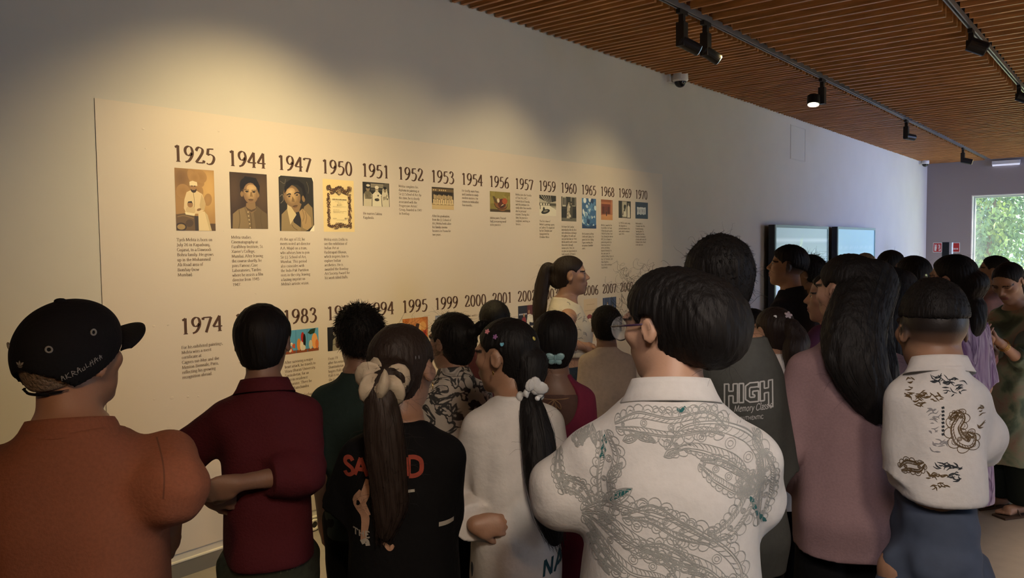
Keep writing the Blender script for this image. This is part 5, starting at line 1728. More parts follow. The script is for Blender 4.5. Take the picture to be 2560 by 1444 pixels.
for i, y in enumerate(ROW2):
    x = 1.950 + i * 0.2957
    zt = 1.135
    if y in D2:
        w, z1, zb, lay, lab = D2[y]
        draw('photo_print', x, z1, w, z1 - zb, lay, lab)
        zt = zb - 0.052
    if y in CAP:
        rows = []
        for k, line in enumerate(CAP[y].split('|')):
            q, w = text_rows(line, 0.0232, res=0.8, bold=0.95)
            if w > 0.25:
                q = [[((l[0] * 0.25 / w, l[1]), (r[0] * 0.25 / w, r[1])) for l, r in a] for a in q]
            rows += [[((l[0], l[1] - k * 0.0247), (r[0], r[1] - k * 0.0247)) for l, r in a] for a in q]
        flat_strokes('caption', rows, (x - PX0, zt), M['ink_small'], panel, PY)


# ------------------------------------------------------------------ visitors
VG = 'exhibition visitors'
BLK = (0.012, 0.012, 0.013)


def finish(P):
    P.root['group'] = VG
    return P


def ring_band(P, name, c, ax, rad, thick, m, parent=None, waves_=0, seed=1, amp=0.25, squash=1.0):
    """soft ring (hair tie, collar band); gathered when waves_ > 0"""
    c = np.asarray(c, float); ax = np.asarray(ax, float); ax /= np.linalg.norm(ax)
    a = np.cross(ax, [0.3, 0.2, 1.0]); a /= np.linalg.norm(a); b = np.cross(ax, a)
    r = np.random.default_rng(seed)
    n, k = 72, 12
    V = []
    for i in range(n):
        t = 2 * math.pi * i / n
        g = 1 + amp * math.sin(waves_ * t + r.uniform(-.3, .3)) if waves_ else 1
        d = a * math.cos(t) + b * math.sin(t)
        for j in range(k):
            q = 2 * math.pi * j / k
            V.append(c + d * (rad + thick * g * math.cos(q)) + ax * thick * squash * (g * math.sin(q) + (0.5 * math.sin(waves_ * t * 0.5) if waves_ else 0)))
    F = [(i * k + j, i * k + (j + 1) % k, ((i + 1) % n) * k + (j + 1) % k, ((i + 1) % n) * k + j) for i in range(n) for j in range(k)]
    return link(name, npmesh(name, np.array(V), np.array(F)), parent or P.root, m, True)


def on_head(P, px, py):
    """point of the hair surface under a photo point, and its outward normal (body coordinates)"""
    me = P.hair_o.data
    if not hasattr(P, 'hbv'):
        P.hbv = bvhtree.BVHTree.FromPolygons([tuple(v.co) for v in me.vertices], [tuple(p.vertices) for p in me.polygons])
    o = P.Rw.T @ (CAM - P.org)
    d = P.loc(px, py, 0) - o
    hit = P.hbv.ray_cast(Vector(o), Vector(d).normalized())
    if hit[0] is None:
        q = P.hbv.find_nearest(Vector(P.loc(px, py, -0.05)))
        return np.array(q[0]), np.array(q[1])
    n = np.array(hit[1])
    if n.dot(d) > 0:
        n = -n
    return np.array(hit[0]), n


def clip(P, px, py, shape, size, m, name='hair_clip', label=None, lift=0.003):
    """small flat clip lying on the hair: shape = list of (x, y, rx, ry, angle) lobes"""
    p, n = on_head(P, px, py)
    n = n * 0.6 + np.array(P.loc(px, py, -1) - P.loc(px, py, 0)) * 0.4
    n /= np.linalg.norm(n)
    u = np.cross([0, 0, 1.0], n); u /= np.linalg.norm(u)
    v = np.cross(n, u)
    mb = MB()
    for (x, y, rx, ry, an) in shape:
        a = math.radians(an)
        e1 = u * math.cos(a) + v * math.sin(a); e2 = -u * math.sin(a) + v * math.cos(a)
        R = np.stack([e1, e2, n], 1)
        mb.ball(p + n * lift + (u * x + v * y) * size, (rx * size, ry * size, 0.18 * size * min(1, ry * 2.2)), 12, 0, R)
    o = mb.build(name, m, P.root, True)
    if label:
        o['label'] = label
    return o


CL_white = cloth('white_cotton', (0.62, 0.60, 0.57), bump=0.18, var=0.06)
CL_black = cloth('black_cotton', (0.0045, 0.0045, 0.005), spec=0.1)

# ---- 1 man in the black cap, front left
P = Person('man in orange-brown shirt and black cap facing away at far left', 147, 768, 1.55, rel=12, head=(46, 9, 0), hd=0.222, half=0.225, neck=0.245, shz=0.795, deep=1.3, skin=(0.36, 0.19, 0.11), hoff=(-0.005, 0.03))
P.arms(('down'), (P.loc(428, 1218, -0.02), P.loc(428, 1282, 0.20), (0.05, 0.1, -1), (-1, 0.2, 0), 0.35), 1.08)
P.body(lips=None, brow=True)
P.shoes()
c_or = cloth('rust_linen', (0.27, 0.098, 0.052), bump=0.2, scale=160, var=0.15)
P.garment('shirt', c_or, 0.43 * P.H, 0.02, 0.55, (0.98, 1.14), 0.024, 0.016, collar=(0.834, 0.073, 0.034), step=0.008, wr=0.0060, wf=26, seed=11, flare=0.05, nz=0.842,
          folds=[(P.loc(420, 1100, -.1), P.loc(480, 1240, -.1), 0.05, 0.004, 3)])
P.trousers('trousers', cloth('dark_brown_trousers', (0.03, 0.024, 0.02)), 0.5)
# seam lines of the yoke and the sleeve
seam = []
for q in ([(60, 1055), (170, 1070), (300, 1060)], [(388, 1075), (408, 1110), (414, 1180), (410, 1250)]):
    seam.append(ribbon([P.uv(*k) for k in q], 0.003, 24))
P.print_on(bpy.data.objects[[o.name for o in P.root.children if o.name.startswith('shirt')][0]], seam, cloth('seam_brown', (0.16, 0.06, 0.035)), -P.rel, 'seam')
P.hair(M['hair_grey'], t=0.016, nape=-0.155, ear_cut=0.18, spikes=500, spike_len=0.004, streak=0.002, seed=2)
hd, R = P.hd, P.Rh
m_cap = cloth('black_cap_cloth', (0.009, 0.009, 0.010), bump=0.2, scale=140)
G = Field(*[axis(P.hc[i] - 0.75 * hd, P.hc[i] + 0.75 * hd, [], 0.0045, 0.0045) for i in range(3)])
G.ell(P.h(0, -0.05, 0.09), np.array((0.40, 0.48, 0.47)) * hd, 0, R=R)
G.ell(P.h(0, 0.12, 0.24), np.array((0.36, 0.32, 0.29)) * hd, 0.1 * hd, R=R)
G.ell(P.h(0, -0.05, 0.06), np.array((0.356, 0.436, 0.436)) * hd, 0, R=R, op='s')
G.plane(P.h(0, 0, -0.04), R @ np.array([0, 0.36, -1.0]))
sl, X, Y, Z = G.sub(P.hc - 1, P.hc + 1)
X, Y, Z = X - P.hc[0], Y - P.hc[1], Z - P.hc[2]
lx = (X * R[0, 0] + Y * R[1, 0] + Z * R[2, 0]) / hd; ly = (X * R[0, 1] + Y * R[1, 1] + Z * R[2, 1]) / hd; lz = (X * R[0, 2] + Y * R[1, 2] + Z * R[2, 2]) / hd
arch_ = np.maximum(np.maximum(np.sqrt((lx / 0.27) ** 2 + ((lz + 0.145) / 0.21) ** 2) - 1, -(lz + 0.14)), ly + 0.15) * 0.15 * hd
G.F = np.maximum(G.F, -arch_).astype(np.float32)
V, Q = G.mesh()
cap = link('cap', npmesh('cap', relax(V, Q, 1), Q), P.root, m_cap, True)
P.mesh['cap'] = (V, Q)
# brim
nu, nv = 25, 9
V = []
for th in (0, 1):
    for j in range(nv):
        for i in range(nu):
            a = math.radians(-62 + 124 * i / (nu - 1)); q = j / (nv - 1)
            ext = 0.42 * math.cos(a * 1.25) ** 0.6 * q
            x = math.sin(a) * (0.385 - 0.03 * q); y = 0.02 + math.cos(a) * 0.42 + ext
            z = 0.115 + 0.06 * q - 0.13 * (abs(math.sin(a)) ** 2.2) * (0.6 + 0.5 * q) - 0.03 * q * q - th * 0.02
            V.append(P.h(x, y, z))
F = []
for th in (0, 1):
    for j in range(nv - 1):
        for i in range(nu - 1):
            k = th * nu * nv + j * nu + i
            f = (k, k + 1, k + nu + 1, k + nu)
            F.append(f if th == 0 else f[::-1])
for i in range(nu - 1):
    k = (nv - 1) * nu + i
    F.append((k, k + 1, k + 1 + nu * nv, k + nu * nv)); k = i
    F.append((k + 1, k, k + nu * nv, k + 1 + nu * nv))
link('brim', npmesh('brim', np.array(V), np.array(F)), cap, m_cap, True)
mb = MB(); mb.ball(P.h(0, -0.02, 0.565), (0.012, 0.012, 0.006), 12); mb.build('top_button', m_cap, cap, True)
m_thr = mat('grey_thread', (0.30, 0.29, 0.26), rough=0.8)
bvc = P.bvh('cap')
for a_, z_ in ((150, 0.24), (210, 0.26), (95, 0.30), (265, 0.30)):
    a = math.radians(a_)
    d = R @ np.array([math.sin(a), math.cos(a), 0])
    hit = bvc.ray_cast(Vector(P.h(0, -0.045, z_) + d * 0.4), Vector(-d))
    if hit[0]:
        n_ = np.array(d)
        mb = MB(); e = np.cross(n_, [0, 0, 1.0]); e /= np.linalg.norm(e)
        f_ = np.cross(e, n_)
        mb.tube([np.array(hit[0]) + (e * math.cos(t) + f_ * math.sin(t)) * 0.0055 + n_ * 0.001 for t in np.linspace(0, 2 * math.pi, 17)], 0.0019, 6, cap=False)
        mb.build('eyelet', m_thr, cap, True)


def cap_print(strips, ang, zc, scale, tilt, name, label=None):
    a = math.radians(ang)
    d = R @ np.array([math.sin(a), math.cos(a), 0]); e = np.cross(d, R @ np.array([0, 0, 1.0])) * -1
    e = R @ np.array([-math.cos(a), math.sin(a), 0]); up = R @ np.array([0, 0, 1.0])
    c, s = math.cos(tilt), math.sin(tilt)
    V = []; F = []
    for st in strips:
        last = None
        for l, r_ in st:
            row = []
            for u, v in (l, r_):
                u, v = (u * c - v * s) * scale, (u * s + v * c) * scale
                o = P.h(0, -0.045, zc) + e * u + up * v + d * 0.4
                h_ = bvc.ray_cast(Vector(o), Vector(-d))
                row.append(None if h_[0] is None else tuple(np.array(h_[0]) + d * 0.0012))
            if None in row:
                last = None; continue
            i = len(V); V += row
            if last is not None:
                F.append((last, last + 1, i + 1, i))
            last = i
    if F:
        o = link(name, npmesh(name, np.array(V), np.array(F)), cap, m_thr)
        if label:
            o['label'] = label


# trefoil leaf mark with bars above the strap opening; handwritten style lettering on the side
tre = [ribbon([(0, 0.2), (-0.02, 0.6), (0, 1.0)], [0.05, 0.42, 0.03], 10), ribbon([(-0.1, 0.2), (-0.45, 0.5), (-0.75, 0.72)], [0.05, 0.40, 0.03], 10), ribbon([(0.1, 0.2), (0.45, 0.5), (0.75, 0.72)], [0.05, 0.40, 0.03], 10)]
tre += [ribbon([(-0.5, 0.12), (0.5, 0.12)], 0.06, 6), ribbon([(-0.42, 0.0), (0.42, 0.0)], 0.06, 6), ribbon([(-0.3, -0.12), (0.3, -0.12)], 0.06, 6)]
cap_print(tre, 180, 0.115, 0.012, 0.0, 'emblem', 'small three leaf emblem in pale thread')
scr = []
for i, g in enumerate(['0 0 0 10|0 10 7 4 0 0', '9 0 12 11 15 0|10 5 15 8', '18 0 19 11|26 11 19 5 26 -1', '29 -1 31 11|31 11 37 6 30 5|31 5 38 -2', '40 0 44 12 47 -1|39 4 48 8', '50 0 51 6|55 0 55 7|50 0 55 0', '59 2 60 11|58 2 65 2', '67 -1 70 10|66 5 73 6|73 -1 74 11', '77 0 80 11|84 0 82 11|76 5 87 7', '89 -1 92 10 94 0|88 4 96 6']):
    for st in g.split('|'):
        v = np.array([float(q) for q in st.split()]).reshape(-1, 2)
        scr.append(ribbon(catmull(v, 8), 1.3))
sh = [[((l[0] - 48, l[1] - 5), (r_[0] - 48, r_[1] - 5)) for l, r_ in s_] for s_ in scr]
cap_print(sh, 122, 0.02, 0.00095, 0.30, 'side_lettering', 'scrawled pale lettering along the side of the cap')
finish(P)

# ---- 2 boy in maroon shirt
P = Person('boy in maroon polo shirt with hands clasped behind his back', 655, 768, 2.3, rel=0, head=(14, -3, 0), hd=0.212, half=0.162, skin=(0.20, 0.11, 0.07), hoff=(0.0, 0.02))
P.arms((P.loc(462, 1135, -0.01), P.loc(515, 1235, -0.14), (1, -0.15, -0.25), (0.1, 1, 0.1), 0.5), (P.loc(752, 1182, -0.09), P.loc(592, 1207, -0.20), (-1, -0.05, -0.2), (-0.1, 1, 0.1), 0.75))
P.body(lips=None, brow=False)
P.shoes()
c_mar = cloth('maroon_pique', (0.068, 0.0085, 0.012), bump=0.3, scale=150)
sh_ = P.garment('shirt', c_mar, P.loc(650, 1385)[2], 0.016, 0.72, (0.97, 1.52), 0.024, 0.008, collar=(0.836, 0.063, 0.034), wr=0.0075, wf=24, seed=21, flare=0.05, nz=0.842, step=0.007,
          folds=[(P.loc(590, 1010, -.1), P.loc(640, 1230, -.1), 0.07, 0.006, 2.2), (P.loc(700, 1010, -.1), P.loc(730, 1200, -.1), 0.06, 0.006, 2.4)])
tr = P.trousers('trousers', cloth('dark_olive_denim', (0.045, 0.050, 0.032), var=0.3), 0.56, stance=0.012)
rows = []
for k, (s_, x_, y_) in enumerate((('JUSTION', 680, 1418), ('TYSEL', 694, 1434))):
    q, w = text_rows(s_, 0.030, serif=False, mono=6)
    u0, v0 = P.uv(x_, y_)
    rows += [[((l[0] + u0, l[1] + v0 + l[0] * 0.22), (r_[0] + u0, r_[1] + v0 + r_[0] * 0.22)) for l, r_ in a] for a in q]
P.print_on(tr, rows, cloth('faded_stitching', (0.13, 0.12, 0.08)), -P.rel, 'hip_lettering')
P.hair(t=0.045, nape=-0.33, side=0.01, ear_cut=0.12, spikes=900, spike_len=0.012, spike_up=0.4, seed=3, back=0.02)
finish(P)

# ---- 3 boy in dark green tee
P = Person('boy with spiky hair in dark green tee behind the ponytail girl', 897, 772, 2.68, rel=4, head=(-10, 0, 0), hd=0.212, half=0.165, skin=(0.20, 0.11, 0.07), fine=0.006)
P.arms('down', 'down')
P.body(lips=None, brow=False)
P.shoes()
P.garment('tee', cloth('bottle_green_jersey', (0.014, 0.027, 0.024)), 0.46 * P.H, 0.015, 0.6, (0.9, 0.9), 0.022, 0.008, wr=0.0060, seed=31, nz=0.846)
P.trousers('trousers', CL_black, 0.52)
P.hair(t=0.05, nape=-0.24, ear_cut=0.12, spikes=2600, spike_len=0.017, spike_up=2.2, seed=4, top=0.03)
finish(P)

# ---- 4 girl with scrunchie
P = Person('girl with long ponytail and cream scrunchie in black printed tee', 1003, 815, 1.9, rel=4, head=(24, -4, 0), hd=0.215, half=0.152, skin=(0.22, 0.12, 0.075), female=True, hoff=(0.0, 0.025))
P.arms((P.loc(868, 1262, 0.02), P.loc(870, 1290, 0.22), (0.2, 1, -0.1), (1, 0, 0), 0.5), (P.loc(1086, 1270, 0.02), P.loc(1090, 1330, 0.2), (0, 1, -0.2), (-1, 0, 0), 0.5), 0.95)
P.body(lips=None, brow=True)
P.shoes()
te = P.garment('tee', CL_black, P.loc(980, 1444)[2] - 0.08, 0.018, 0.95, (1.0, 1.0), 0.026, 0.012, wr=0.0060, wf=24, seed=41, flare=0.12, nz=0.842, step=0.008)
P.trousers('trousers', CL_black, 0.52)
m_pr = cloth('orange_print', (0.24, 0.045, 0.028)); m_p2 = cloth('pale_print', (0.34, 0.20, 0.13)); m_p3 = cloth('print_white', (0.30, 0.28, 0.24))
rows = []
for s_, x_, y_, hgt in (('S', 858, 1186, 0.060), ('A', 884, 1184, 0.060), ('D', 1012, 1182, 0.066)):
    q, w = text_rows(s_, hgt, serif=False, mono=15)
    u0, v0 = P.uv(x_, y_)
    rows += [([((l[0] + u0, l[1] + v0), (r_[0] + u0, r_[1] + v0)) for l, r_ in a], 0) for a in q]
for pts, wd_, mi in (([(905, 1220), (895, 1250), (915, 1280), (910, 1340)], [.010, .024, .02, .012], 1), ([(920, 1190), (915, 1225), (908, 1250)], [.008, .02, .012], 1), ([(890, 1235), (905, 1240), (925, 1275)], [.008, .014, .008], 1),
                     ([(905, 1345), (918, 1338), (922, 1350)], .010, 2), ([(960, 1340), (975, 1352), (985, 1345)], [.006, .014, .006], 1), ([(1016, 1217), (1036, 1215)], .006, 2)):
    rows.append((ribbon([P.uv(*k) for k in pts], wd_, 14), mi))
q, w = text_rows('THE', 0.022, serif=False, mono=13)
u0, v0 = P.uv(884, 1331)
rows += [([((l[0] + u0, l[1] + v0), (r_[0] + u0, r_[1] + v0)) for l, r_ in a], 2) for a in q]
P.print_on(te, rows, [m_pr, m_p2, m_p3], -P.rel, 'print', label='orange and pale back print')
for x0, x1, y0, m_ in ((1096, 1136, 1306, m_p3),):
    P.print_on(te, [ribbon([P.uv(x0, y0), P.uv(x1, y0 + 2)], 0.010, 10)], m_, -P.rel, 'sleeve_band')
tie = P.loc(957, 948, -0.125)
P.hair(M['hair_brown'], t=0.022, nape=-0.34, ear_cut=0.15, streak=0.006, seed=6, fly=240, fr=0.04,
       chains=[([tie + (0.0, 0.03, 0.005), P.loc(950, 985, -0.155), P.loc(958, 1060, -0.165), P.loc(967, 1160, -0.16), P.loc(975, 1260, -0.155), P.loc(962, 1335, -0.15)], [0.026, 0.032, 0.040, 0.042, 0.036, 0.016], ((0, 1, 0), 1.5)),
               ([P.h(0.05, -0.35, -0.05), tie + (0.02, 0.02, 0), tie], [0.045, 0.04, 0.03])], tail_n=420)
ring_band(P, 'scrunchie', tie + (0, -0.012, -0.004), (0.15, -0.25, 1), 0.032, 0.023, cloth('cream_satin', (0.42, 0.36, 0.27), rough=0.5), waves_=7, seed=3, amp=0.42, squash=1.1)
clip(P, 1043, 893, [(-0.5, 0, 0.14, 0.5, 0), (0.4, 0.05, 0.14, 0.5, 0)], 0.009, M['track'])
mb = MB(); e_ = P.h(0.385, -0.04, -0.16); mb.tube([e_ + (0.0, 0.008 * math.cos(t), 0.008 * math.sin(t)) for t in np.linspace(0, 6.28, 14)], 0.0011, 6); mb.build('earring', M['gold'], P.root, True)
finish(P)

# ---- 5 woman in black and white brush print shirt
P = Person('woman in black and white brush print shirt looking left, hair tied short', 1133, 787, 2.9, rel=-12, head=(-42, 0, 0), hd=0.212, half=0.145, skin=(0.24, 0.13, 0.085), female=True, fine=0.0055)
P.arms('down', 'down')
P.body(lips=None)
P.shoes()
P.garment('shirt', ramp_mat('brush_print', [(0.0, (0.42, 0.38, 0.33)), (0.47, (0.40, 0.36, 0.31)), (0.495, (0.02, 0.02, 0.02)), (0.56, (0.02, 0.02, 0.02)), (0.58, (0.38, 0.34, 0.30)), (0.75, (0.20, 0.18, 0.16))], 13, 2.5, 1.6), 0.46 * P.H, 0.016, 0.6, (0.95, 0.95), 0.022, 0.008, collar=(0.836, 0.055, 0.030), nz=0.842, seed=51)
P.trousers('trousers', CL_black, 0.5)
P.hair(t=0.04, nape=-0.36, ear_cut=0.13, spikes=700, spike_len=0.02, seed=7, fly=120, extra=[((0.0, -0.50, 0.22), (0.12, 0.12, 0.11))],
       chains=[([P.h(0.05, -0.55, 0.25), P.h(0.1, -0.68, 0.36), P.h(0.12, -0.78, 0.38)], [0.018, 0.015, 0.008])], tail_n=160)
finish(P)

# ---- 6 boy farther on
P = Person('dark haired boy farther forward, only the top of his head showing', 1236, 755, 3.9, rel=0, head=(0, 0, 0), hd=0.205, half=0.15, skin=(0.2, 0.11, 0.07), fine=0.007)
P.arms('down', 'front'); P.body(lips=None, brow=False); P.shoes()
P.garment('tee', cloth('dark_red_jersey', (0.06, 0.015, 0.02)), 0.46 * P.H, 0.015, 0.6, (0.9, 0.9), 0.02, 0.008, seed=61, step=0.01)
P.trousers('trousers', CL_black, 0.5, step=0.013)
P.hair(t=0.045, nape=-0.26, ear_cut=0.12, spikes=500, spike_len=0.014, seed=8, step=0.007)
finish(P)

# ---- 7 girl in white tee
P = Person('girl in white printed tee, coloured hair clips and long black ponytail', 1265, 800, 2.3, rel=-14, head=(-58, -4, 0), hd=0.215, half=0.15, skin=(0.30, 0.165, 0.10), female=True, hoff=(-0.01, 0.02))
P.arms((P.loc(1146, 1258, 0.03), P.loc(1188, 1312, -0.14), (1, -0.25, 0.0), (0.1, 1, -0.25), 0.62), 'front', 0.95)
P.body(lips=None)
P.shoes()
te = P.garment('tee', CL_white, P.loc(1250, 1452)[2], 0.018, 0.9, (1.92, 1.2), 0.030, 0.010, wr=0.0053, wf=22, seed=71, flare=0.10, nz=0.845, step=0.006,
               folds=[(P.loc(1225, 1090, -.1), P.loc(1190, 1290, -.1), 0.05, 0.009, 2.5), (P.loc(1300, 1080, -.1), P.loc(1215, 1280, -.1), 0.07, 0.010, 3.0), (P.loc(1330, 1180, -.1), P.loc(1225, 1300, -.12), 0.06, 0.009, 3.0), (P.loc(1230, 1310, -.12), P.loc(1400, 1370, -.1), 0.05, 0.007, 2.6)])
P.trousers('jeans', cloth('blue_grey_denim', (0.05, 0.065, 0.085), var=0.3), 0.54)
rows = []
q, w = text_rows('NARU', 0.070, serif=False, mono=13, slant=0.15, xs=0.72)
u0, v0 = P.uv(1352, 1432)
rows += [[((l[0] + u0, l[1] + v0 + l[0] * 0.18), (r_[0] + u0, r_[1] + v0 + r_[0] * 0.18)) for l, r_ in a] for a in q]
P.print_on(te, rows, cloth('teal_print', (0.02, 0.06, 0.075)), -P.rel, 'print', label='dark teal lettering at the hem')
tie = P.loc(1322, 985, -0.07)
P.hair(t=0.024, nape=-0.36, ear_cut=0.16, streak=0.005, seed=9, fly=120, fr=0.03,
       chains=[([tie, P.loc(1330, 1025, -0.10), P.loc(1345, 1100, -0.13), P.loc(1352, 1190, -0.15), P.loc(1372, 1280, -0.15), P.loc(1388, 1345, -0.145)], [0.022, 0.034, 0.046, 0.042, 0.04, 0.022], ((0, 1, 0), 1.4)),
               ([P.h(0.0, -0.4, -0.1), tie], [0.05, 0.026])], tail_n=420)
m_w = cloth('white_lace', (0.55, 0.55, 0.53))
ring_band(P, 'hair_tie', tie + (0, -0.008, -0.006), P.loc(1330, 1025, -0.10) - tie, 0.031, 0.010, m_w, waves_=9, seed=5, amp=0.4)
mb = MB()
for a_, s_ in ((20, 1), (70, 0.9), (120, 0.8)):
    a = math.radians(a_)
    c_ = tie + (0.004 + 0.02 * math.cos(a), -0.040, 0.018 + 0.018 * math.sin(a))
    mb.ball(c_, (0.026 * s_, 0.006, 0.018 * s_), 10, 0, rotm(0, 0, a_))
mb.build('bow', m_w, P.root, True)
mb = MB(); mb.ball(tie + (0.012, -0.046, -0.004), 0.0075, 12); mb.build('pearl', M['white'], P.root, True)
m_pk = mat('pink_plastic', (0.55, 0.20, 0.24), rough=0.3); m_pu = mat('purple_plastic', (0.32, 0.14, 0.34), rough=0.3); m_bl = mat('blue_plastic', (0.16, 0.42, 0.52), rough=0.3)
fl5 = [(0.55 * math.cos(a), 0.55 * math.sin(a), 0.42, 0.34, math.degrees(a)) for a in np.linspace(0, 5.02, 5)] + [(0, 0, 0.35, 0.35, 0)]
clip(P, 1219, 829, fl5, 0.0085, m_pk, label='pink flower hair clip')
clip(P, 1239, 842, fl5, 0.0085, m_pu, label='purple flower hair clip')
clip(P, 1253, 861, [(-0.35, 0.2, 0.45, 0.5, 20), (0.45, 0.2, 0.45, 0.5, -20), (0, -0.3, 0.6, 0.3, 0)], 0.0085, m_bl, label='light blue bow hair clip')
clip(P, 1334, 846, [(0, 0, 0.5, 0.7, 20)], 0.009, mat('yellow_plastic', (0.5, 0.42, 0.08), rough=0.3), label='yellow hair clip')
mb = MB(); e_ = P.h(-0.38, -0.03, -0.17); mb.tube([e_ + (0.0, 0.0065 * math.cos(t), 0.0065 * math.sin(t)) for t in np.linspace(0, 6.28, 14)], 0.0016, 6); mb.build('earring', M['gold'], P.root, True)
finish(P)

# ---- 8 girl with butterfly clip
P = Person('girl in maroon open back dress with blue butterfly clip at her nape', 1386, 784, 2.75, rel=2, head=(3, -3, 0), hd=0.212, half=0.145, skin=(0.16, 0.085, 0.055), female=True, fine=0.0055)
P.arms('down', 'down')
P.body(lips=None, brow=False)
P.shoes()
H = P.H
def openback(G):
    G.ell((0, -0.10, 0.80 * H), (0.062 * H, 0.09, 0.075 * H), 0.01, 's')
P.garment('dress', cloth('maroon_cotton', (0.14, 0.015, 0.035)), 0.20 * H, 0.014, 0.5, (0.95, 0.95), 0.018, 0.006, seed=81, extra=openback, flare=0.5, nz=0.846)
P.garment('back_panel', cloth('brown_mesh', (0.085, 0.045, 0.035)), 0.66 * H, 0.009, 0.0, None, seed=82, nz=0.80, ntilt=0.1)
mb = MB()
sy = -0.085
mb.tube(catmull([(-0.062 * H, -0.055, 0.80 * H), (-0.03 * H, sy, 0.797 * H), (0, sy - 0.006, 0.795 * H), (0.03 * H, sy, 0.797 * H), (0.062 * H, -0.055, 0.80 * H)], 16), 0.0022, 6)
for s in (-1, 1):
    mb.tube(catmull([(0, sy - 0.006, 0.795 * H), (s * 0.02, sy - 0.012, 0.785 * H), (s * 0.022, sy - 0.014, 0.772 * H), (s * 0.005, sy - 0.01, 0.785 * H), (0, sy - 0.006, 0.795 * H)], 14), 0.0018, 6)
    mb.tube(catmull([(0, sy - 0.006, 0.795 * H), (s * 0.012, sy - 0.012, 0.76 * H), (s * 0.014, sy - 0.012, 0.725 * H)], 10), 0.0018, 6)
mb.build('tie_string', cloth('tan_cord', (0.22, 0.13, 0.07)), P.root, True)
P.hair(t=0.045, nape=-0.40, side=0.03, ear_cut=0.0, streak=0.006, seed=10, fly=60, back=0.02, lo=0)
clip(P, 1388, 897, [(-0.42, 0.22, 0.5, 0.36, -25), (0.42, 0.22, 0.5, 0.36, 25), (-0.30, -0.22, 0.34, 0.28, 30), (0.30, -0.22, 0.34, 0.28, -30), (0, 0, 0.1, 0.5, 0)], 0.037, mat('pale_blue_plastic', (0.24, 0.40, 0.42), rough=0.35), 'butterfly_clip', 'pale blue butterfly clip')
finish(P)

# ---- 9 boy in pale tee
P = Person('small boy with bowl cut in pale beige tee beside the guide', 1516, 768, 4.0, rel=-2, head=(-4, -2, 0), hd=0.205, half=0.145, skin=(0.22, 0.12, 0.075), fine=0.0065)
P.arms('down', 'down'); P.body(lips=None, brow=False); P.shoes()
P.garment('tee', cloth('beige_jersey', (0.50, 0.41, 0.34)), 0.46 * P.H, 0.015, 0.6, (0.95, 0.95), 0.024, 0.010, seed=91, wr=0.0075)
P.trousers('trousers', CL_black, 0.5, step=0.013)
P.hair(t=0.05, nape=-0.30, side=0.02, ear_cut=0.06, spikes=700, spike_len=0.016, seed=12)
mb = MB(); 
finish(P)

# ---- 10 the guide
P = Person('woman guide in sleeveless cream top with high ponytail, facing right', 1420, 641, 4.5, rel=84, head=(82, 2, 0), hd=0.222, half=0.165, deep=1.12, skin=(0.40, 0.225, 0.15), female=True, fine=0.004)
ha = 'wrists'
P.arms((P.loc(1415, 852, -0.02) + (-0.06, 0, 0), P.loc(1466, 868, 0.02), (0.5, 0.8, -0.3), (0.6, -0.2, -0.4), 0.7), (P.loc(1405, 853, -0.13), P.loc(1462, 866, -0.07), (-0.5, 0.8, -0.3), (-0.6, -0.3, -0.4), 0.7), 1.05)
P.body(lips=(0.34, 0.10, 0.09), hstep=0.003)
P.eyes((-0.1, 0.05))
P.shoes()
H = P.H
gt = P.garment('top', cloth('cream_cotton', (0.62, 0.57, 0.47), var=0.05), P.loc(1440, 890)[2], 0.014, 0.25, None, seed=101, nz=0.845, wr=0.0045, step=0.006, ntilt=0.55)
P.trousers('jeans', cloth('dark_blue_denim', (0.03, 0.045, 0.07), var=0.25), 0.60)
r_ = random.Random(4)
emb = []
for k in range(26):
    u0, v0 = P.uv(1440 + r_.uniform(-22, 26), 780 + r_.uniform(-50, 80))
    a = r_.uniform(0, 3.14)
    emb.append(ribbon([(u0 - .012 * math.cos(a), v0 - .012 * math.sin(a)), (u0 + .004, v0 + .004), (u0 + .012 * math.cos(a), v0 + .012 * math.sin(a))], 0.004, 6))
P.print_on(gt, emb, cloth('grey_embroidery', (0.30, 0.29, 0.27)), -P.rel, 'embroidery')
tie = P.h(0, -0.46, 0.20)
P.hair(M['hair_brown'], t=0.02, nape=-0.30, ear_cut=0.16, streak=0.005, seed=13, fly=60, fr=0.03, step=0.005,
       chains=[([tie, P.h(0, -0.62, 0.20), P.loc(1356, 712, 0), P.loc(1350, 760, 0), P.loc(1349, 800, 0), P.loc(1351, 838, 0)], [0.026, 0.034, 0.040, 0.038, 0.034, 0.018], ((1, 0, 0), 1.2))], tail_n=320, extra=[((0, -0.40, -0.10), (0.20, 0.16, 0.20), 0.1)])
ring_band(P, 'hair_tie', tie, tie - P.h(0, 0, 0.1), 0.024, 0.005, M['shoe'])


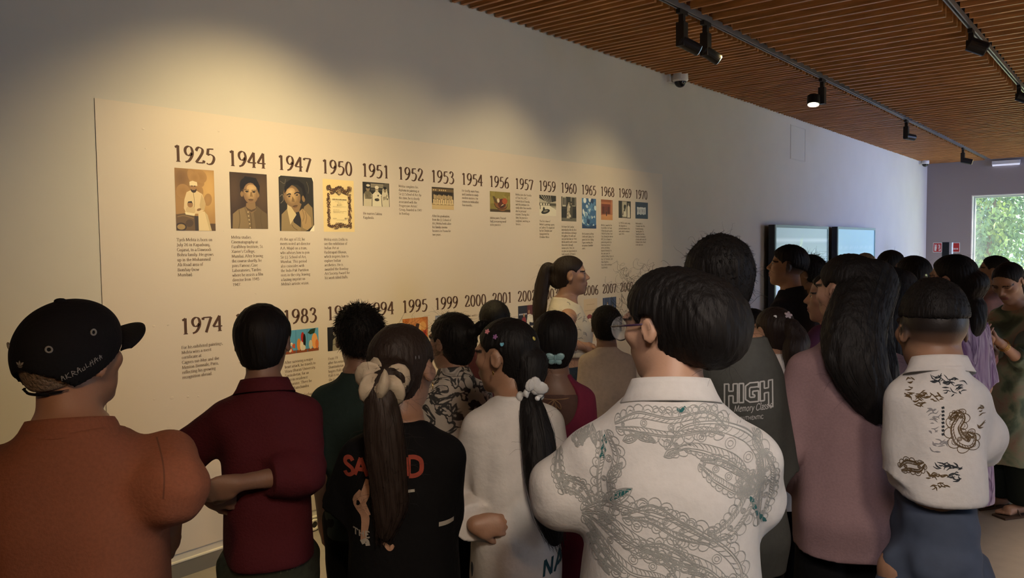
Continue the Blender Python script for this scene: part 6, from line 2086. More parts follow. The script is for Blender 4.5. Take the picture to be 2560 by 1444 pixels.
# ---- 11 woman in white paisley shirt
P = Person('woman in white paisley print shirt with glasses and low bun, nearest right', 1668, 688, 1.68, rel=-6, head=(-52, -6, 0), hd=0.226, half=0.216, neck=0.245, shz=0.752, deep=1.25, skin=(0.44, 0.26, 0.17), female=True, hoff=(0.0, 0.03))
P.arms((P.loc(1420, 1232, 0.0), P.loc(1470, 1300, 0.20), (1, 0.3, 0.1), (0, -1, 0), 0.4), (P.loc(1862, 1238, 0.0), P.loc(1800, 1290, 0.22), (-1, 0.3, 0.1), (0, -1, 0), 0.4), 1.1)
P.body(lips=(0.3, 0.1, 0.09))
P.shoes()
sh_ = P.garment('shirt', CL_white, 0.40 * P.H, 0.020, 0.9, (1.10, 1.10), 0.040, 0.004, collar=(0.836, 0.076, 0.042), step=0.007, wr=0.0067, wf=20, seed=111, flare=0.28, nz=0.842,
          folds=[(P.loc(1480, 1090, -.1), P.loc(1500, 1290, -.1), 0.05, 0.006, 2.5), (P.loc(1860, 1100, -.1), P.loc(1880, 1300, -.1), 0.06, 0.006, 2.5), (P.loc(1500, 1390, -.12), P.loc(1850, 1420, -.12), 0.05, 0.006, 3)])
P.trousers('trousers', cloth('navy_trousers', (0.02, 0.025, 0.06)), 0.5)
m_gr = cloth('grey_line_print', (0.33, 0.335, 0.315), bump=0.05); m_tl = cloth('teal_fill_print', (0.025, 0.12, 0.12), bump=0.05)
ST = []
rr = random.Random(21)


MID = 0


def motif(sp, w, sc=16, lw=0.0017, inner=2, eyes_=5, dense=1):
    S = catmull(np.array([P.uv(*q) for q in sp]), 60)
    T = np.gradient(S, axis=0); T /= np.linalg.norm(T, axis=1, keepdims=True) + 1e-9
    N = np.stack([-T[:, 1], T[:, 0]], 1)
    t = np.linspace(0, 1, 60)
    W = np.interp(t, np.linspace(0, 1, len(w)), w)[:, None] * 0.00082
    for f in (1.0, 0.84, 0.42, -0.42, -0.84, -1.0):
        ST.append((ribbon(S + N * W * f, lw if abs(f) > 0.5 else lw * 0.8), MID))
    for sgn in (-1, 1):                       # scalloped edge
        for k in range(sc):
            i0, i1 = int(58 * k / sc), int(58 * (k + 1) / sc) + 1
            a, b = S[i0] + N[i0] * W[i0] * sgn, S[i1] + N[i1] * W[i1] * sgn
            h = np.linalg.norm(b - a) * 0.62
            c = (a + b) / 2 + N[(i0 + i1) // 2] * sgn * h
            q_ = np.linspace(0, math.pi, 9)[:, None]
            ST.append((ribbon((a + b) / 2 + (a - b) / 2 * np.cos(q_) + (c - (a + b) / 2) * np.sin(q_), lw * 0.9), MID))
            if dense and k % 2 == 0:
                c2 = (a + b) / 2 + N[(i0 + i1) // 2] * sgn * h * 0.5
                ST.append((ribbon([(a + c2) / 2, c2, (b + c2) / 2], lw * 0.7, 5), MID))
    n = int(60 / 2.2)
    for k in range(n):                        # cross hatching veins between the inner lines
        i = int(58 * (k + 0.5) / n)
        if W[i, 0] < 0.004:
            continue
        for sgn in (-1, 1):
            a = S[i] + N[i] * W[i] * 0.44 * sgn; b = S[min(i + 2, 59)] + N[i] * W[i] * 0.82 * sgn
            ST.append((ribbon([a, (a + b) / 2 + T[i] * 0.002, b], lw * 0.75, 4), MID))
    for k in range(eyes_):
        i = int(58 * (k + 0.5) / eyes_)
        r_ = W[i, 0] * 0.32
        if r_ < 0.002:
            continue
        a = np.linspace(0, 2 * math.pi, 13)
        for q in (1.0, 0.5):
            ST.append((ribbon(S[i] + np.stack([np.cos(a), np.sin(a)], 1) * r_ * q, lw * 0.8), MID))


def leaf(x0, y0, x1, y1, w, fill=False):
    a, b = np.array(P.uv(x0, y0)), np.array(P.uv(x1, y1))
    d = b - a; n = np.array([-d[1], d[0]]) / (np.linalg.norm(d) + 1e-9) * w * 0.00082
    for s in (-1, 1):
        ST.append((ribbon([a, a + d * 0.3 + n * s, a + d * 0.7 + n * s * 0.8, b], 0.0020, 14), MID))
        ST.append((ribbon([a + d * 0.12, a + d * 0.35 + n * s * 0.6, a + d * 0.7 + n * s * 0.45, a + d * 0.88], 0.0014, 10), MID))
        for k in range(4):
            q = a + d * (0.2 + 0.16 * k)
            ST.append((ribbon([q, q + d * 0.10 + n * s * 0.5], 0.0012, 3), MID))
    if fill:
        ST.append((ribbon([a, a + d * 0.5 + n * 0.3, b], [0.001, w * 0.0009, 0.001], 12), 1))
    else:
        ST.append((ribbon([a, b], 0.0014, 5), MID))


motif([(1452, 1283), (1530, 1262), (1620, 1290), (1700, 1310), (1780, 1345), (1820, 1395), (1790, 1425)], [4, 24, 46, 44, 34, 26, 8], 20)
motif([(1455, 1290), (1520, 1325), (1590, 1360), (1650, 1372), (1690, 1400)], [4, 20, 34, 26, 5], 14)
motif([(1715, 1385), (1745, 1395), (1755, 1420), (1725, 1440), (1695, 1425), (1705, 1400)], [10, 16, 17, 15, 10, 4], 10)
motif([(1560, 1265), (1630, 1250), (1700, 1285), (1770, 1310)], [4, 22, 20, 6], 10)
motif([(1668, 1108), (1720, 1075), (1790, 1080), (1850, 1110), (1875, 1160), (1850, 1215)], [6, 30, 40, 40, 34, 10], 16)
motif([(1745, 1130), (1790, 1150), (1840, 1180), (1880, 1200)], [6, 26, 26, 8], 10)
motif([(1540, 1060), (1600, 1045), (1680, 1052), (1760, 1040), (1810, 1065)], [6, 24, 22, 24, 8], 14)
motif([(1508, 1078), (1525, 1130), (1512, 1190), (1520, 1250), (1510, 1290)], [10, 26, 18, 22, 6], 12)
motif([(1765, 1300), (1810, 1285), (1850, 1245), (1880, 1195), (1888, 1160)], [8, 18, 18, 22, 10], 10)
motif([(1900, 1120), (1915, 1170), (1912, 1230), (1895, 1300)], [8, 20, 22, 6], 12)
motif([(1430, 1120), (1448, 1095), (1470, 1085)], [6, 16, 6], 8)
motif([(1395, 1200), (1420, 1215), (1450, 1225), (1478, 1260)], [4, 16, 18, 5], 10)
motif([(1385, 1140), (1390, 1190), (1410, 1240)], [4, 11, 4], 8)
motif([(1600, 1330), (1650, 1330), (1700, 1350), (1740, 1370)], [4, 16, 14, 4], 8)
motif([(1470, 1340), (1500, 1370), (1560, 1395)], [4, 15, 4], 7)
motif([(1780, 1420), (1820, 1410), (1850, 1430)], [4, 16, 4], 7)
for a in ((1520, 1195, 1560, 1140, 11), (1525, 1240, 1585, 1195, 14, True), (1560, 1090, 1600, 1075, 9), (1590, 1070, 1640, 1085, 9), (1660, 1120, 1700, 1100, 9), (1440, 1075, 1455, 1120, 9), (1475, 1075, 1490, 1115, 8), (1880, 1085, 1905, 1130, 10), (1885, 1060, 1900, 1095, 9), (1460, 1300, 1500, 1345, 10), (1600, 1400, 1650, 1432, 10), (1500, 1380, 1530, 1410, 8)):
    leaf(*a)
for x_, y_ in ((1512, 1092), (1510, 1112), (1507, 1130)):
    u0, v0 = P.uv(x_, y_)
    ST.append(([((u0 - .006, v0 - .007), (u0 - .004, v0 - .012)), ((u0, v0 + .006), (u0, v0 - .004)), ((u0 + .006, v0 - .007), (u0 + .004, v0 - .012))], 1))
for k, (x_, y_) in enumerate(((1872, 1228), (1878, 1246), (1888, 1268), (1900, 1286), (1910, 1300))):
    u0, v0 = P.uv(x_, y_)
    ST.append((ribbon([(u0 - .004, v0 + .008), (u0, v0), (u0 + .006, v0 - .006)], [.002, .009, .002], 8), 1))
ST.append((ribbon([P.uv(1692, 1008), P.uv(1700, 1014), P.uv(1712, 1004)], [.004, .008, .004], 8), 1))
for x_ in range(1640, 1790, 16):
    a = np.linspace(0, 6.28, 9); u0, v0 = P.uv(x_, 1012)
    ST.append((ribbon(np.stack([u0 + .006 * np.cos(a), v0 + .006 * np.sin(a)], 1), 0.0016), 0))
P.print_on(sh_, ST, [m_gr, m_tl], -P.rel, 'print', label='grey line paisley print with teal accents')
P.hair(t=0.05, nape=-0.33, ear_cut=0.15, streak=0.008, seed=14, fly=60, back=0.10, top=0.02, extra=[((0.02, -0.40, 0.10), (0.33, 0.30, 0.36), 0.2), ((0.03, -0.58, -0.02), (0.31, 0.24, 0.32), 0.25)])
# loose curls above the forehead and temple
S = []
r_ = np.random.default_rng(5)
for k in range(40):
    if k < 24:
        p0 = P.h(r_.uniform(-0.2, 0.2), r_.uniform(0.05, 0.42), r_.uniform(0.36, 0.55)); d = P.Rh @ np.array([r_.normal() * .3, 0.7, 0.7])
    else:
        p0 = P.h(r_.uniform(-0.34, -0.2), r_.uniform(0.15, 0.36), r_.uniform(0.05, 0.34)); d = P.Rh @ np.array([-0.4, 0.8, -0.2 + r_.normal() * .3])
    q = [np.array(p0)]
    ph, tw = r_.uniform(0, 6.3), r_.uniform(0.35, 0.75)
    e1 = np.cross(d, [0.2, 0.3, 1]); e1 /= np.linalg.norm(e1); e2 = np.cross(d, e1); e2 /= np.linalg.norm(e2)
    for j in range(24):
        q.append(q[-1] + (d * 0.35 + e1 * math.cos(ph + tw * j) + e2 * 0.8 * math.sin(ph + tw * j)) * 0.0052)
    S.append(q)
v, f = strands(np.array(S), 0.00032, 0.00015)
link('loose_curls', npmesh('loose_curls', v, f), P.root, M['hair'], True)
gl = bpy.data.objects.new('spectacles', None); COL.objects.link(gl); gl.parent = P.root
for s in (-1, 1):
    mb = MB()
    mb.tube([P.h(s * 0.36, -0.02, 0.06), P.h(s * 0.355, 0.2, 0.055), P.h(s * 0.30, 0.44, 0.05)], 0.0022, 8)
    mb.build('temple_arm', mat('dark_plum_frame', (0.04, 0.02, 0.05), rough=0.3), gl, True)
    mb = MB()
    c_ = [P.h(s * 0.165 + 0.145 * math.cos(a), 0.455 - 0.09 * abs(s * 0.165 + 0.145 * math.cos(a)), 0.02 + 0.115 * math.sin(a)) for a in np.linspace(0, 2 * math.pi, 29)]
    mb.tube(c_, 0.0014, 6)
    mb.build('rim', M['track'], gl, True)
    mb = MB()
    mb.add(c_[:-1] + [P.h(s * 0.165, 0.455 - 0.012, 0.02)], [(i, (i + 1) % 28, 28) for i in range(28)])
    mb.build('lens', M['glass'], gl, True)
finish(P)

# ---- 12 tall boy, grey tee with lettering
P = Person('tall boy with thick messy hair in grey tee lettered HIGH', 1797, 606, 2.2, rel=-42, head=(-24, -6, 2), hd=0.225, half=0.135, neck=0.23, shz=0.768, drop=-0.018, skin=(0.26, 0.145, 0.09), hoff=(-0.03, 0.03))
P.arms('front', 'front')
P.body(lips=None, brow=False)
P.shoes()
te = P.garment('tee', cloth('charcoal_jersey', (0.060, 0.062, 0.057)), 0.45 * P.H, 0.016, 0.75, (0.98, 0.98), 0.028, 0.010, wr=0.0075, wf=20, seed=121, nz=0.845, step=0.007)
P.trousers('trousers', CL_black, 0.52)
HI = {'H': [[(0, 0), (0, 10), (3, 10), (3, 6.2), (6, 6.2), (6, 10), (9, 10), (9, 0), (6, 0), (6, 3.8), (3, 3.8), (3, 0), (0, 0)]], 'I': [[(0, 0), (0, 10), (3, 10), (3, 0), (0, 0)]],
      'G': [[(9, 7), (9, 10), (3, 10), (0, 8.5), (0, 1.5), (3, 0), (9, 0), (9, 5.5), (5, 5.5), (5, 3.6), (6.4, 3.6), (6.4, 2.4), (3.4, 2.4), (2.8, 3), (2.8, 7), (3.4, 7.6), (9, 7.6)]]}
rows = []
x_ = 0
for ch in 'HIGH':
    for pl in HI[ch]:
        pl = list(pl)
        if ch == 'H' and x_ == 0:      # drop leg of the first letter
            pl = [(0, -4), (0, 10), (3, 10), (3, 6.2), (6, 6.2), (6, 10), (9, 10), (9, 0), (6, 0), (6, 3.8), (3, 3.8), (3, -3), (0, -4)]
        if ch == 'H' and x_ > 10:
            pl = [(0, 0), (0, 10), (3, 10), (3, 6.2), (6, 6.2), (6, 10), (9, 10), (9, -4), (6, -3), (6, 3.8), (3, 3.8), (3, 0), (0, 0)]
        for a, b in zip(pl[:-1], pl[1:]):
            n_ = 6
            pts = [((x_ + a[0] + (b[0] - a[0]) * t), a[1] + (b[1] - a[1]) * t) for t in np.linspace(-0.02, 1.02, n_)]
            u0, v0 = P.uv(1811, 1002)
            s_ = 0.00365
            rows.append((ribbon([(u0 + p[0] * s_, v0 + p[1] * s_ * 1.35 + p[0] * s_ * 0.06) for p in pts], 0.0038), 0))
    x_ += {'H': 10.2, 'I': 4.4, 'G': 10.2}[ch]
for s_, x_, y_, hh, kw in (('Memory Classic', 1833, 1022, 0.021, dict(mono=9, slant=0.25, serif=False)), ('AUTHENTIC', 1848, 1042, 0.012, dict(mono=11, serif=False))):
    q, w = text_rows(s_, hh, **kw)
    k = (0.098 if hh > 0.02 else 0.06) / w
    u0, v0 = P.uv(x_, y_)
    rows += [([((l[0] * k + u0, l[1] * 1.2 + v0 + l[0] * 0.06), (r_[0] * k + u0, r_[1] * 1.2 + v0 + r_[0] * 0.06)) for l, r_ in a], 0) for a in q]
P.print_on(te, rows, [cloth('print_white_b', (0.42, 0.42, 0.41))], -P.rel, 'print', label='white outlined lettering on the back')
P.hair(t=0.075, nape=-0.34, side=0.02, ear_cut=0.06, spikes=2600, spike_len=0.019, spike_up=0.15, seed=15, curl=0.5, top=0.02, streak=0.012, fly=40)
finish(P)

# ---- 13 person in navy, mostly hidden
P = Person('child in navy top mostly hidden behind the shoulder of the tall boy', 1880, 776, 3.5, rel=6, head=(-20, -4, 0), hd=0.205, half=0.125, skin=(0.3, 0.17, 0.11), fine=0.007)
P.arms('down', 'down'); P.body(lips=None); P.shoes()
P.garment('sweatshirt', cloth('navy_jersey', (0.010, 0.013, 0.030)), 0.46 * P.H, 0.018, 0.7, (1.5, 1.5), 0.022, 0.006, seed=131, step=0.01, nz=0.85)
P.trousers('trousers', CL_black, 0.5, step=0.013)
P.hair(t=0.04, nape=-0.3, seed=16, step=0.008)
finish(P)

# ---- 14 small girl with flower clip
P = Person('small girl in white tee with pale flower clip in long dark hair', 1938, 770, 2.95, rel=-22, head=(-36, 0, 0), hd=0.19, drop=0.05, half=0.115, skin=(0.34, 0.19, 0.12), female=True, fine=0.0055)
P.arms('down', 'down'); P.body(lips=None); P.shoes()
P.garment('tee', CL_white, 0.45 * P.H, 0.014, 0.7, (0.9, 0.9), 0.020, 0.008, seed=141, nz=0.846)
P.trousers('trousers', CL_black, 0.5, step=0.013)
P.hair(M['hair_brown'], t=0.02, nape=-0.34, ear_cut=0.15, seed=17, fly=50, chains=[([P.h(0.05, -0.5, 0.18), P.h(0.1, -0.62, -0.1), P.loc(1987, 880, -.10), P.loc(1990, 970, -.10)], [0.028, 0.04, 0.042, 0.02])], tail_n=160)
clip(P, 1970, 788, fl5, 0.0165, mat('pale_pink_cloth', (0.42, 0.34, 0.34)), 'flower_clip', 'pale flower clip')
clip(P, 1938, 790, [(0, 0, 0.5, 0.3, 0), (0.3, -0.3, 0.25, 0.3, 0)], 0.012, M['white'])
finish(P)

# ---- 15 boy in black polo in front of the screen
P = Person('boy in black polo shirt in profile against the blue screen', 1979, 617, 4.4, rel=-62, head=(-86, 6, 0), hd=0.222, half=0.185, skin=(0.36, 0.20, 0.125), fine=0.0042)
P.arms('down', 'down'); P.body(lips=(0.26, 0.10, 0.08), stub=lambda L: 0.9 * np.clip((L[:, 2] + 0.26) / 0.22, 0, 1) * (L[:, 1] < 0.0)); P.shoes()
P.eyes((-0.05, 0.1))
P.garment('polo_shirt', cloth('black_pique', (0.014, 0.014, 0.017)), 0.45 * P.H, 0.015, 0.6, (0.9, 0.9), 0.02, 0.008, collar=(0.836, 0.055, 0.034), nz=0.86, seed=151)
P.trousers('trousers', CL_black, 0.5, step=0.013)
P.hair(t=0.045, nape=-0.06, side=-0.05, ear_cut=0.17, spikes=900, spike_len=0.012, seed=18, fr=0.06, top=0.02, streak=0.006)
finish(P)

# ---- 16 curly head behind him
P = Person('person with short curly hair just behind the boy in black polo', 2023, 642, 5.0, rel=-50, head=(-74, 0, 0), hd=0.222, half=0.19, skin=(0.22, 0.12, 0.075), fine=0.006)
P.arms('down', 'down'); P.body(); P.shoes()
P.garment('tee', cloth('dark_grey_jersey', (0.03, 0.03, 0.034)), 0.45 * P.H, 0.015, 0.6, (0.9, 0.9), 0.02, 0.008, seed=161, step=0.01)
P.trousers('trousers', CL_black, 0.5, step=0.013)
P.hair(t=0.07, nape=-0.26, ear_cut=0.12, spikes=1200, spike_len=0.02, curl=2.0, seed=19)
finish(P)

# ---- 17 young woman in profile
P = Person('young woman in plum shawl in left profile beside the long haired woman', 2080, 684, 3.5, rel=-60, head=(-88, 0, 0), hd=0.218, half=0.165, skin=(0.36, 0.20, 0.13), female=True, fine=0.0045)
P.arms('front', 'front'); P.body(lips=(0.24, 0.09, 0.085)); P.eyes((-0.1, 0.1)); P.shoes()
P.garment('kurta', cloth('plum_cotton', (0.055, 0.018, 0.038)), 0.30 * P.H, 0.016, 0.4, (1.6, 1.6), 0.016, 0.006, seed=171, flare=0.3)
P.trousers('trousers', CL_black, 0.5, step=0.013)
P.hair(t=0.035, nape=-0.4, side=0.03, ear_cut=0.05, seed=20, fly=40, chains=[([P.h(0, -0.42, -0.1), P.h(0, -0.46, -0.6), P.h(0, -0.4, -1.2)], [0.055, 0.05, 0.03])], tail_n=100)
# shawl falling from the shoulder
m_sh = cloth('plum_shawl', (0.075, 0.022, 0.050))
S_ = P.shoulder(-1)
G = Field(*[axis(S_[i] - 0.3, S_[i] + 0.3, [], 0.01, 0.01) for i in range(3)])
G.cone(S_ + (0.06, 0.04, 0.05), S_ + (-0.05, 0.02, 0.0), 0.045, 0.05, 0.03); G.cone(S_ + (-0.05, 0.02, 0.0), S_ + (-0.03, 0.08, -0.28), 0.05, 0.06, 0.03)
V, Q = G.mesh(); N = vnormals(V, Q)
link('shawl', npmesh('shawl', V + N * (0.006 * waves(V, 3, 40))[:, None], Q), P.root, m_sh, True)
finish(P)

# ---- 18 woman with long loose hair
P = Person('woman with long loose black hair in dusty mauve kurta', 2122, 643, 2.4, rel=-12, head=(-54, -2, 0), hd=0.214, half=0.183, deep=1.05, skin=(0.34, 0.19, 0.125), female=True, hoff=(0.0, 0.02))
P.arms((P.loc(1958, 1120, 0.0), P.loc(1985, 1215, 0.14), (0.5, 1, -0.2), (0.5, -0.3, 0), 0.5), 'down', 0.95)
P.body(lips=(0.24, 0.09, 0.08))
P.shoes()
P.garment('kurta', cloth('mauve_linen', (0.235, 0.15, 0.155), bump=0.12, scale=160), P.loc(2120, 1366)[2], 0.018, 0.62, (1.75, 1.75), 0.024, 0.012, wr=0.0075, wf=18, seed=181, flare=0.22, nz=0.850, step=0.008,
          folds=[(P.loc(2150, 1050, -.1), P.loc(2165, 1340, -.1), 0.04, 0.006, 2.0), (P.loc(2090, 1010, -.1), P.loc(1985, 1200, -.06), 0.05, 0.014, 1.8), (P.loc(2060, 1150, -.08), P.loc(2035, 1340, -.08), 0.05, 0.010, 2.2)])
P.trousers('trousers', CL_black, 0.5, wide=1.35)
bk = P.h(0.0, -0.45, 0.0)
P.hair(t=0.04, nape=-0.46, side=0.0, ear_cut=0.16, streak=0.008, seed=22, fly=90, back=0.05, fr=0.0,
       chains=[([P.h(0.05, -0.36, 0.1), P.loc(2140, 830, -.13), P.loc(2150, 920, -.165), P.loc(2180, 985, -.165), P.loc(2200, 1030, -.155)], [0.080, 0.082, 0.074, 0.058, 0.036], ((0, 1, 0), 1.9)),
               ([P.h(0.25, -0.3, 0.1), P.loc(2180, 830, -.08), P.loc(2200, 930, -.12), P.loc(2212, 1010, -.13)], [0.055, 0.055, 0.05, 0.028], ((0, 1, 0), 1.5)),
               ([P.h(-0.3, -0.25, 0.0), P.loc(2085, 830, -.10), P.loc(2095, 900, -.15), P.loc(2120, 965, -.16)], [0.04, 0.035, 0.035, 0.02], ((0, 1, 0), 1.5))], tail_n=300)
finish(P)

# ---- 19 woman behind, dark hair falling
P = Person('woman with long dark hair between the mauve kurta and the print shirt boy', 2222, 672, 4.1, rel=-30, head=(-60, 0, 0), hd=0.222, half=0.17, skin=(0.24, 0.13, 0.085), female=True, fine=0.006)
P.arms('down', 'front'); P.body(); P.shoes()
P.garment('kurta', cloth('charcoal_plum', (0.03, 0.022, 0.03)), 0.32 * P.H, 0.016, 0.5, (1.6, 1.6), 0.016, 0.006, seed=191, step=0.01, flare=0.2)
P.trousers('trousers', CL_black, 0.5, step=0.013)
P.hair(t=0.055, nape=-0.46, side=0.05, ear_cut=0.05, seed=23, fly=60, chains=[([P.h(0.05, -0.36, 0.1), P.loc(2230, 800, -.12), P.loc(2235, 900, -.14), P.loc(2235, 1000, -.13)], [0.085, 0.10, 0.09, 0.05], ((0, 1, 0), 1.7))], tail_n=160, step=0.008)
finish(P)

# ---- 20, 21 heads by the corner
P = Person('person with slicked dark hair looking right in front of the room corner', 2228, 627, 5.6, rel=30, head=(52, 0, 0), hd=0.222, half=0.17, skin=(0.34, 0.19, 0.125), female=True, fine=0.006)
P.arms('down', 'down'); P.body(); P.shoes()
P.garment('kurta', cloth('dark_teal_cotton', (0.02, 0.03, 0.034)), 0.32 * P.H, 0.016, 0.5, (0.9, 0.9), 0.016, 0.006, seed=201, step=0.011)
P.trousers('trousers', CL_black, 0.5, step=0.013)
P.hair(t=0.025, nape=-0.3, ear_cut=0.14, seed=24, extra=[((0, -0.5, 0.0), (0.16, 0.14, 0.16))])
finish(P)
P = Person('person with a dark bob left of the woman in glasses', 2284, 645, 4.7, rel=-30, head=(-52, 0, 0), hd=0.222, half=0.17, skin=(0.34, 0.19, 0.125), female=True, fine=0.006)
P.arms('down', 'down'); P.body(); P.shoes()
P.garment('kurta', cloth('dark_violet_cotton', (0.03, 0.022, 0.04)), 0.32 * P.H, 0.016, 0.5, (0.9, 0.9), 0.016, 0.006, seed=211, step=0.011)
P.trousers('trousers', CL_black, 0.5, step=0.013)
P.hair(t=0.065, nape=-0.48, side=0.08, ear_cut=0.0, seed=25, fly=60, back=0.04)
finish(P)

# ---- 22 woman with glasses and low ponytail
P = Person('woman with glasses and low ponytail in purple streaked kurta', 2386, 640, 3.6, rel=-42, head=(-66, 0, 0), hd=0.224, half=0.17, skin=(0.36, 0.20, 0.13), female=True, fine=0.0052)
P.arms('front', 'down'); P.body(); P.shoes(); P.eyes()
P.garment('kurta', ramp_mat('purple_streaks', [(0.34, (0.16, 0.09, 0.19)), (0.43, (0.36, 0.29, 0.38)), (0.48, (0.06, 0.02, 0.08)), (0.53, (0.30, 0.22, 0.34)), (0.60, (0.11, 0.04, 0.13))], 18, 3, 0.8, stretch=(1, 1, 0.18)), 0.28 * P.H, 0.018, 0.4, (0.95, 0.95), 0.018, 0.010, seed=221, flare=0.4)
P.trousers('trousers', CL_black, 0.5, step=0.013)
tie = P.loc(2425, 745, -0.04)
P.hair(t=0.035, nape=-0.36, ear_cut=0.12, seed=26, fly=60, back=0.05, chains=[([P.h(0, -0.45, -0.05), tie, P.loc(2437, 770, -.06), P.loc(2435, 810, -.07), P.loc(2425, 845, -.07)], [0.06, 0.04, 0.046, 0.045, 0.02])], tail_n=140)
clip(P, 2412, 803, fl5, 0.017, mat('pearl_grey_cloth', (0.40, 0.38, 0.38)), 'hair_clip', 'pale flower hair clip')
gl = bpy.data.objects.new('spectacles', None); COL.objects.link(gl); gl.parent = P.root
for s in (-1, 1):
    mb = MB(); mb.tube([P.h(s * 0.36, -0.02, 0.06), P.h(s * 0.355, 0.2, 0.055), P.h(s * 0.30, 0.44, 0.05)], 0.0018, 6)
    c_ = [P.h(s * 0.165 + 0.145 * math.cos(a), 0.455 - 0.09 * abs(s * 0.165 + 0.145 * math.cos(a)), 0.02 + 0.115 * math.sin(a)) for a in np.linspace(0, 2 * math.pi, 25)]
    mb.tube(c_, 0.0018, 6)
    mb.build('rim', M['track'], gl, True)
    mb = MB(); mb.add(c_[:-1] + [P.h(s * 0.165, 0.443, 0.02)], [(i, (i + 1) % 24, 24) for i in range(24)]); mb.build('lens', M['glass'], gl, True)
finish(P)

# ---- 23 boy in printed shirt and jeans
P = Person('boy with faded haircut in white shirt printed with dark and ochre motifs', 2333, 722, 2.06, rel=-20, head=(-26, -3, 0), hd=0.228, half=0.126, neck=0.26, drop=0.045, deep=1.1, skin=(0.30, 0.165, 0.10), hoff=(0.0, 0.02))
P.arms((P.shoulder(-1) + np.array([0.01, 0.0, -0.12 * P.H]), np.array([-0.06, 0.10 * P.H, 0.70 * P.H]), (1, 0.2, -0.2), (0, -1, 0), 0.6), (P.loc(2446, 1090, 0.0), P.loc(2434, 1215, 0.10), (-0.1, 0.4, -1), (-1, 0.2, 0), 0.5), 1.0)
st_ = lambda L: 0.98 * np.clip((L[:, 2] + 0.20) / 0.24, 0, 1) * (L[:, 1] < 0.05 + 0.5 * (L[:, 2] > 0.1)) * (np.abs(L[:, 0]) < 0.37)
P.body(lips=None, stub=st_)
P.shoes()
sh_ = P.garment('shirt', CL_white, P.loc(2340, 1222)[2], 0.018, 0.75, (1.0, 1.35), 0.028, 0.010, collar=(0.836, 0.061, 0.036), nz=0.842, wr=0.0075, wf=22, seed=231, step=0.0065, flare=0.02)
P.trousers('jeans', cloth('blue_denim', (0.07, 0.09, 0.135), var=0.4, scale=9), 0.66, wr=0.008)
P.hair(t=0.016, nape=0.17, ear_cut=0.19, spikes=2400, spike_len=0.012, spike_up=0.7, seed=27, top=0.11, side=-0.12)
ST = []
def squig(cx, cy, w, h, n, mi, seed, lw=0.0042):
    """cluster of tapered brush strokes, leaning like windblown leaves"""
    r_ = random.Random(seed)
    for k in range(n):
        x0_, y0_ = cx + r_.uniform(-w, w), cy + r_.uniform(-h, h)
        L = r_.uniform(9, 22); a = math.radians(r_.choice((-28, -12, 8, 40)) + r_.uniform(-14, 14)); b = r_.uniform(-0.5, 0.5) * L
        dx, dy = math.cos(a), math.sin(a)
        pts = [(x0_ - dx * L / 2, y0_ - dy * L / 2), (x0_ - dy * b * 0.5, y0_ + dx * b * 0.5), (x0_ + dx * L / 2, y0_ + dy * L / 2)]
        ST.append((ribbon([P.uv(*q) for q in pts], [0.0008, lw * r_.uniform(0.5, 1.1), 0.0008], 8), mi))
for a in ((2360, 945, 34, 9, 22, 0, 1), (2385, 968, 22, 16, 16, 0, 11), (2340, 886, 16, 6, 8, 0, 2), (2325, 985, 32, 10, 22, 1, 3), (2300, 1005, 14, 14, 12, 1, 12), (2275, 975, 9, 22, 12, 1, 4), (2335, 1045, 10, 34, 16, 2, 5), (2370, 1150, 30, 8, 18, 0, 6), (2385, 1172, 16, 10, 10, 0, 13), (2345, 1180, 26, 8, 16, 1, 7), (2350, 1200, 20, 8, 10, 1, 14), (2450, 1035, 6, 24, 10, 1, 9), (2350, 1105, 20, 14, 12, 2, 10)):
    squig(*a)
MID = 1
motif([(2392, 1018), (2400, 1035), (2388, 1060), (2398, 1085), (2420, 1095), (2428, 1078), (2415, 1068)], [5, 12, 13, 18, 13, 9, 2], 9, 0.0016, eyes_=3)
motif([(2374, 1040), (2384, 1028), (2400, 1022)], [1, 6, 1], 4, 0.0014, eyes_=0)
motif([(2250, 1182), (2270, 1168), (2295, 1165), (2312, 1152)], [6, 17, 15, 3], 7, 0.0016, eyes_=2)
MID = 0
for k in range(8):
    ST.append((ribbon([P.uv(2356, 1010 + 9 * k), P.uv(2358, 1015 + 9 * k)], 0.006, 3), 0))
P.print_on(sh_, ST, [cloth('print_charcoal', (0.035, 0.04, 0.045)), cloth('print_ochre', (0.115, 0.075, 0.035)), cloth('print_grey', (0.26, 0.255, 0.26))], -P.rel, 'print', label='charcoal and ochre motif print')
finish(P)

# ---- 24 woman in profile at the window
P = Person('woman looking left, head against the bright window, behind the woman with a phone', 2494, 640, 5.6, rel=-60, head=(-84, 8, 0), hd=0.225, half=0.17, skin=(0.26, 0.145, 0.095), female=True, fine=0.0052)
P.arms('down', 'down'); P.body(lips=(0.22, 0.09, 0.08)); P.shoes()
P.garment('kurta', ramp_mat('pink_grey_print', [(0.3, (0.14, 0.11, 0.10)), (0.5, (0.30, 0.16, 0.16)), (0.7, (0.16, 0.14, 0.12))], 9), 0.3 * P.H, 0.016, 0.4, (1.3, 1.3), 0.016, 0.008, seed=241, step=0.011)
P.trousers('trousers', CL_black, 0.5, step=0.013)
P.hair(t=0.025, nape=-0.3, ear_cut=0.15, seed=28, fr=0.02, extra=[((0, -0.5, 0.0), (0.18, 0.15, 0.18))])
finish(P)

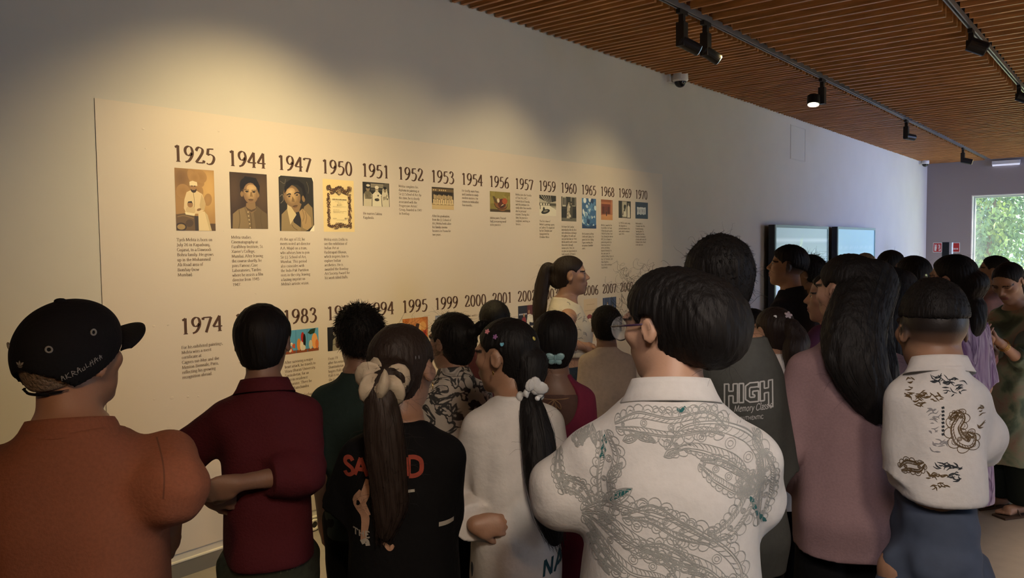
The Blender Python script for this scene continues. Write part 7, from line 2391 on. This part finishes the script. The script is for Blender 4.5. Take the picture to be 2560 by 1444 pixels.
# ---- 25 woman with phone
P = Person('woman in green patterned kurta and grey-green shawl looking down at a phone', 2510, 660, 4.62, rel=-138, head=(-150, -32, 0), hd=0.222, half=0.175, deep=1.05, skin=(0.36, 0.205, 0.135), female=True, fine=0.0045, hoff=(0, 0.04))
P.arms((P.loc(2556, 905, -0.10), P.loc(2500, 856, -0.30), (0.6, 0.7, 0.35), (0.3, -0.2, 0.8), 0.7), (P.loc(2462, 905, -0.14), P.loc(2476, 846, -0.30), (-0.3, 0.8, 0.4), (-0.2, 0.0, 0.9), 0.7), 1.0)
P.body(lips=(0.30, 0.11, 0.10), lids=True, hstep=0.003, toes=True)
H = P.H
m_gk = ramp_mat('green_block_print', [(0.25, (0.02, 0.03, 0.024)), (0.42, (0.10, 0.15, 0.10)), (0.5, (0.24, 0.28, 0.19)), (0.58, (0.32, 0.25, 0.19)), (0.68, (0.22, 0.07, 0.06)), (0.8, (0.03, 0.03, 0.03))], 4.5, 4, 1.0)
P.garment('kurta', m_gk, P.loc(2510, 1160)[2], 0.018, 0.3, (1.35, 1.35), 0.020, 0.008, seed=251, flare=0.75, wr=0.0090, nz=0.838, ntilt=0.6)
P.trousers('palazzo_trousers', cloth('black_green_cotton', (0.014, 0.020, 0.016)), 0.5, wide=1.75, bottom=0.045, stance=0.02)
m_du = ramp_mat('grey_green_stripe', [(0.3, (0.10, 0.135, 0.12)), (0.5, (0.20, 0.24, 0.21)), (0.6, (0.06, 0.08, 0.08))], 10, 2, 0.3, stretch=(1, 1, 0.2))
G = Field(axis(-0.4, 0.4, [], 0.008, 0.008), axis(-0.25, 0.3, [], 0.008, 0.008), axis(0.35 * H, 0.95 * H, [], 0.008, 0.008))
ls, rs = P.shoulder(-1), P.shoulder(1)
for a, b, ra, rb in ((rs + (-0.03, -0.03, 0.025), rs + (0.0, 0.07, -0.06), 0.05, 0.05), (rs + (0.0, 0.07, -0.06), (0.02, 0.115, 0.66 * H), 0.05, 0.055), ((0.02, 0.115, 0.66 * H), ls + (0.0, 0.06, -0.12), 0.055, 0.06), (ls + (0.0, 0.06, -0.12), ls + (-0.05, -0.01, -0.10), 0.06, 0.065), (ls + (-0.02, 0.0, 0.0), ls + (-0.06, -0.02, -0.3), 0.055, 0.06), (ls + (0.04, -0.03, 0.03), ls + (-0.02, 0, 0.0), 0.05, 0.055)):
    G.cone(a, b, ra, rb, 0.03)
V, Q = G.mesh(); N = vnormals(V, Q)
link('dupatta', npmesh('dupatta', V + N * (0.007 * waves(V, 6, 45, 6, (1, 1, 0.4)))[:, None], Q), P.root, m_du, True)
P.hair(t=0.025, nape=-0.3, ear_cut=0.16, seed=29, fly=50, brow_z=0.42, fr=-0.03, chains=[([P.h(0, -0.45, -0.15), P.h(0.1, -0.5, -0.5), P.h(0.15, -0.45, -0.9)], [0.045, 0.04, 0.025])], tail_n=80)
for s in (-1, 1):
    mb = MB(); hx_ = s * 0.058 * H
    mb.box(hx_ - 0.045, hx_ + 0.045, -0.06, 0.19, 0.0, 0.012)
    mb.tube([(hx_ - 0.04, 0.07, 0.012), (hx_ - 0.02, 0.075, 0.045), (hx_ + 0.02, 0.075, 0.045), (hx_ + 0.04, 0.07, 0.012)], 0.006, 6)
    mb.build('sandal', cloth('brown_leather', (0.08, 0.05, 0.035)), P.root)
a = P.arm[-1]
d_ = a['wr'] - a['el']; d_ /= np.linalg.norm(d_)
for k in (0.03, 0.045, 0.06):
    ring_band(P, 'bangle', a['wr'] - d_ * k, d_, 0.030, 0.0025, M['gold'])
# necklace
mb = MB(); mb.tube(catmull([(-0.05, 0.02, 0.83 * H), (-0.04, 0.075, 0.79 * H), (0, 0.10, 0.765 * H), (0.04, 0.075, 0.79 * H), (0.05, 0.02, 0.83 * H)], 16), 0.002, 6); mb.build('necklace', M['gold'], P.root, True)
finish(P)
hp = P.Rw @ ((P.arm[-1]['wr'] + P.arm[1]['wr']) / 2 + np.array([0.0, 0.19, 0.12])) + P.org
ph = thing('phone', hp, 'dark mobile phone held by the woman in green', 'phone', rz=-P.heading)
mb = MB(); mb.box(-0.036, 0.036, -0.004, 0.004, -0.07, 0.07)
o = mb.build('phone_case', M['black'], ph)
o.rotation_euler = (math.radians(-55), 0, 0)

# ---- 26 crown of a head in front of the second screen
P = Person('person far back whose crown shows in front of the teal screen', 2163, 633, 6.3, rel=-20, head=(-30, 0, 0), hd=0.222, half=0.19, skin=(0.30, 0.17, 0.11), fine=0.007)
P.arms('down', 'down')
P.body(lips=None, stub=lambda L: 0.75 * (L[:, 2] > 0.1) * (L[:, 1] < 0.25)); P.shoes()
P.garment('tee', cloth('slate_jersey', (0.05, 0.05, 0.06)), 0.45 * P.H, 0.015, 0.6, (0.9, 0.9), 0.02, 0.008, seed=261, step=0.011)
P.trousers('trousers', CL_black, 0.5, step=0.013)
P.hair(M['hair_grey'], t=0.012, nape=-0.2, ear_cut=0.16, seed=30, spikes=300, spike_len=0.008)
finish(P)
